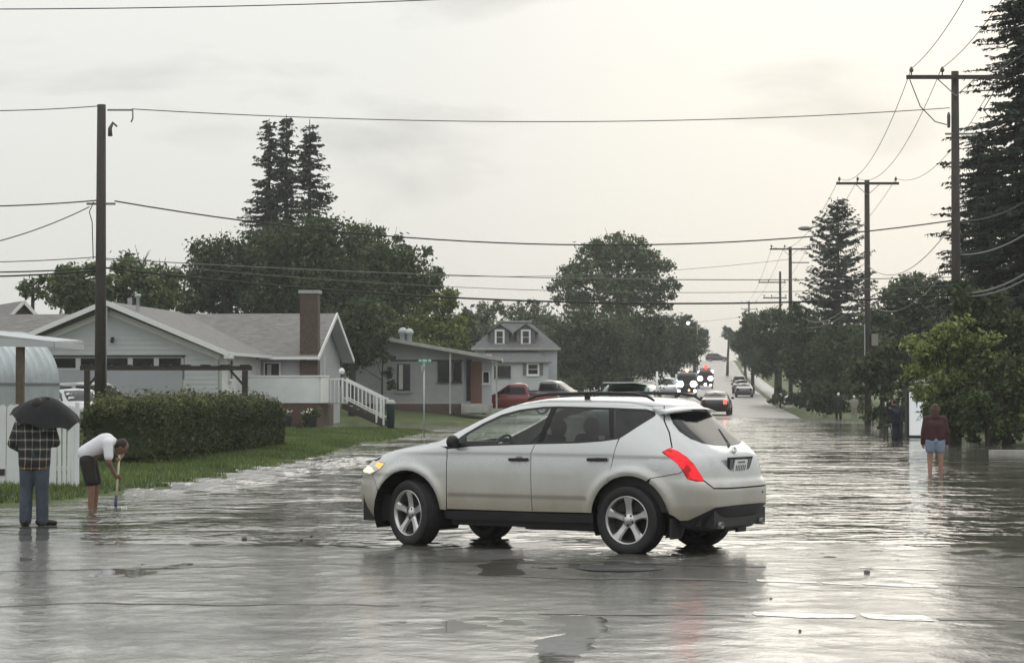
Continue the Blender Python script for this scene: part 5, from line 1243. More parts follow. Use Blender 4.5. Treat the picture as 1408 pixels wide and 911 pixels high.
def hand(w, d, grip, side=1, s=1.0):
    """palm, four bent fingers of unequal length and a thumb; w wrist, d pointing direction, grip direction the fingers curl to"""
    w, d, gr = Vector(w), Vector(d).normalized(), Vector(grip).normalized(); l = d.cross(gr).normalized() * side; gr = l.cross(d).normalized() * side * (1 if (l.cross(d) * side).dot(gr) > 0 else -1)
    c = [(w, .026 * s, w + d * .075 * s, .030 * s), (w + d * .03 * s + l * .02, .020 * s, w + d * .08 * s + l * .027 * s, .017 * s), (w + d * .03 * s - l * .02, .020 * s, w + d * .08 * s - l * .027 * s, .017 * s)]
    for k, ln in ((-1.5, .070), (-.5, .080), (.5, .075), (1.5, .058)):
        a = w + d * .085 * s + l * k * .020 * s; b = a + (d * .75 + gr * .5) * ln * .55 * s; e = b + (d * .1 + gr) * ln * .5 * s
        c += [(a, .0095 * s, b, .0088 * s), (b, .0088 * s, e, .0075 * s)]
    a = w + d * .02 * s - l * .028 * s; b = a + (d * .6 - l * .6 + gr * .4) * .045 * s; c += [(a, .013 * s, b, .011 * s), (b, .011 * s, b + (d * .5 + gr * .8) * .032 * s, .009 * s)]
    return c
def head_caps(h, face, up, s=1.0):
    h, f, u = Vector(h), Vector(face).normalized(), Vector(up).normalized(); r = f.cross(u).normalized(); u = r.cross(f)
    Rm = Matrix((r, f, u)).transposed()
    c = [('e', h + u * .015 * s, (.075 * s, .092 * s, .105 * s), Rm), ('e', h - u * .055 * s + f * .025 * s, (.056 * s, .062 * s, .062 * s), Rm), ('e', h + f * .098 * s - u * .012 * s, (.014 * s, .022 * s, .025 * s), Rm), ('e', h + f * .083 * s - u * .058 * s, (.026 * s, .010 * s, .009 * s), Rm), ('e', h + f * .075 * s + u * .03 * s, (.05 * s, .02 * s, .012 * s), Rm)]
    for k in (-1, 1): c.append(('e', h + r * k * .076 * s - f * .005 * s, (.012 * s, .024 * s, .034 * s), Rm))
    return c, r, f, u
def limb(pts, rs): return [(pts[i], rs[i], pts[i + 1], rs[i + 1]) for i in range(len(pts) - 1)]
def person(label, loc, J, parts, skin='skin', voxel=.018, rotz=0.0, group=None, hs=1.0):
    t_ = thing('person', label, 'person', loc, rotz, group)
    V3 = Vector; J = {k: V3(v) for k, v in J.items()}
    hc, r, f, u = head_caps(J['head'], J['face'], J['up'], hs)
    pel, ch, nk = J['pelvis'], J['chest'], J['neck']
    ax = J.get('axis', V3((1, 0, 0)))
    c = list(hc) + [(nk, .055, J['head'] - u * .04, .052)]
    for k in (-1, 1): c += [(pel + ax * k * .06, .10, ch + ax * k * .07, .105)]
    c += [(ch, .12, nk, .06), (J['shL'], .055, J['shR'], .055)]
    for s_ in ('L', 'R'):
        c += limb([J['sh' + s_], J['el' + s_], J['wr' + s_]], [.054, .042, .028]); c += hand(J['wr' + s_], J['hd' + s_], J['gr' + s_], 1 if s_ == 'R' else -1)
        c += limb([J['hip' + s_], J['kn' + s_], J['an' + s_]], [.088, .060, .040])
        fd = J['ft' + s_].normalized(); a = J['an' + s_]
        c += [(a - V3((0, 0, .035)) - fd * .04, .036, a - V3((0, 0, .045)) + fd * .12, .030), (a - V3((0, 0, .05)) + fd * .12, .030, a - V3((0, 0, .058)) + fd * .17, .020)]
    organic('body', c, skin, t_, voxel)
    if voxel < .03:
        for k in (-1, 1):
            p = J['head'] + f * .086 * hs + r * k * .03 * hs + u * .012 * hs
            MB().ball(p, .011, 8, 6).build('eye', 'board_ink', t_)
    for nm, caps, m in parts(J, ax, r, f, u): organic(nm, caps, m, t_, voxel if nm != 'shoe' else min(voxel, .02))
    return t_
# plaid shirt: woven check of pale lines on dark cloth
m = bpy.data.materials.new('plaid'); m.use_nodes = True; nt = m.node_tree; b = nt.nodes['Principled BSDF']; b.inputs['Roughness'].default_value = .9
t = nd('ShaderNodeTexCoord'); sp = nd('ShaderNodeSeparateXYZ'); lk(t.outputs['Object'], sp.inputs[0])
def stripes(v, per, wid, off=0.0):
    fr = mth('FRACT', mth('ADD', mth('DIVIDE', v, per), off)); return mth('LESS_THAN', mth('ABSOLUTE', mth('SUBTRACT', fr, .5)), wid)
wv_ = ntex(3.5, 2, .5); zv = mth('ADD', sp.outputs[2], mth('MULTIPLY', wv_, .035)); xv = mth('ADD', mth('ADD', sp.outputs[0], mth('MULTIPLY', sp.outputs[1], .5)), mth('MULTIPLY', wv_, .03))
sx, sz = stripes(xv, .098, .07), stripes(zv, .122, .085, .2); bx, bz_ = stripes(xv, .098, .26, .5), stripes(zv, .122, .26, .7)
def mixc(f, a, c):
    n = nd('ShaderNodeMix', data_type='RGBA'); lk(f, n.inputs[0])
    for i, v in ((6, a), (7, c)):
        if isinstance(v, tuple): n.inputs[i].default_value = v
        else: lk(v, n.inputs[i])
    return n.outputs[2]
c0 = mixc(bx, (.035, .030, .028, 1), (.020, .038, .030, 1)); c0 = mixc(bz_, c0, (.022, .020, .022, 1))
low = rng(sp.outputs[2], .80, .88, 1.0, 0.0); pale = mixc(low, (.30, .28, .25, 1), (.44, .25, .15, 1))
hal = mth('MULTIPLY', mth('MAXIMUM', sx, sz), .55); c0 = mixc(hal, c0, pale); c0 = mixc(mth('MULTIPLY', sx, sz), c0, (.48, .43, .34, 1)); lk(c0, b.inputs['Base Color'])
b2 = nd('ShaderNodeBump'); b2.inputs['Strength'].default_value = .5; b2.inputs['Distance'].default_value = .03; lk(ntex(9, 3, .5), b2.inputs['Height']); lk(b2.outputs[0], b.inputs['Normal']); M['plaid'] = m
# --- man in the plaid shirt
p = onz(47, 722, 0)
Jp = dict(pelvis=(0, 0, .90), chest=(.0, .0, 1.24), neck=(.015, .02, 1.41), head=(.03, .05, 1.545), face=(.25, 1, -.1), up=(0, 0, 1), hipL=(-.095, 0, .86), hipR=(.095, 0, .86), knL=(-.11, .03, .47), knR=(.10, .01, .47), anL=(-.115, 0, .085), anR=(.10, .03, .085), ftL=(-.12, .9, 0), ftR=(.85, .5, 0),
          shL=(-.185, 0, 1.345), shR=(.185, 0, 1.345), elL=(-.285, -.02, 1.07), elR=(.265, .02, 1.085), wrL=(-.19, .20, .97), wrR=(.245, .22, 1.08), hdL=(.5, .7, -.2), hdR=(-.3, .3, .9), grL=(0, .3, -1), grR=(.3, -1, .1))
def wear_plaid(J, ax, r, f, u):
    V3 = Vector; yield 'shirt', [(J['pelvis'] + V3((-.085, 0, -.10)), .125, J['chest'] + V3((-.085, 0, 0)), .135), (J['pelvis'] + V3((.085, 0, -.10)), .125, J['chest'] + V3((.085, 0, 0)), .135), (J['shL'], .075, J['shR'], .075), (J['chest'] + V3((0, 0, .05)), .13, J['neck'] - V3((0, 0, .03)), .075)] + limb([J['shL'], J['elL'], J['wrL']], [.078, .070, .050]) + limb([J['shR'], J['elR'], J['wrR']], [.078, .070, .050]), 'plaid'
    q_ = []
    for s_ in 'LR': q_ += limb([J['hip' + s_], J['kn' + s_], J['an' + s_] + V3((0, 0, -.02))], [.112, .086, .082])
    yield 'jeans', q_ + [(J['hipL'] + V3((0, 0, .06)), .11, J['hipR'] + V3((0, 0, .06)), .11)], 'denim'
    for s_ in 'LR': fd = J['ft' + s_].normalized(); a = J['an' + s_]; yield 'shoe', [(a - V3((0, 0, .04)) - fd * .05, .048, a - V3((0, 0, .045)) + fd * .08, .046), (a - V3((0, 0, .045)) + fd * .08, .044, a - V3((0, 0, .055)) + fd * .18, .034)], 'shoe_black'
    yield 'hair', [('e', J['head'] + u * .035 - f * .02, (.088, .10, .095))], 'hair_dark'
person('person in a dark plaid shirt and jeans holding an umbrella at the left', (p.x, p.y, .0), Jp, wear_plaid, voxel=.016)
# --- umbrella
um = thing('umbrella', 'black umbrella held over the person in the plaid shirt', 'umbrella', (p.x + .15, p.y + .10, 1.66)); um.rotation_euler = (R(20), R(7), R(11))
RU, n = .455, 8
def dome(rr, a): 
    seg = (a / (math.tau / n)) % 1; sag = 1 - .16 * (1 - (2 * seg - 1) ** 2) * rr ** 2
    rad_ = RU * rr * (1 - .03 * (1 - (2 * seg - 1) ** 2)); return Vector((rad_ * math.cos(a), rad_ * math.sin(a), -.285 * rr ** 1.9 * sag))
for g_ in range(n):
    mb = MB(); vs = []; kx, ky = 9, 9
    for i in range(ky):
        for j in range(kx): vs.append(dome(.02 + .98 * i / (ky - 1), math.tau * (g_ + j / (kx - 1) * .9999) / n))
    mb.add(vs, [(i * kx + j, i * kx + j + 1, (i + 1) * kx + j + 1, (i + 1) * kx + j) for i in range(ky - 1) for j in range(kx - 1)], True); mb.build('canopy_panel', 'umbrella_cloth', um)
    a = math.tau * g_ / n; ro = MB().tube([dome(k / 6, a) - Vector((0, 0, .012)) for k in range(7)], .005, 5).build('rib', 'metal_grey', um)
    MB().tube([dome(.5, a) - Vector((0, 0, .015)), Vector((0, 0, -.30))], .004, 5).build('strut', 'metal_grey', ro)
    MB().ball(dome(1.0, a), .011, 6, 5).build('rib_tip', 'metal_grey', ro)
MB().lathe([(.035, -.012), (.03, .012), (0, .02)], 10).build('cap', 'umbrella_cloth', um); MB().tube([(0, 0, .07), (0, 0, -.62)], .007, 8).build('shaft', 'metal_grey', um); MB().tube([(0, 0, -.56), (0, 0, -.68)], .017, 8).build('handle', 'black_plastic', um)
# --- bent man raking the drain
p = onz(128, 697, 0)
Jb = dict(pelvis=(-.09, .02, .76), chest=(.18, .02, 1.00), neck=(.325, .0, .99), head=(.425, -.01, .915), face=(.55, 0, -.9), up=(.85, 0, .5), axis=(0, 1, 0), hipL=(-.08, .11, .72), hipR=(-.08, -.09, .72), knL=(.02, .12, .36), knR=(-.01, -.10, .36), anL=(.0, .15, .0), anR=(-.02, -.10, .0), ftL=(1, .1, 0), ftR=(1, -.1, 0),
          shL=(.27, .17, .985), shR=(.25, -.17, .985), elL=(.40, .19, .80), elR=(.275, -.215, .70), wrL=(.385, .06, .735), wrR=(.345, -.075, .49), hdL=(-.05, -.9, .0), hdR=(.35, .75, -.25), grL=(-1, -.4, -.1), grR=(.6, .2, -.6))
def wear_tee(J, ax, r, f, u):
    V3 = Vector; a = J['pelvis'] + V3((-.02, 0, .07)); c = J['chest']
    yield 't_shirt', [(a + ax * .075, .125, c + ax * .085, .135), (a - ax * .075, .125, c - ax * .085, .135), (c, .13, J['neck'] - V3((.04, 0, 0)), .085), (J['shL'], .08, J['shR'], .08)] + [(J['sh' + s_], .080, J['sh' + s_].lerp(J['el' + s_], .72), .072) for s_ in 'LR'], 'tee_white'
    q_ = []
    for s_ in 'LR': q_ += [(J['hip' + s_], .118, J['hip' + s_].lerp(J['kn' + s_], .86), .098)]
    yield 'shorts', q_ + [(J['hipL'], .115, J['hipR'], .115)], 'shorts_dark'
    yield 'hair', [('e', J['head'] + u * .03 - f * .03, (.092, .090, .098)), ('e', J['head'] - u * .02 - f * .055, (.06, .075, .06))], 'hair_dark'
person('person in white t-shirt and dark shorts bent over a hoe at the flooded kerb', (p.x, p.y, -.01), Jb, wear_tee, skin='skin_tan', voxel=.016)
t_ = thing('garden_hoe', 'pale long handled hoe pushed into the flood water by the bent person', 'hoe', (p.x, p.y, 0))
MB().tube([(.395, -.005, .83), (.375, -.005, .5), (.352, -.005, .17)], .017, 8).build('handle', 'handle_yellow', t_); MB().tube([(.352, -.005, .18), (.335, -.005, -.04)], .022, 8).build('ferrule', 'plastic_blue', t_); MB().box((.35, -.005, -.045), (.10, .16, .02), ry=.2).build('blade', 'black_plastic', t_)
fm = MB()
rr = random.Random(2)
for k in range(16): fm.ball((.36 + rr.gauss(0, .06), rr.gauss(0, .06), .003), rr.uniform(.006, .014), 6, 4, (1, 1, .7))
o = fm.build('foam', 'sign_white'); o.location = (p.x, p.y, 0); tag(o, 'little white foam bubbles round the end of the hoe', 'foam', kind='stuff')
# --- woman wading
p = onz(1286, 652, 0)
Jw = dict(pelvis=(0, 0, .80), chest=(0, 0, 1.10), neck=(0, .01, 1.28), head=(0, .03, 1.40), face=(.1, 1, -.15), up=(0, .05, 1), hipL=(-.095, 0, .76), hipR=(.095, 0, .76), knL=(-.105, .03, .38), knR=(.115, .0, .38), anL=(-.11, .0, .0), anR=(.12, .02, .0), ftL=(-.1, 1, 0), ftR=(.1, 1, 0),
          shL=(-.17, 0, 1.22), shR=(.17, 0, 1.22), elL=(-.235, -.01, .95), elR=(.235, -.01, .95), wrL=(-.25, .04, .72), wrR=(.25, .04, .72), hdL=(0, .1, -1), hdR=(0, .1, -1), grL=(1, .2, 0), grR=(-1, .2, 0))
def wear_woman(J, ax, r, f, u):
    V3 = Vector; yield 'jacket', [(J['pelvis'] + V3((-.08, 0, .02)), .135, J['chest'] + V3((-.085, 0, 0)), .14), (J['pelvis'] + V3((.08, 0, .02)), .135, J['chest'] + V3((.085, 0, 0)), .14), (J['shL'], .085, J['shR'], .085), (J['chest'], .14, J['neck'], .075), (J['neck'] + V3((-.05, -.05, -.02)), .06, J['neck'] + V3((.05, -.05, -.02)), .06)] + limb([J['shL'], J['elL'], J['wrL']], [.085, .072, .055]) + limb([J['shR'], J['elR'], J['wrR']], [.085, .072, .055]), 'maroon'
    q_ = []
    for s_ in 'LR': q_ += [(J['hip' + s_], .125, J['hip' + s_].lerp(J['kn' + s_], .45), .108)]
    yield 'shorts', q_ + [(J['hipL'] + V3((0, 0, .02)), .12, J['hipR'] + V3((0, 0, .02)), .12)], 'denim_light'
    yield 'hair', [('e', J['head'] + V3((0, -.025, .02)), (.105, .11, .115)), ('e', J['head'] + V3((0, -.07, .10)), (.075, .06, .05)), ('e', J['head'] + V3((0, -.06, -.06)), (.085, .06, .07))], 'hair_brown'
person('person in a maroon hooded jacket and denim shorts wading away through the flood', (p.x, p.y, -.06), Jw, wear_woman, voxel=.018)
# --- cameraman with a tripod, and the two farther waders
p = onz(1234, 606, 0)
Jc = dict(pelvis=(0, 0, .78), chest=(-.04, 0, 1.08), neck=(-.08, .0, 1.27), head=(-.11, .0, 1.39), face=(-1, .5, -.25), up=(-.1, 0, 1), hipL=(-.09, .04, .74), hipR=(.09, -.04, .74), knL=(-.08, .04, .38), knR=(.10, -.04, .38), anL=(-.08, .02, .0), anR=(.10, -.02, .0), ftL=(-1, .4, 0), ftR=(-1, .4, 0),
          shL=(-.20, .06, 1.20), shR=(.12, -.06, 1.20), elL=(-.30, .10, 1.02), elR=(-.04, -.18, 1.0), wrL=(-.32, .14, 1.22), wrR=(-.24, -.04, 1.16), hdL=(-.2, .2, 1), hdR=(-.6, .3, .6), grL=(1, 0, .2), grR=(.6, .2, -.5))
def wear_dark(top, legs, hair='hair_dark', lo=.95):
    def w(J, ax, r, f, u):
        V3 = Vector; yield 'jacket', [(J['pelvis'] + V3((-.07, 0, -.06)), .14, J['chest'] + V3((-.08, 0, 0)), .14), (J['pelvis'] + V3((.07, 0, -.06)), .14, J['chest'] + V3((.08, 0, 0)), .14), (J['shL'], .08, J['shR'], .08), (J['chest'], .13, J['neck'], .075)] + limb([J['shL'], J['elL'], J['wrL']], [.082, .07, .05]) + limb([J['shR'], J['elR'], J['wrR']], [.082, .07, .05]), top
        q_ = []
        for s_ in 'LR': q_ += limb([J['hip' + s_], J['kn' + s_], J['kn' + s_].lerp(J['an' + s_], lo)], [.112, .088, .075])
        yield 'trousers', q_ + [(J['hipL'], .11, J['hipR'], .11)], legs
        yield 'hair', [('e', J['head'] + u * .035 - f * .02, (.088, .10, .095))], hair
    return w
person('person in dark clothes bending to a camera on a tripod in the flood', (p.x, p.y, -.05), Jc, wear_dark('navy', 'navy'), voxel=.022)
t_ = thing('camera_tripod', 'camera on a black tripod standing in the water beside the utility pole', 'tripod', (p.x - .33, p.y, 0))
for dx, dy in ((-.17, -.12), (.15, -.16), (.02, .2)): MB().tube([(0, 0, 1.10), (dx * .5, dy * .5, .5), (dx, dy, -.06)], .017, 6).build('leg', 'black_plastic', t_)
MB().tube([(0, 0, 1.08), (0, 0, 1.2)], .03, 8).build('head', 'black_plastic', t_)
co = MB().box((0, 0, 1.27), (.13, .13, .12)).build('camera', 'black_plastic', t_); MB().lathe([(.05, .05), (.055, .2), (0, .19)], 12, 'y', (-.02, 0, 1.27)).build('lens', 'black_gloss', co); MB().box((-.08, -.02, 1.30), (.06, .02, .14)).build('screen', 'sign_white', co)
Jf = dict(Jw); Jf.update(wrL=(-.20, .12, .85), wrR=(.22, .10, .80))
Ypair = 134.0
q_ = at(1153, 574, Ypair); z_ = float(road_z(np.array([q_.x]), np.array([Ypair]))[0])
person('person in black with a pale cap wading beyond the third pole', (q_.x, Ypair, .13), Jf, wear_dark('black_cloth', 'black_cloth', 'sign_white'), voxel=.03)
q_ = at(1174.5, 574, Ypair - 1)
t_ = person('person in pale clothes and white cap standing just right of the one in black', (q_.x, Ypair - 1, .13), Jf, wear_dark('beige_cloth', 'beige_cloth', 'sign_white'), voxel=.03); t_.scale = (.82, .82, .90)
# ------------------------------------------------------------------ the other vehicles
SED = lambda: Surf([.2,.35,.5,.65,.8,.88,.94,1.0,1.1,1.25,1.36,1.42,1.44], [.78,.85,.88,.895,.885,.86,.83,.79,.75,.67,.58,.42,.02], [2.1,2.28,2.33,2.3,2.15,1.7,1.15,.95,.76,.46,.18,-.05,-.25], [-2.1,-2.28,-2.33,-2.33,-2.30,-2.25,-2.1,-1.72,-1.42,-1.08,-.78,-.48,-.25], -.2, 5, 5)
SUVG = lambda: Surf([.25,.4,.55,.75,.9,1.0,1.06,1.15,1.3,1.5,1.66,1.74,1.77], [.80,.88,.91,.925,.92,.90,.87,.84,.80,.73,.66,.5,.02], [2.15,2.3,2.35,2.33,2.2,1.8,1.3,1.1,.85,.5,.22,0,-.4], [-2.15,-2.3,-2.34,-2.34,-2.32,-2.30,-2.27,-2.24,-2.17,-2.05,-1.9,-1.6,-.8], -.3, 6, 6)
PKB = lambda: Surf([.38,.5,.7,.9,1.02,1.10,1.16,1.18], [.86,.95,.98,.985,.97,.94,.86,.5], [2.6,2.78,2.82,2.8,2.7,2.4,1.8,.8], [-2.6,-2.75,-2.78,-2.78,-2.78,-2.77,-2.7,-2.3], 0, 7, 12)
PKC = lambda: Surf([1.1,1.3,1.5,1.7,1.82,1.88,1.9], [.93,.90,.85,.79,.71,.55,.03], [1.42,1.05,.72,.42,.2,-.02,-.35], [-.95,-.94,-.92,-.88,-.8,-.65,-.4], -.25, 6, 7)
TRK = lambda: Surf([.45,.6,1.0,1.5,2.2,2.7,2.85,2.9], [1.05,1.2,1.24,1.24,1.22,1.15,1.0,.3], [3.6,3.75,3.78,3.75,3.55,3.3,3.1,2.4], [-3.6,-3.7,-3.7,-3.7,-3.7,-3.65,-3.5,-2.6], 0, 9, 14)
FACE_CAM, AWAY = R(-95), R(85)
def lampdisc(t_, x, y, z, r, m, nm='headlight', out=1):
    o = MB().lathe([(r, 0), (r, .03), (r * .6, .05), (0, .055)], 14, 'x', (0, 0, 0)).build(nm, m, t_); o.location = (x, y, z)
    if out < 0: o.rotation_euler = (0, 0, math.pi)
    return o
def vehicle(name, label, cat, px_, py_, Y, rot, kind, pm, head=None, tail='lens_red_off', sc=1.0, group=None, gm='black_gloss', zoff=0.0, gnd=None):
    q_ = at(px_, py_, Y)
    z_ = gnd if gnd is not None else max(float(road_z(np.array([q_.x]), np.array([Y]))[0]), -.02)
    t_ = thing(name, label, cat, (q_.x, Y, z_ + zoff), rot, group); t_.scale = (sc,) * 3
    if kind == 'sedan':
        S_ = SED(); S_.shell('body', pm, t_, 22)
        for sd in (1, -1): panel(S_, 'side_window', [(.70, 1.0), (.28, 1.25), (-.02, 1.33), (-.75, 1.33), (-1.05, 1.22), (-1.32, 1.02), (-.3, .99)], gm, t_, sd, off=.006, thick=0, gap=0, h=.12)
        panel(S_, 'windshield', [('f', 0, 1.0), ('f', .62, 1.0), ('f', .52, 1.34), ('f', 0, 1.37)], gm, t_, 0, off=.006, thick=0, gap=0, h=.12); panel(S_, 'rear_window', [('r', 0, 1.02), ('r', .62, 1.02), ('r', .50, 1.33), ('r', 0, 1.36)], gm, t_, 0, off=.006, thick=0, gap=0, h=.12)
        dims = (1.38, -1.38, .78, .32, 2.26, .68, -2.31, .78, .62, 1.02, .8)
    elif kind == 'suv':
        S_ = SUVG(); S_.shell('body', pm, t_, 22)
        for sd in (1, -1): panel(S_, 'side_window', [(.85, 1.14), (.45, 1.48), (.2, 1.6), (-1.75, 1.6), (-2.0, 1.2), (-.3, 1.12)], gm, t_, sd, off=.006, thick=0, gap=0, h=.14)
        panel(S_, 'windshield', [('f', 0, 1.14), ('f', .68, 1.14), ('f', .56, 1.58), ('f', 0, 1.62)], gm, t_, 0, off=.006, thick=0, gap=0, h=.12); panel(S_, 'rear_window', [('r', 0, 1.16), ('r', .66, 1.18), ('r', .58, 1.56), ('r', 0, 1.6)], gm, t_, 0, off=.006, thick=0, gap=0, h=.12)
        dims = (1.4, -1.4, .80, .36, 2.28, .85, -2.32, .98, .68, 1.15, .92)
    elif kind == 'pickup':
        B_ = PKB(); B_.shell('body', pm, t_, 16); S_ = PKC(); S_.shell('cab', pm, t_, 14)
        MB().box((-1.85, 0, 1.19), (1.7, 1.5, .06)).build('bed_liner', 'black_plastic', t_)
        for sd in (1, -1):
            panel(S_, 'side_window', [(1.05, 1.22), (.68, 1.48), (.40, 1.66), (-.70, 1.66), (-.78, 1.22)], gm, t_, sd, off=.006, thick=0, gap=0, h=.12); MB().bar((-2.72, sd * .92, 1.20), (-1.0, sd * .92, 1.20), .07, .09).build('bed_rail', pm, t_)
        panel(S_, 'windshield', [('f', 0, 1.2), ('f', .74, 1.2), ('f', .62, 1.70), ('f', 0, 1.74)], gm, t_, 0, off=.006, thick=0, gap=0, h=.12); panel(S_, 'rear_window', [('r', 0, 1.25), ('r', .66, 1.25), ('r', .60, 1.66), ('r', 0, 1.68)], gm, t_, 0, off=.006, thick=0, gap=0, h=.12)
        MB().box((2.80, 0, .80), (.06, 1.1, .26)).build('grille', 'black_plastic', t_); MB().box((2.84, 0, .52), (.12, 1.8, .16)).build('bumper', 'chrome', t_)
        dims = (1.75, -1.75, .84, .38, 2.74, .84, -2.76, .95, .78, 1.2, 1.05)
    else:
        S_ = TRK(); S_.shell('body', pm, t_, 18)
        panel(S_, 'windshield', [('f', 0, 1.55), ('f', 1.05, 1.55), ('f', 1.0, 2.4), ('f', 0, 2.45)], gm, t_, 0, off=.008, thick=0, gap=0, h=.2)
        MB().box((3.80, 0, .68), (.16, 2.3, .34)).build('bumper', 'black_plastic', t_); MB().box((3.78, 0, 1.08), (.05, 1.4, .40)).build('grille', 'black_plastic', t_); MB().box((2.2, 0, 2.95), (.4, 1.6, .14)).build('light_bar', 'black_plastic', t_)
        dims = (2.4, -2.2, 1.0, .5, 3.77, 1.48, -3.7, 1.2, .76, 1.9, 3.2)
    xf_, xr_, yw, wr, hx, hz_, tx, tz, ly, mz, mx_ = dims
    for x_ in (xf_, xr_):
        for sd in (1, -1):
            w = bpy.data.objects.new('wheel', None); C.objects.link(w); w.parent = t_; w.location = (x_, sd * yw, wr); w.rotation_euler = (0, 0, 0 if sd == 1 else math.pi)
            MB().lathe([(wr * .62, -.10), (wr * .9, -.12), (wr, -.08), (wr, .08), (wr * .9, .12), (wr * .62, .10)], 24, 'y').build('tyre', 'rubber', w); MB().lathe([(wr * .64, .09), (wr * .5, .07), (0, .10)], 10, 'y', smooth=False).build('rim', 'alloy', w)
    for sd in (1, -1):
        MB().box((hx - .02, sd * ly, hz_), (.08, .30 if kind != 'truck' else .3, .15)).build('headlight_housing', 'lens_clear', t_)
        if head: lampdisc(t_, hx + .03, sd * ly, hz_, head[1], head[0])
        MB().box((tx, sd * (ly + .02), tz), (.06, .2, .24)).build('tail_light', tail if not isinstance(tail, tuple) else tail[0 if sd == -1 else 1], t_)
        MB().ball((mx_, sd * (yw + .17), mz), .10, 8, 6, (.7, 1.1, .8)).build('side_mirror', pm, t_)
    return t_
WL = 'lamp_white'
vehicle('pickup_truck', 'old dark red pickup parked before the pale dormer house', 'pickup', 706, 545, 132, R(177), 'pickup', 'paint_red', sc=.94, gnd=.42)
vehicle('pickup_truck', 'grey pickup with warm lit headlights heading right past the red pickup', 'pickup', 764, 545, 150, R(-24), 'pickup', 'paint_plum', ('lens_warm', .10), gnd=.55)
v = vehicle('sport_utility', 'dark teal sport utility facing the junction with a pale roof', 'car', 863, 552, 80, R(-103), 'suv', 'paint_teal', ('lens_clear', .09), sc=1.16, gm='glass_far')
MB().box((-.1, 0, 1.775), (1.7, 1.2, .03)).build('pale_roof', 'paint_white', v); MB().tube([(.6, .95, 1.1), (.55, .98, 2.1)], .03, 6).build('flag_staff', 'sign_white', v)
vehicle('parked_car', 'white car with an amber lamp half hidden behind the teal sport utility', 'car', 884, 530, 150, R(-60), 'sedan', 'paint_white', ('lens_amber', .09), sc=1.1)
vehicle('parked_van', 'silver van parked at the left kerb under the street trees', 'van', 917, 531, 232, FACE_CAM, 'suv', 'paint_silver', sc=1.15)
t_ = vehicle('service_truck', 'dark truck with two glaring headlights and an amber roof beacon coming down the street', 'truck', 945, 548, 238, FACE_CAM, 'truck', 'paint_navy', (WL, .38), sc=.86)
lampdisc(t_, 2.6, 0, 3.1, .20, 'lamp_beacon', 'beacon'); lampdisc(t_, 2.7, -.3, 2.75, .12, 'lamp_red', 'beacon'); lampdisc(t_, 3.86, .95, .66, .18, WL, 'fog_lamp'); lampdisc(t_, 3.86, -.95, .66, .18, WL, 'fog_lamp'); lampdisc(t_, 3.86, -1.15, 1.9, .12, 'lamp_blue', 'strobe'); lampdisc(t_, 3.9, .25, .75, .12, 'lamp_beacon', 'strobe')
t_ = vehicle('fire_truck', 'distant red fire truck with white lamps and red roof light behind the dark truck', 'truck', 970, 532, 300, FACE_CAM, 'truck', 'paint_firered', (WL, .38), sc=.86)
lampdisc(t_, 2.6, .1, 3.2, .30, 'lamp_red', 'beacon'); lampdisc(t_, 3.3, 1.0, 2.5, .24, WL, 'flood_lamp'); lampdisc(t_, 3.3, -.9, 2.4, .24, WL, 'flood_lamp'); lampdisc(t_, 3.9, .0, .6, .2, WL, 'fog_lamp'); lampdisc(t_, 3.9, .8, .5, .16, WL, 'fog_lamp')
vehicle('black_car', 'black saloon with one red tail light driving away just past the crossover', 'car', 985, 570, 144, R(82), 'sedan', 'paint_black', None, ('lamp_red', 'lens_red_off'), sc=1.02)
vehicle('parked_car', 'nearest of three cars parked at the right kerb, blue grey saloon', 'car', 1023, 545, 238, AWAY, 'sedan', 'paint_plum', sc=1.02, group='cars parked at the right kerb')
vehicle('parked_car', 'middle of three cars parked at the right kerb, black with a pale roof edge', 'car', 1018.5, 538, 262, AWAY, 'sedan', 'paint_black', ('lens_clear', .08), sc=1.06, group='cars parked at the right kerb')
vehicle('parked_car', 'farthest of three cars parked at the right kerb, tall and black', 'car', 1016.5, 531, 292, AWAY, 'suv', 'paint_black', sc=1.0, group='cars parked at the right kerb')
t_ = vehicle('crossing_van', 'dark humped van crossing at the top of the hill', 'van', 986, 502, 640, R(-8), 'suv', 'paint_black', ('lens_warm', .3), sc=1.35)
# the two cars beside the garage
q_ = at(131, 552, 86); vehicle('parked_car', 'grey sport utility with dark windows parked in front of the garage door', 'car', 133, 552, 87, R(55), 'suv', 'paint_grey', sc=.95, gnd=gz1(q_.x, 86))
q_ = at(106, 566, 79); vehicle('parked_car', 'silver saloon behind the picket fence, nearer than the grey sport utility', 'car', 106, 566, 79, R(-60), 'sedan', 'paint_silver', sc=1.0, gnd=gz1(q_.x, 79))

p = at(946, 444, 300); t_ = thing('street_lamp', 'distant lit street lamp shining white in front of the street trees at left', 'street lamp', (p.x + 1.2, 300, float(g(300))), 0)
MB().tube([(0, 0, 0), (0, 0, p.z - float(g(300)) + .3)], [.11, .07], 8).build('pole', 'metal_grey', t_)
la_ = MB().tube([(0, 0, p.z - float(g(300)) + .25), (-1.2, 0, p.z - float(g(300)) + .15)], .04, 6).build('arm', 'metal_grey', t_); MB().ball((-1.2, 0, p.z - float(g(300))), .24, 10, 6, (1, 1, .8)).build('lamp_head', 'lamp_white', la_)
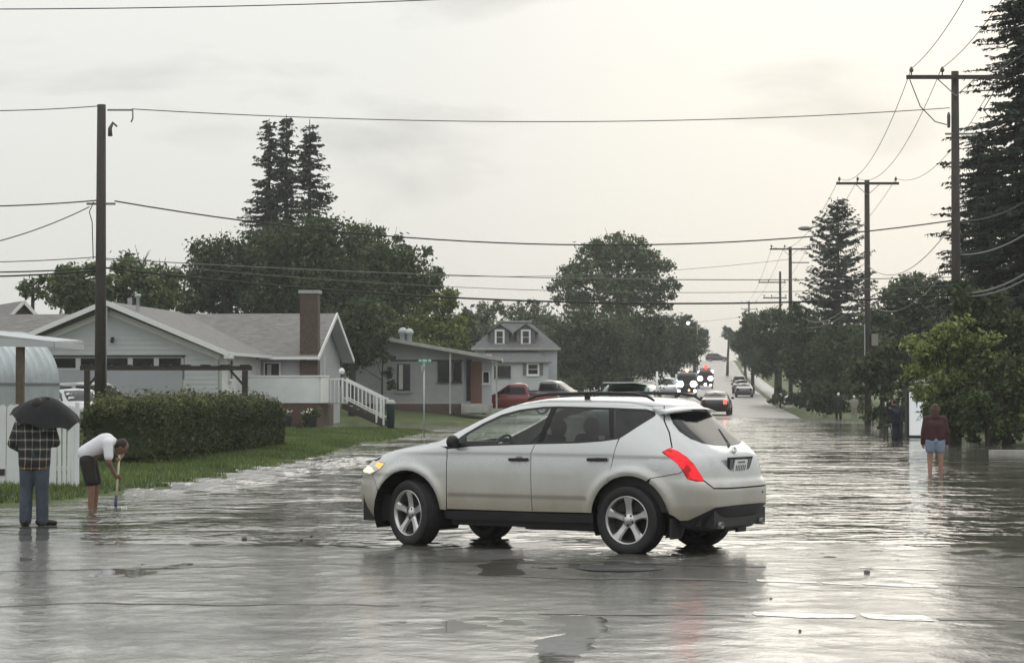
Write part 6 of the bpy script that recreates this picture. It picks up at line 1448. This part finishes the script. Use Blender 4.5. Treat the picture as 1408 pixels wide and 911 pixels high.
# ------------------------------------------------------------------ trees, hedge and shrubs
def leaf_quads(rg, cen, size, jitter=.7, aspect=.62):
    """one bent diamond leaf per centre"""
    n = len(cen); a = rg.normal(size=(n, 3)); a /= np.linalg.norm(a, axis=1)[:, None]
    b = rg.normal(size=(n, 3)); b -= a * np.sum(a * b, 1)[:, None]; b /= np.linalg.norm(b, axis=1)[:, None]
    nn = np.cross(a, b); s = (size * rg.uniform(1 - jitter, 1 + jitter, n))[:, None]
    V = np.stack([cen - a * s * .5, cen + b * s * aspect * .5 + nn * s * .12, cen + a * s * .5, cen - b * s * aspect * .5 + nn * s * .12], 1)
    return V.reshape(-1, 3)
def blob_points(rg, blobs, dens, flat=.85):
    """points in clumps spread through the outer part of each crown lobe"""
    out = []
    for (c, r) in blobs:
        nc = max(6, int(9 * r ** 1.5)); d = rg.normal(size=(nc, 3)); d /= np.linalg.norm(d, axis=1)[:, None]
        cc = c + d * (r * rg.uniform(.45, 1.02, nc) ** .7)[:, None] * [1, 1, flat]
        m_ = int(dens * r * r / nc) + 1
        cr = r * rg.uniform(.20, .38, nc)
        p = cc[:, None] + rg.normal(size=(nc, m_, 3)) * (cr * .55)[:, None, None] * [1, 1, .75]
        out.append(p.reshape(-1, 3))
        k = int(dens * r * r * .35); d = rg.normal(size=(k, 3)); d /= np.linalg.norm(d, axis=1)[:, None]
        out.append(c + d * (r * rg.uniform(0, .8, k))[:, None] * [1, 1, flat])
    return np.concatenate(out)
def crown_obj(name, rg, blobs, dens, size, m, parent, aspect=.55):
    if dens > 60 and size >= .28: dens, size = dens * 2.3, size * .64
    P_ = blob_points(rg, blobs, dens); V = leaf_quads(rg, P_, size, aspect=aspect)
    F = np.arange(len(V)).reshape(-1, 4)
    return link(name, fastmesh(name, V, F), parent, m)
def tree(label, pxb, Y, base_px, m, seed, dens=330, size=.34, trunk=.28, name='broadleaf_tree', group=None, limbs=6, cat='tree', ydepth=.6, foot=None):
    """crown lobes measured as (px, py, radius px) at depth Y"""
    rg = np.random.default_rng(seed); sc = Y / FPX
    b0 = at(base_px, 540, Y); gz = gz1(b0.x, Y) if foot is None else foot
    gz = max(gz, -.1); O = np.array([b0.x, Y, gz])
    t_ = thing(name, label, cat, tuple(O), 0, group)
    blobs = []
    for (x, y, r) in pxb:
        w = np.array(at(x, y, Y)) - O; rm = r * sc; w[1] += rg.uniform(-1, 1) * rm * ydepth; blobs.append((w, rm))
    crown_obj('crown', rg, blobs, dens, size, m, t_)
    top = max(b[0][2] for b in blobs); lowc = min(blobs, key=lambda b: b[0][2])
    hz = max(.6, min(b[0][2] - b[1] * .2 for b in blobs)); cx0 = float(np.mean([b[0][0] for b in blobs]))
    tp = [(0, 0, -.3), (cx0 * .1, 0, hz * .5), (cx0 * .3, 0, hz), (cx0 * .7, 0, (hz + top) / 2), (cx0, 0, top)]
    MB().tube(tp, [trunk * 1.3, trunk, trunk * .8, trunk * .5, trunk * .12], 9).build('trunk', 'bark', t_)
    for i, (c, r) in enumerate(sorted(blobs, key=lambda b: -b[1])[:limbs]):
        f = rg.uniform(.25, .6); s_ = Vector(tp[2]).lerp(Vector(tp[3]), f); e_ = Vector(c) + Vector((0, 0, r * .4)); mid = s_.lerp(e_, .5) + Vector((rg.normal() * .3, 0, -.05 * (e_ - s_).length))
        lb = MB().tube([s_, mid, e_], [trunk * .42, trunk * .3, trunk * .08], 6)
        for _ in range(3):
            d = Vector(rg.normal(size=3)); d.z = abs(d.z); lb.tube([mid.lerp(e_, rg.uniform(0, .8)), e_ + d.normalized() * r * .75], [trunk * .14, trunk * .03], 5)
        lb.build('limb', 'bark', t_)
    return t_
def spruce(label, px_, top_py, Y, half_px, m, seed, gap=.5, group=None, twig=.42, name='spruce_tree', nb=9, droop=.28, taper=.85, base_clear=.04, foot=None, lean=0, rise=False):
    rg = np.random.default_rng(seed); b0 = at(px_, 540, Y); gz = max(gz1(b0.x, Y), -.1) if foot is None else foot
    H = EYE + (YH - top_py) / FPX * Y - gz; RR = half_px * Y / FPX
    t_ = thing(name, label, 'tree', (b0.x, Y, gz), 0, group)
    C_, br = [], MB(); z = H * base_clear + .6; A_, B_ = [], []
    while z < H - .25:
        f = 1 - z / H; L0 = RR * f ** taper + .12
        for k in range(max(4, int(nb * (0.5 + .6 * f)))):
            a = rg.uniform(0, math.tau); L = L0 * rg.uniform(.62, 1.12); d = np.array([math.cos(a), math.sin(a), 0]); side = np.array([-d[1], d[0], 0])
            zz0 = z + rg.uniform(-.2, .2)
            tipz = (-droop * L if not rise else .10 * L) + .16 * L
            mid = np.array([0, 0, zz0]) + d * L * .55 + np.array([0, 0, -droop * L * .75]); tip = np.array([0, 0, zz0]) + d * L + np.array([0, 0, tipz - droop * .4 * L])
            if L > .7: br.tube([(0, 0, zz0), tuple(mid), tuple(tip)], [.035 + .008 * L, .025, .01], 4, cap=False)
            n = max(3, int(L / (twig * .34)))
            for t_i in np.linspace(.12, 1.0, n):
                p = (1 - t_i) ** 2 * np.array([0, 0, zz0]) + 2 * t_i * (1 - t_i) * mid + t_i ** 2 * tip
                for s_ in (-1, 1):
                    w = twig * (.6 + .6 * rg.random()) * (1.1 - .45 * t_i); dirn = d * rg.uniform(.3, .8) + side * s_ * rg.uniform(.35, 1) + np.array([0, 0, rg.uniform(-.55, .1)])
                    dirn /= np.linalg.norm(dirn); C_.append(p); A_.append(dirn * w); B_.append(np.cross(dirn, rg.normal(size=3)) * w * .16)
                if rg.random() < .6: C_.append(p); A_.append(np.array([rg.normal() * .1, rg.normal() * .1, -1]) * twig * .55); B_.append(side * twig * .12)
        z += gap * rg.uniform(.8, 1.2) * (.55 + .45 * f)
    P_, A_, B_ = np.array(C_), np.array(A_), np.array(B_)
    for k in range(14):
        pass
    V = np.stack([P_ - B_ * .4, P_ + A_ * .5 - B_, P_ + A_, P_ + A_ * .5 + B_], 1).reshape(-1, 3)
    top = np.array([[0, 0, H + .15]]); 
    link('crown', fastmesh('crown', V, np.arange(len(V)).reshape(-1, 4)), t_, m)
    MB().tube([(0, 0, -.3), (0, 0, H * .5), (0, 0, H)], [.018 * H + .05, .011 * H, .02], 9).build('trunk', 'bark', t_)
    br.build('branches', 'bark', t_)['kind'] = 'stuff'
    return t_
# three spruces standing together
for i, (x, y, h_, Y, lb) in enumerate(((369, 162, 62, 150, 'leftmost of three tall spruces above the garage house'), (393, 157, 52, 153, 'middle and tallest of three spruces above the garage house'), (425, 163, 64, 149, 'rightmost of three tall spruces above the garage house'))):
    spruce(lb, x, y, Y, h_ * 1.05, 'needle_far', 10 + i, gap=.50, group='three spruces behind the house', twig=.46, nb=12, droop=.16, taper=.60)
tree('round dark tree left of the three spruces, behind the garage roof', [(300, 365, 46), (345, 350, 50), (275, 395, 34), (320, 410, 48), (265, 420, 25)], 142, 315, 'leaf_dark', 1)
tree('dark broad tree under the three spruces, behind the chimney', [(395, 355, 52), (440, 345, 55), (400, 405, 55), (450, 400, 60), (480, 440, 50), (430, 460, 45)], 138, 425, 'leaf_dark', 2)
tree('tall green tree right of the three spruces, reaching over the bungalow', [(490, 345, 42), (530, 352, 40), (560, 375, 42), (510, 390, 50), (585, 392, 30), (548, 420, 45), (590, 345, 9)], 150, 530, 'leaf_mid', 3)
tree('yellowish green tree standing behind the bungalow roof', [(585, 440, 32), (615, 450, 28), (560, 455, 30), (600, 478, 34), (632, 470, 18), (615, 412, 22)], 146, 595, 'leaf_yellow', 4, trunk=.2)
tree('dark tree between the garage house and the bungalow', [(490, 470, 36), (475, 495, 26), (505, 440, 34), (460, 450, 30)], 125, 485, 'leaf_dark', 5, trunk=.2, size=.3)
tree('climbing shrub covering the left corner of the bungalow', [(520, 470, 17), (530, 490, 12), (508, 492, 12), (536, 512, 9), (538, 530, 8)], 126.5, 525, 'leaf_dark', 6, dens=700, size=.22, trunk=.06, name='climbing_shrub', cat='shrub', ydepth=.2)
tree('mid green tree just right of the left utility pole', [(190, 372, 32), (220, 385, 30), (165, 395, 34), (205, 410, 34), (235, 405, 26)], 128, 200, 'leaf_mid', 7)
tree('mid green tree just left of the left utility pole', [(110, 385, 36), (85, 395, 28), (130, 405, 30), (100, 415, 34)], 130, 108, 'leaf_mid', 8)
tree('small thin tree above the gabled house at far left', [(42, 388, 14), (30, 398, 12), (52, 402, 14), (60, 385, 8)], 126, 44, 'leaf_mid', 9, dens=260, trunk=.12)
tree('tall round topped tree with open branches beyond the junction', [(840, 345, 30), (812, 350, 22), (868, 352, 28), (795, 378, 24), (900, 365, 24), (780, 398, 25), (835, 385, 34), (880, 392, 32), (918, 395, 20), (800, 415, 26), (905, 418, 18), (856, 422, 28)], 230, 852, 'leaf_mid', 20, dens=170, size=.46, trunk=.42, limbs=10)
for i, (lb, bl, Y, mm) in enumerate((
    ('dark spreading tree right of the dormer house', [(790, 455, 36), (820, 470, 44), (785, 490, 36), (830, 505, 40), (800, 520, 34), (765, 470, 14)], 205, 'leaf_dark'),
    ('dark tree below the round topped tree', [(860, 465, 40), (880, 485, 40), (850, 505, 36), (895, 505, 30), (895, 450, 28)], 215, 'leaf_dark'),
    ('street tree left of the flashing trucks', [(925, 455, 26), (935, 475, 30), (915, 490, 26), (945, 490, 18)], 255, 'leaf_dark'),
    ('farther street tree left of the open sky gap', [(955, 460, 18), (962, 475, 15), (945, 445, 14), (968, 462, 8)], 330, 'leaf_dark'),
    ('small bush by the dormer house wall', [(790, 528, 16), (778, 532, 12)], 185, 'leaf_mid'),
    ('feathery tree behind the dormer house roof, left side', [(668, 428, 16), (660, 445, 16), (685, 420, 12)], 235, 'leaf_mid'),
    ('feathery tree behind the dormer house roof, right side', [(715, 428, 16), (745, 435, 16), (735, 420, 12), (700, 432, 12), (762, 450, 14)], 240, 'leaf_mid'),
    ('narrow dark tree between the bungalow and the dormer house', [(642, 440, 16), (648, 462, 16), (640, 485, 16)], 200, 'leaf_dark'))):
    tree(lb, bl, Y, bl[0][0], mm, 30 + i, dens=230 if 'feathery' not in lb else 110, size=.42, trunk=.25, group='trees along the left side of the street' if 'street tree' in lb else None)
for i, (lb, bl, Y, mm) in enumerate((
    ('dark street tree at the right kerb by the third pole', [(1068, 440, 24), (1052, 462, 26), (1080, 470, 28), (1060, 495, 28), (1085, 500, 24)], 200, 'leaf_dark'),
    ('dark street tree beyond the third pole at the right kerb', [(1035, 445, 20), (1028, 470, 20), (1045, 480, 22), (1022, 462, 12), (1040, 500, 16)], 265, 'leaf_dark'),
    ('grey green tree between the third pole and the spruce', [(1105, 450, 30), (1115, 480, 34), (1095, 500, 30), (1125, 510, 30), (1098, 430, 18)], 172, 'leaf_dark'),
    ('low dark tree beneath the right hand spruce', [(1150, 480, 34), (1175, 470, 34), (1165, 510, 34), (1140, 505, 28)], 165, 'leaf_dark'),
    ('grey green tree between the second pole and the big spruce', [(1245, 405, 34), (1215, 430, 30), (1270, 395, 28), (1290, 420, 34), (1235, 445, 40), (1205, 470, 34), (1265, 450, 40)], 135, 'leaf_grey'),
    ('dark tree behind the tripod and the second pole', [(1215, 500, 34), (1245, 495, 34), (1190, 510, 30), (1232, 530, 26), (1205, 535, 22)], 118, 'leaf_dark'),
    ('small round tree beside the far road gap', [(1000, 455, 9), (1006, 463, 9), (1018, 458, 9)], 420, 'leaf_dark'),
    ('far tree on the right of the hill road', [(1025, 460, 12), (1015, 475, 14), (1030, 490, 14)], 380, 'leaf_dark'))):
    tree(lb, bl, Y, bl[0][0], mm, 60 + i, dens=240, size=.36 if Y < 250 else .5, trunk=.22)
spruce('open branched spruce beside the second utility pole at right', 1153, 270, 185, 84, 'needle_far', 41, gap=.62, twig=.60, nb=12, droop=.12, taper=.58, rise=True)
spruce('huge dark spruce filling the right edge', 1418, -95, 92, 190, 'needle', 42, gap=.44, twig=.34, nb=19, droop=.26, taper=.66)
spruce('dark spruce behind the nearest crossarm pole, left of the huge one', 1352, 176, 97, 84, 'needle', 43, gap=.38, twig=.33, nb=16, droop=.26, taper=.50)
# light green bush and its darker neighbours at the right shore
tree('big light green bush at the water edge behind the person in maroon', [(1285, 470, 30), (1310, 452, 24), (1262, 480, 24), (1330, 485, 36), (1295, 510, 40), (1350, 470, 26), (1265, 515, 20), (1300, 540, 34), (1340, 520, 34), (1258, 540, 16), (1300, 565, 28), (1250, 470, 14), (1365, 500, 26)], 75, 1310, 'leaf_lilac', 80, dens=1500, size=.14, trunk=.12, name='lilac_bush', cat='bush')
tree('dark green bush filling the right shore below the huge spruce', [(1370, 520, 44), (1345, 555, 40), (1395, 565, 44), (1315, 560, 36), (1408, 520, 40), (1372, 590, 24), (1330, 590, 20), (1295, 570, 26)], 74.5, 1360, 'leaf_mid', 81, dens=1200, size=.14, trunk=.12, name='lilac_bush', cat='bush')
tree('dark undergrowth bush under the right hand spruces', [(1380, 440, 50), (1345, 420, 40), (1408, 470, 46), (1330, 450, 26), (1318, 425, 18)], 76, 1385, 'leaf_dark', 82, dens=1250, size=.15, trunk=.14, name='tall_bush', cat='bush')
tree('low rounded bush at the right shore beyond the far waders', [(1130, 545, 22), (1152, 540, 23), (1172, 546, 21), (1116, 550, 14), (1140, 556, 16), (1128, 562, 13), (1160, 560, 15), (1178, 560, 10)], 146, 1142, 'leaf_dark', 83, dens=900, size=.17, trunk=.1, name='round_bush', cat='bush', limbs=2)
tree('pale grassy shrub behind the person in pale clothes', [(1185, 560, 10), (1196, 556, 9), (1176, 562, 8)], 140, 1186, 'leaf_lilac', 84, dens=500, size=.2, trunk=.05, name='grassy_shrub', cat='shrub', limbs=1)
tree('low shrub at the right kerb by the parked cars', [(1072, 548, 10), (1082, 552, 10), (1062, 550, 6)], 180, 1073, 'leaf_mid', 85, dens=420, size=.24, trunk=.06, name='kerb_shrub', cat='shrub', limbs=1)
tree('low weeds at the foot of the second pole', [(1186, 573, 6), (1207, 572, 7), (1216, 578, 6)], 119, 1200, 'leaf_mid', 86, dens=420, size=.2, trunk=.03, name='weed_clump', cat='shrub', limbs=1)
tree('leafy bed plants beside the flower pots', [(425, 572, 8), (433, 566, 8), (418, 580, 6), (412, 588, 5)], 93, 424, 'leaf_hedge', 87, dens=900, size=.14, trunk=.02, name='bed_plants', cat='shrub', limbs=1)
tree('dark undergrowth behind the person with the tripod', [(1215, 572, 16), (1240, 575, 16), (1200, 568, 12), (1255, 565, 18), (1225, 555, 16)], 104, 1228, 'leaf_dark', 88, dens=900, size=.16, trunk=.06, name='undergrowth_bush', cat='bush', limbs=2)
tree('dark undergrowth at the water edge in the right corner', [(1340, 598, 16), (1370, 602, 14), (1400, 600, 18), (1310, 600, 12), (1420, 590, 20), (1290, 596, 12)], 76, 1360, 'leaf_dark', 89, dens=1000, size=.14, trunk=.06, name='undergrowth_bush', cat='bush', limbs=2)
tree('dark undergrowth along the right kerb beyond the round bush', [(1090, 550, 12), (1105, 545, 16), (1120, 535, 16), (1075, 540, 10)], 168, 1100, 'leaf_dark', 90, dens=800, size=.2, trunk=.06, name='undergrowth_bush', cat='bush', limbs=2)
# clipped hedge along the street
def hedge(label, A, B, w, h0, h1, seed):
    A, B = Vector(A), Vector(B); d = (B - A); L = d.length; rot = math.atan2(d.y, d.x); rg = np.random.default_rng(seed)
    t_ = thing('clipped_hedge', label, 'hedge', tuple(A), rot)
    N = int(L * 4200); u = rg.uniform(-.05, L + .05, N)
    th = rg.uniform(-.35, math.pi + .35, N); ex = .62
    rr_ = 1 - np.abs(rg.normal(0, .16, N)) + np.where(rg.random(N) < .10, rg.uniform(0, .12, N), 0)
    lum = 1 + .20 * noise2(u, th * .8, seed, 3, .7) + .08 * noise2(u, th, seed + 1, 2, 2.4)
    end = np.minimum(u, L - u); rnd = np.sqrt(np.clip(1 - (1 - np.clip(end / np.where(u < L / 2, .8, 4.0), 0, 1)) ** 2, .08, 1))
    hh = h0 + (h1 - h0) * u / L
    y = np.sign(np.cos(th)) * np.abs(np.cos(th)) ** ex * w / 2 * rr_ * lum * rnd; z = np.where(np.sin(th) > 0, np.abs(np.sin(th)) ** ex * (hh * .5) * rr_ * lum * (.45 + .55 * rnd) + hh * .5, hh * .5 * (1 - np.abs(th - np.clip(th, 0, math.pi)) / .35 * .92))
    zb = np.array([gz1(A.x + d.x * t, A.y + d.y * t) for t in np.linspace(0, 1, 9)]); gzz = np.interp(u / L, np.linspace(0, 1, 9), zb) - A.z
    P_ = np.stack([u, y, z + gzz], -1)
    sp_ = (rg.random(N) < .16) & (np.sin(th) > .5); P_[sp_, 2] += (rg.random(N) ** 1.6 * .22 * (1 + .8 * noise2(u, th * 0, seed + 3, 3, 2.5)))[sp_]
    tip = (np.sin(th) > .35) & (rg.random(N) < .55 * sst(.3, 1, np.sin(th))); V = leaf_quads(rg, P_[tip] + [0, 0, .015], .08, aspect=.34); link('lit_shoots', fastmesh('lit_shoots', V, np.arange(len(V)).reshape(-1, 4)), t_, 'leaf_lit_shoot'); P_ = P_[~tip]  # pale shoots on top, dark leaves below: the hedge's shading put into colour
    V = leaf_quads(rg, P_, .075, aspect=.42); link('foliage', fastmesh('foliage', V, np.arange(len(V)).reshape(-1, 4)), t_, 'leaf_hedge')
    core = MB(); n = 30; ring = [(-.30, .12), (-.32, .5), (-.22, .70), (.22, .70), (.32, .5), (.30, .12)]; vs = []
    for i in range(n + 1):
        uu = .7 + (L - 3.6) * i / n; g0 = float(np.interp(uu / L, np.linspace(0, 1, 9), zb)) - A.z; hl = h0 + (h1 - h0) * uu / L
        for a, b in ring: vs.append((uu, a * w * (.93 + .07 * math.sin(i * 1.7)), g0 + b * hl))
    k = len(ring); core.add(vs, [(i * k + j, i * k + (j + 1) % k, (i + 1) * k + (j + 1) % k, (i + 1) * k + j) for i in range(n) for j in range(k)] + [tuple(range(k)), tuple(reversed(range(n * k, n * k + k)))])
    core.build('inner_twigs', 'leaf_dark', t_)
A = at(206, 636, 50); B = at(412, 604, 70)
A = Vector((A.x - .78, 49.6, gz1(A.x - .78, 49.6))); B = Vector((B.x - .75, 69.5, gz1(B.x - .75, 69.5)))
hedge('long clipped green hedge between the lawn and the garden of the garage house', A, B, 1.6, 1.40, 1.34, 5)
# more of the same neighbourhood trees behind the camera, seen only as reflections
rg = np.random.default_rng(78); bl = []
for i in range(44):
    X = -70 + 140 * i / 43 + rg.uniform(-2, 2); r = rg.uniform(2.6, 4.4); bl.append((np.array([X, -34 - rg.uniform(0, 14), r * rg.uniform(.7, 1.5)]), r))
o = crown_obj('tree_belt', rg, bl, 50, .7, 'leaf_dark', None); tag(o, 'belt of dark garden trees across the junction behind the viewer', 'woodland', kind='stuff')
# wooded skyline far off on both sides of the hill: reads as one mass
rg = np.random.default_rng(77)
bl = []
for i in range(150):
    s_ = -1 if i < 95 else 1
    Y = rg.uniform(330, 620); L = s_ * (rg.uniform(16, 240) if s_ < 0 else rg.uniform(12, 130)); X = L2X(L, Y); r = rg.uniform(4, 6.5)
    bl.append((np.array([X, Y, float(g(Y)) + r * rg.uniform(.6, 1.35)]), r))
o = crown_obj('far_wood', rg, bl, 34, .95, 'leaf_dark', None); tag(o, 'distant belt of dark trees on both sides of the hill road', 'woodland', kind='stuff')

# ------------------------------------------------------------------ rain haze
hm = bpy.data.materials.new('haze'); hm.use_nodes = True; nt = hm.node_tree; nt.nodes.clear()
o_ = nt.nodes.new('ShaderNodeOutputMaterial'); pv = nt.nodes.new('ShaderNodeVolumePrincipled'); pv.inputs['Density'].default_value = .00042; pv.inputs['Color'].default_value = (.93, .94, .93, 1); pv.inputs['Anisotropy'].default_value = .2
nt.links.new(pv.outputs[0], o_.inputs['Volume']); M['haze'] = hm
hz = MB().box((20, 480, 9.5), (700, 1100, 22)).build('haze', 'haze'); hz['kind'] = 'stuff'; hz['label'] = 'thin rain haze hanging over the street'
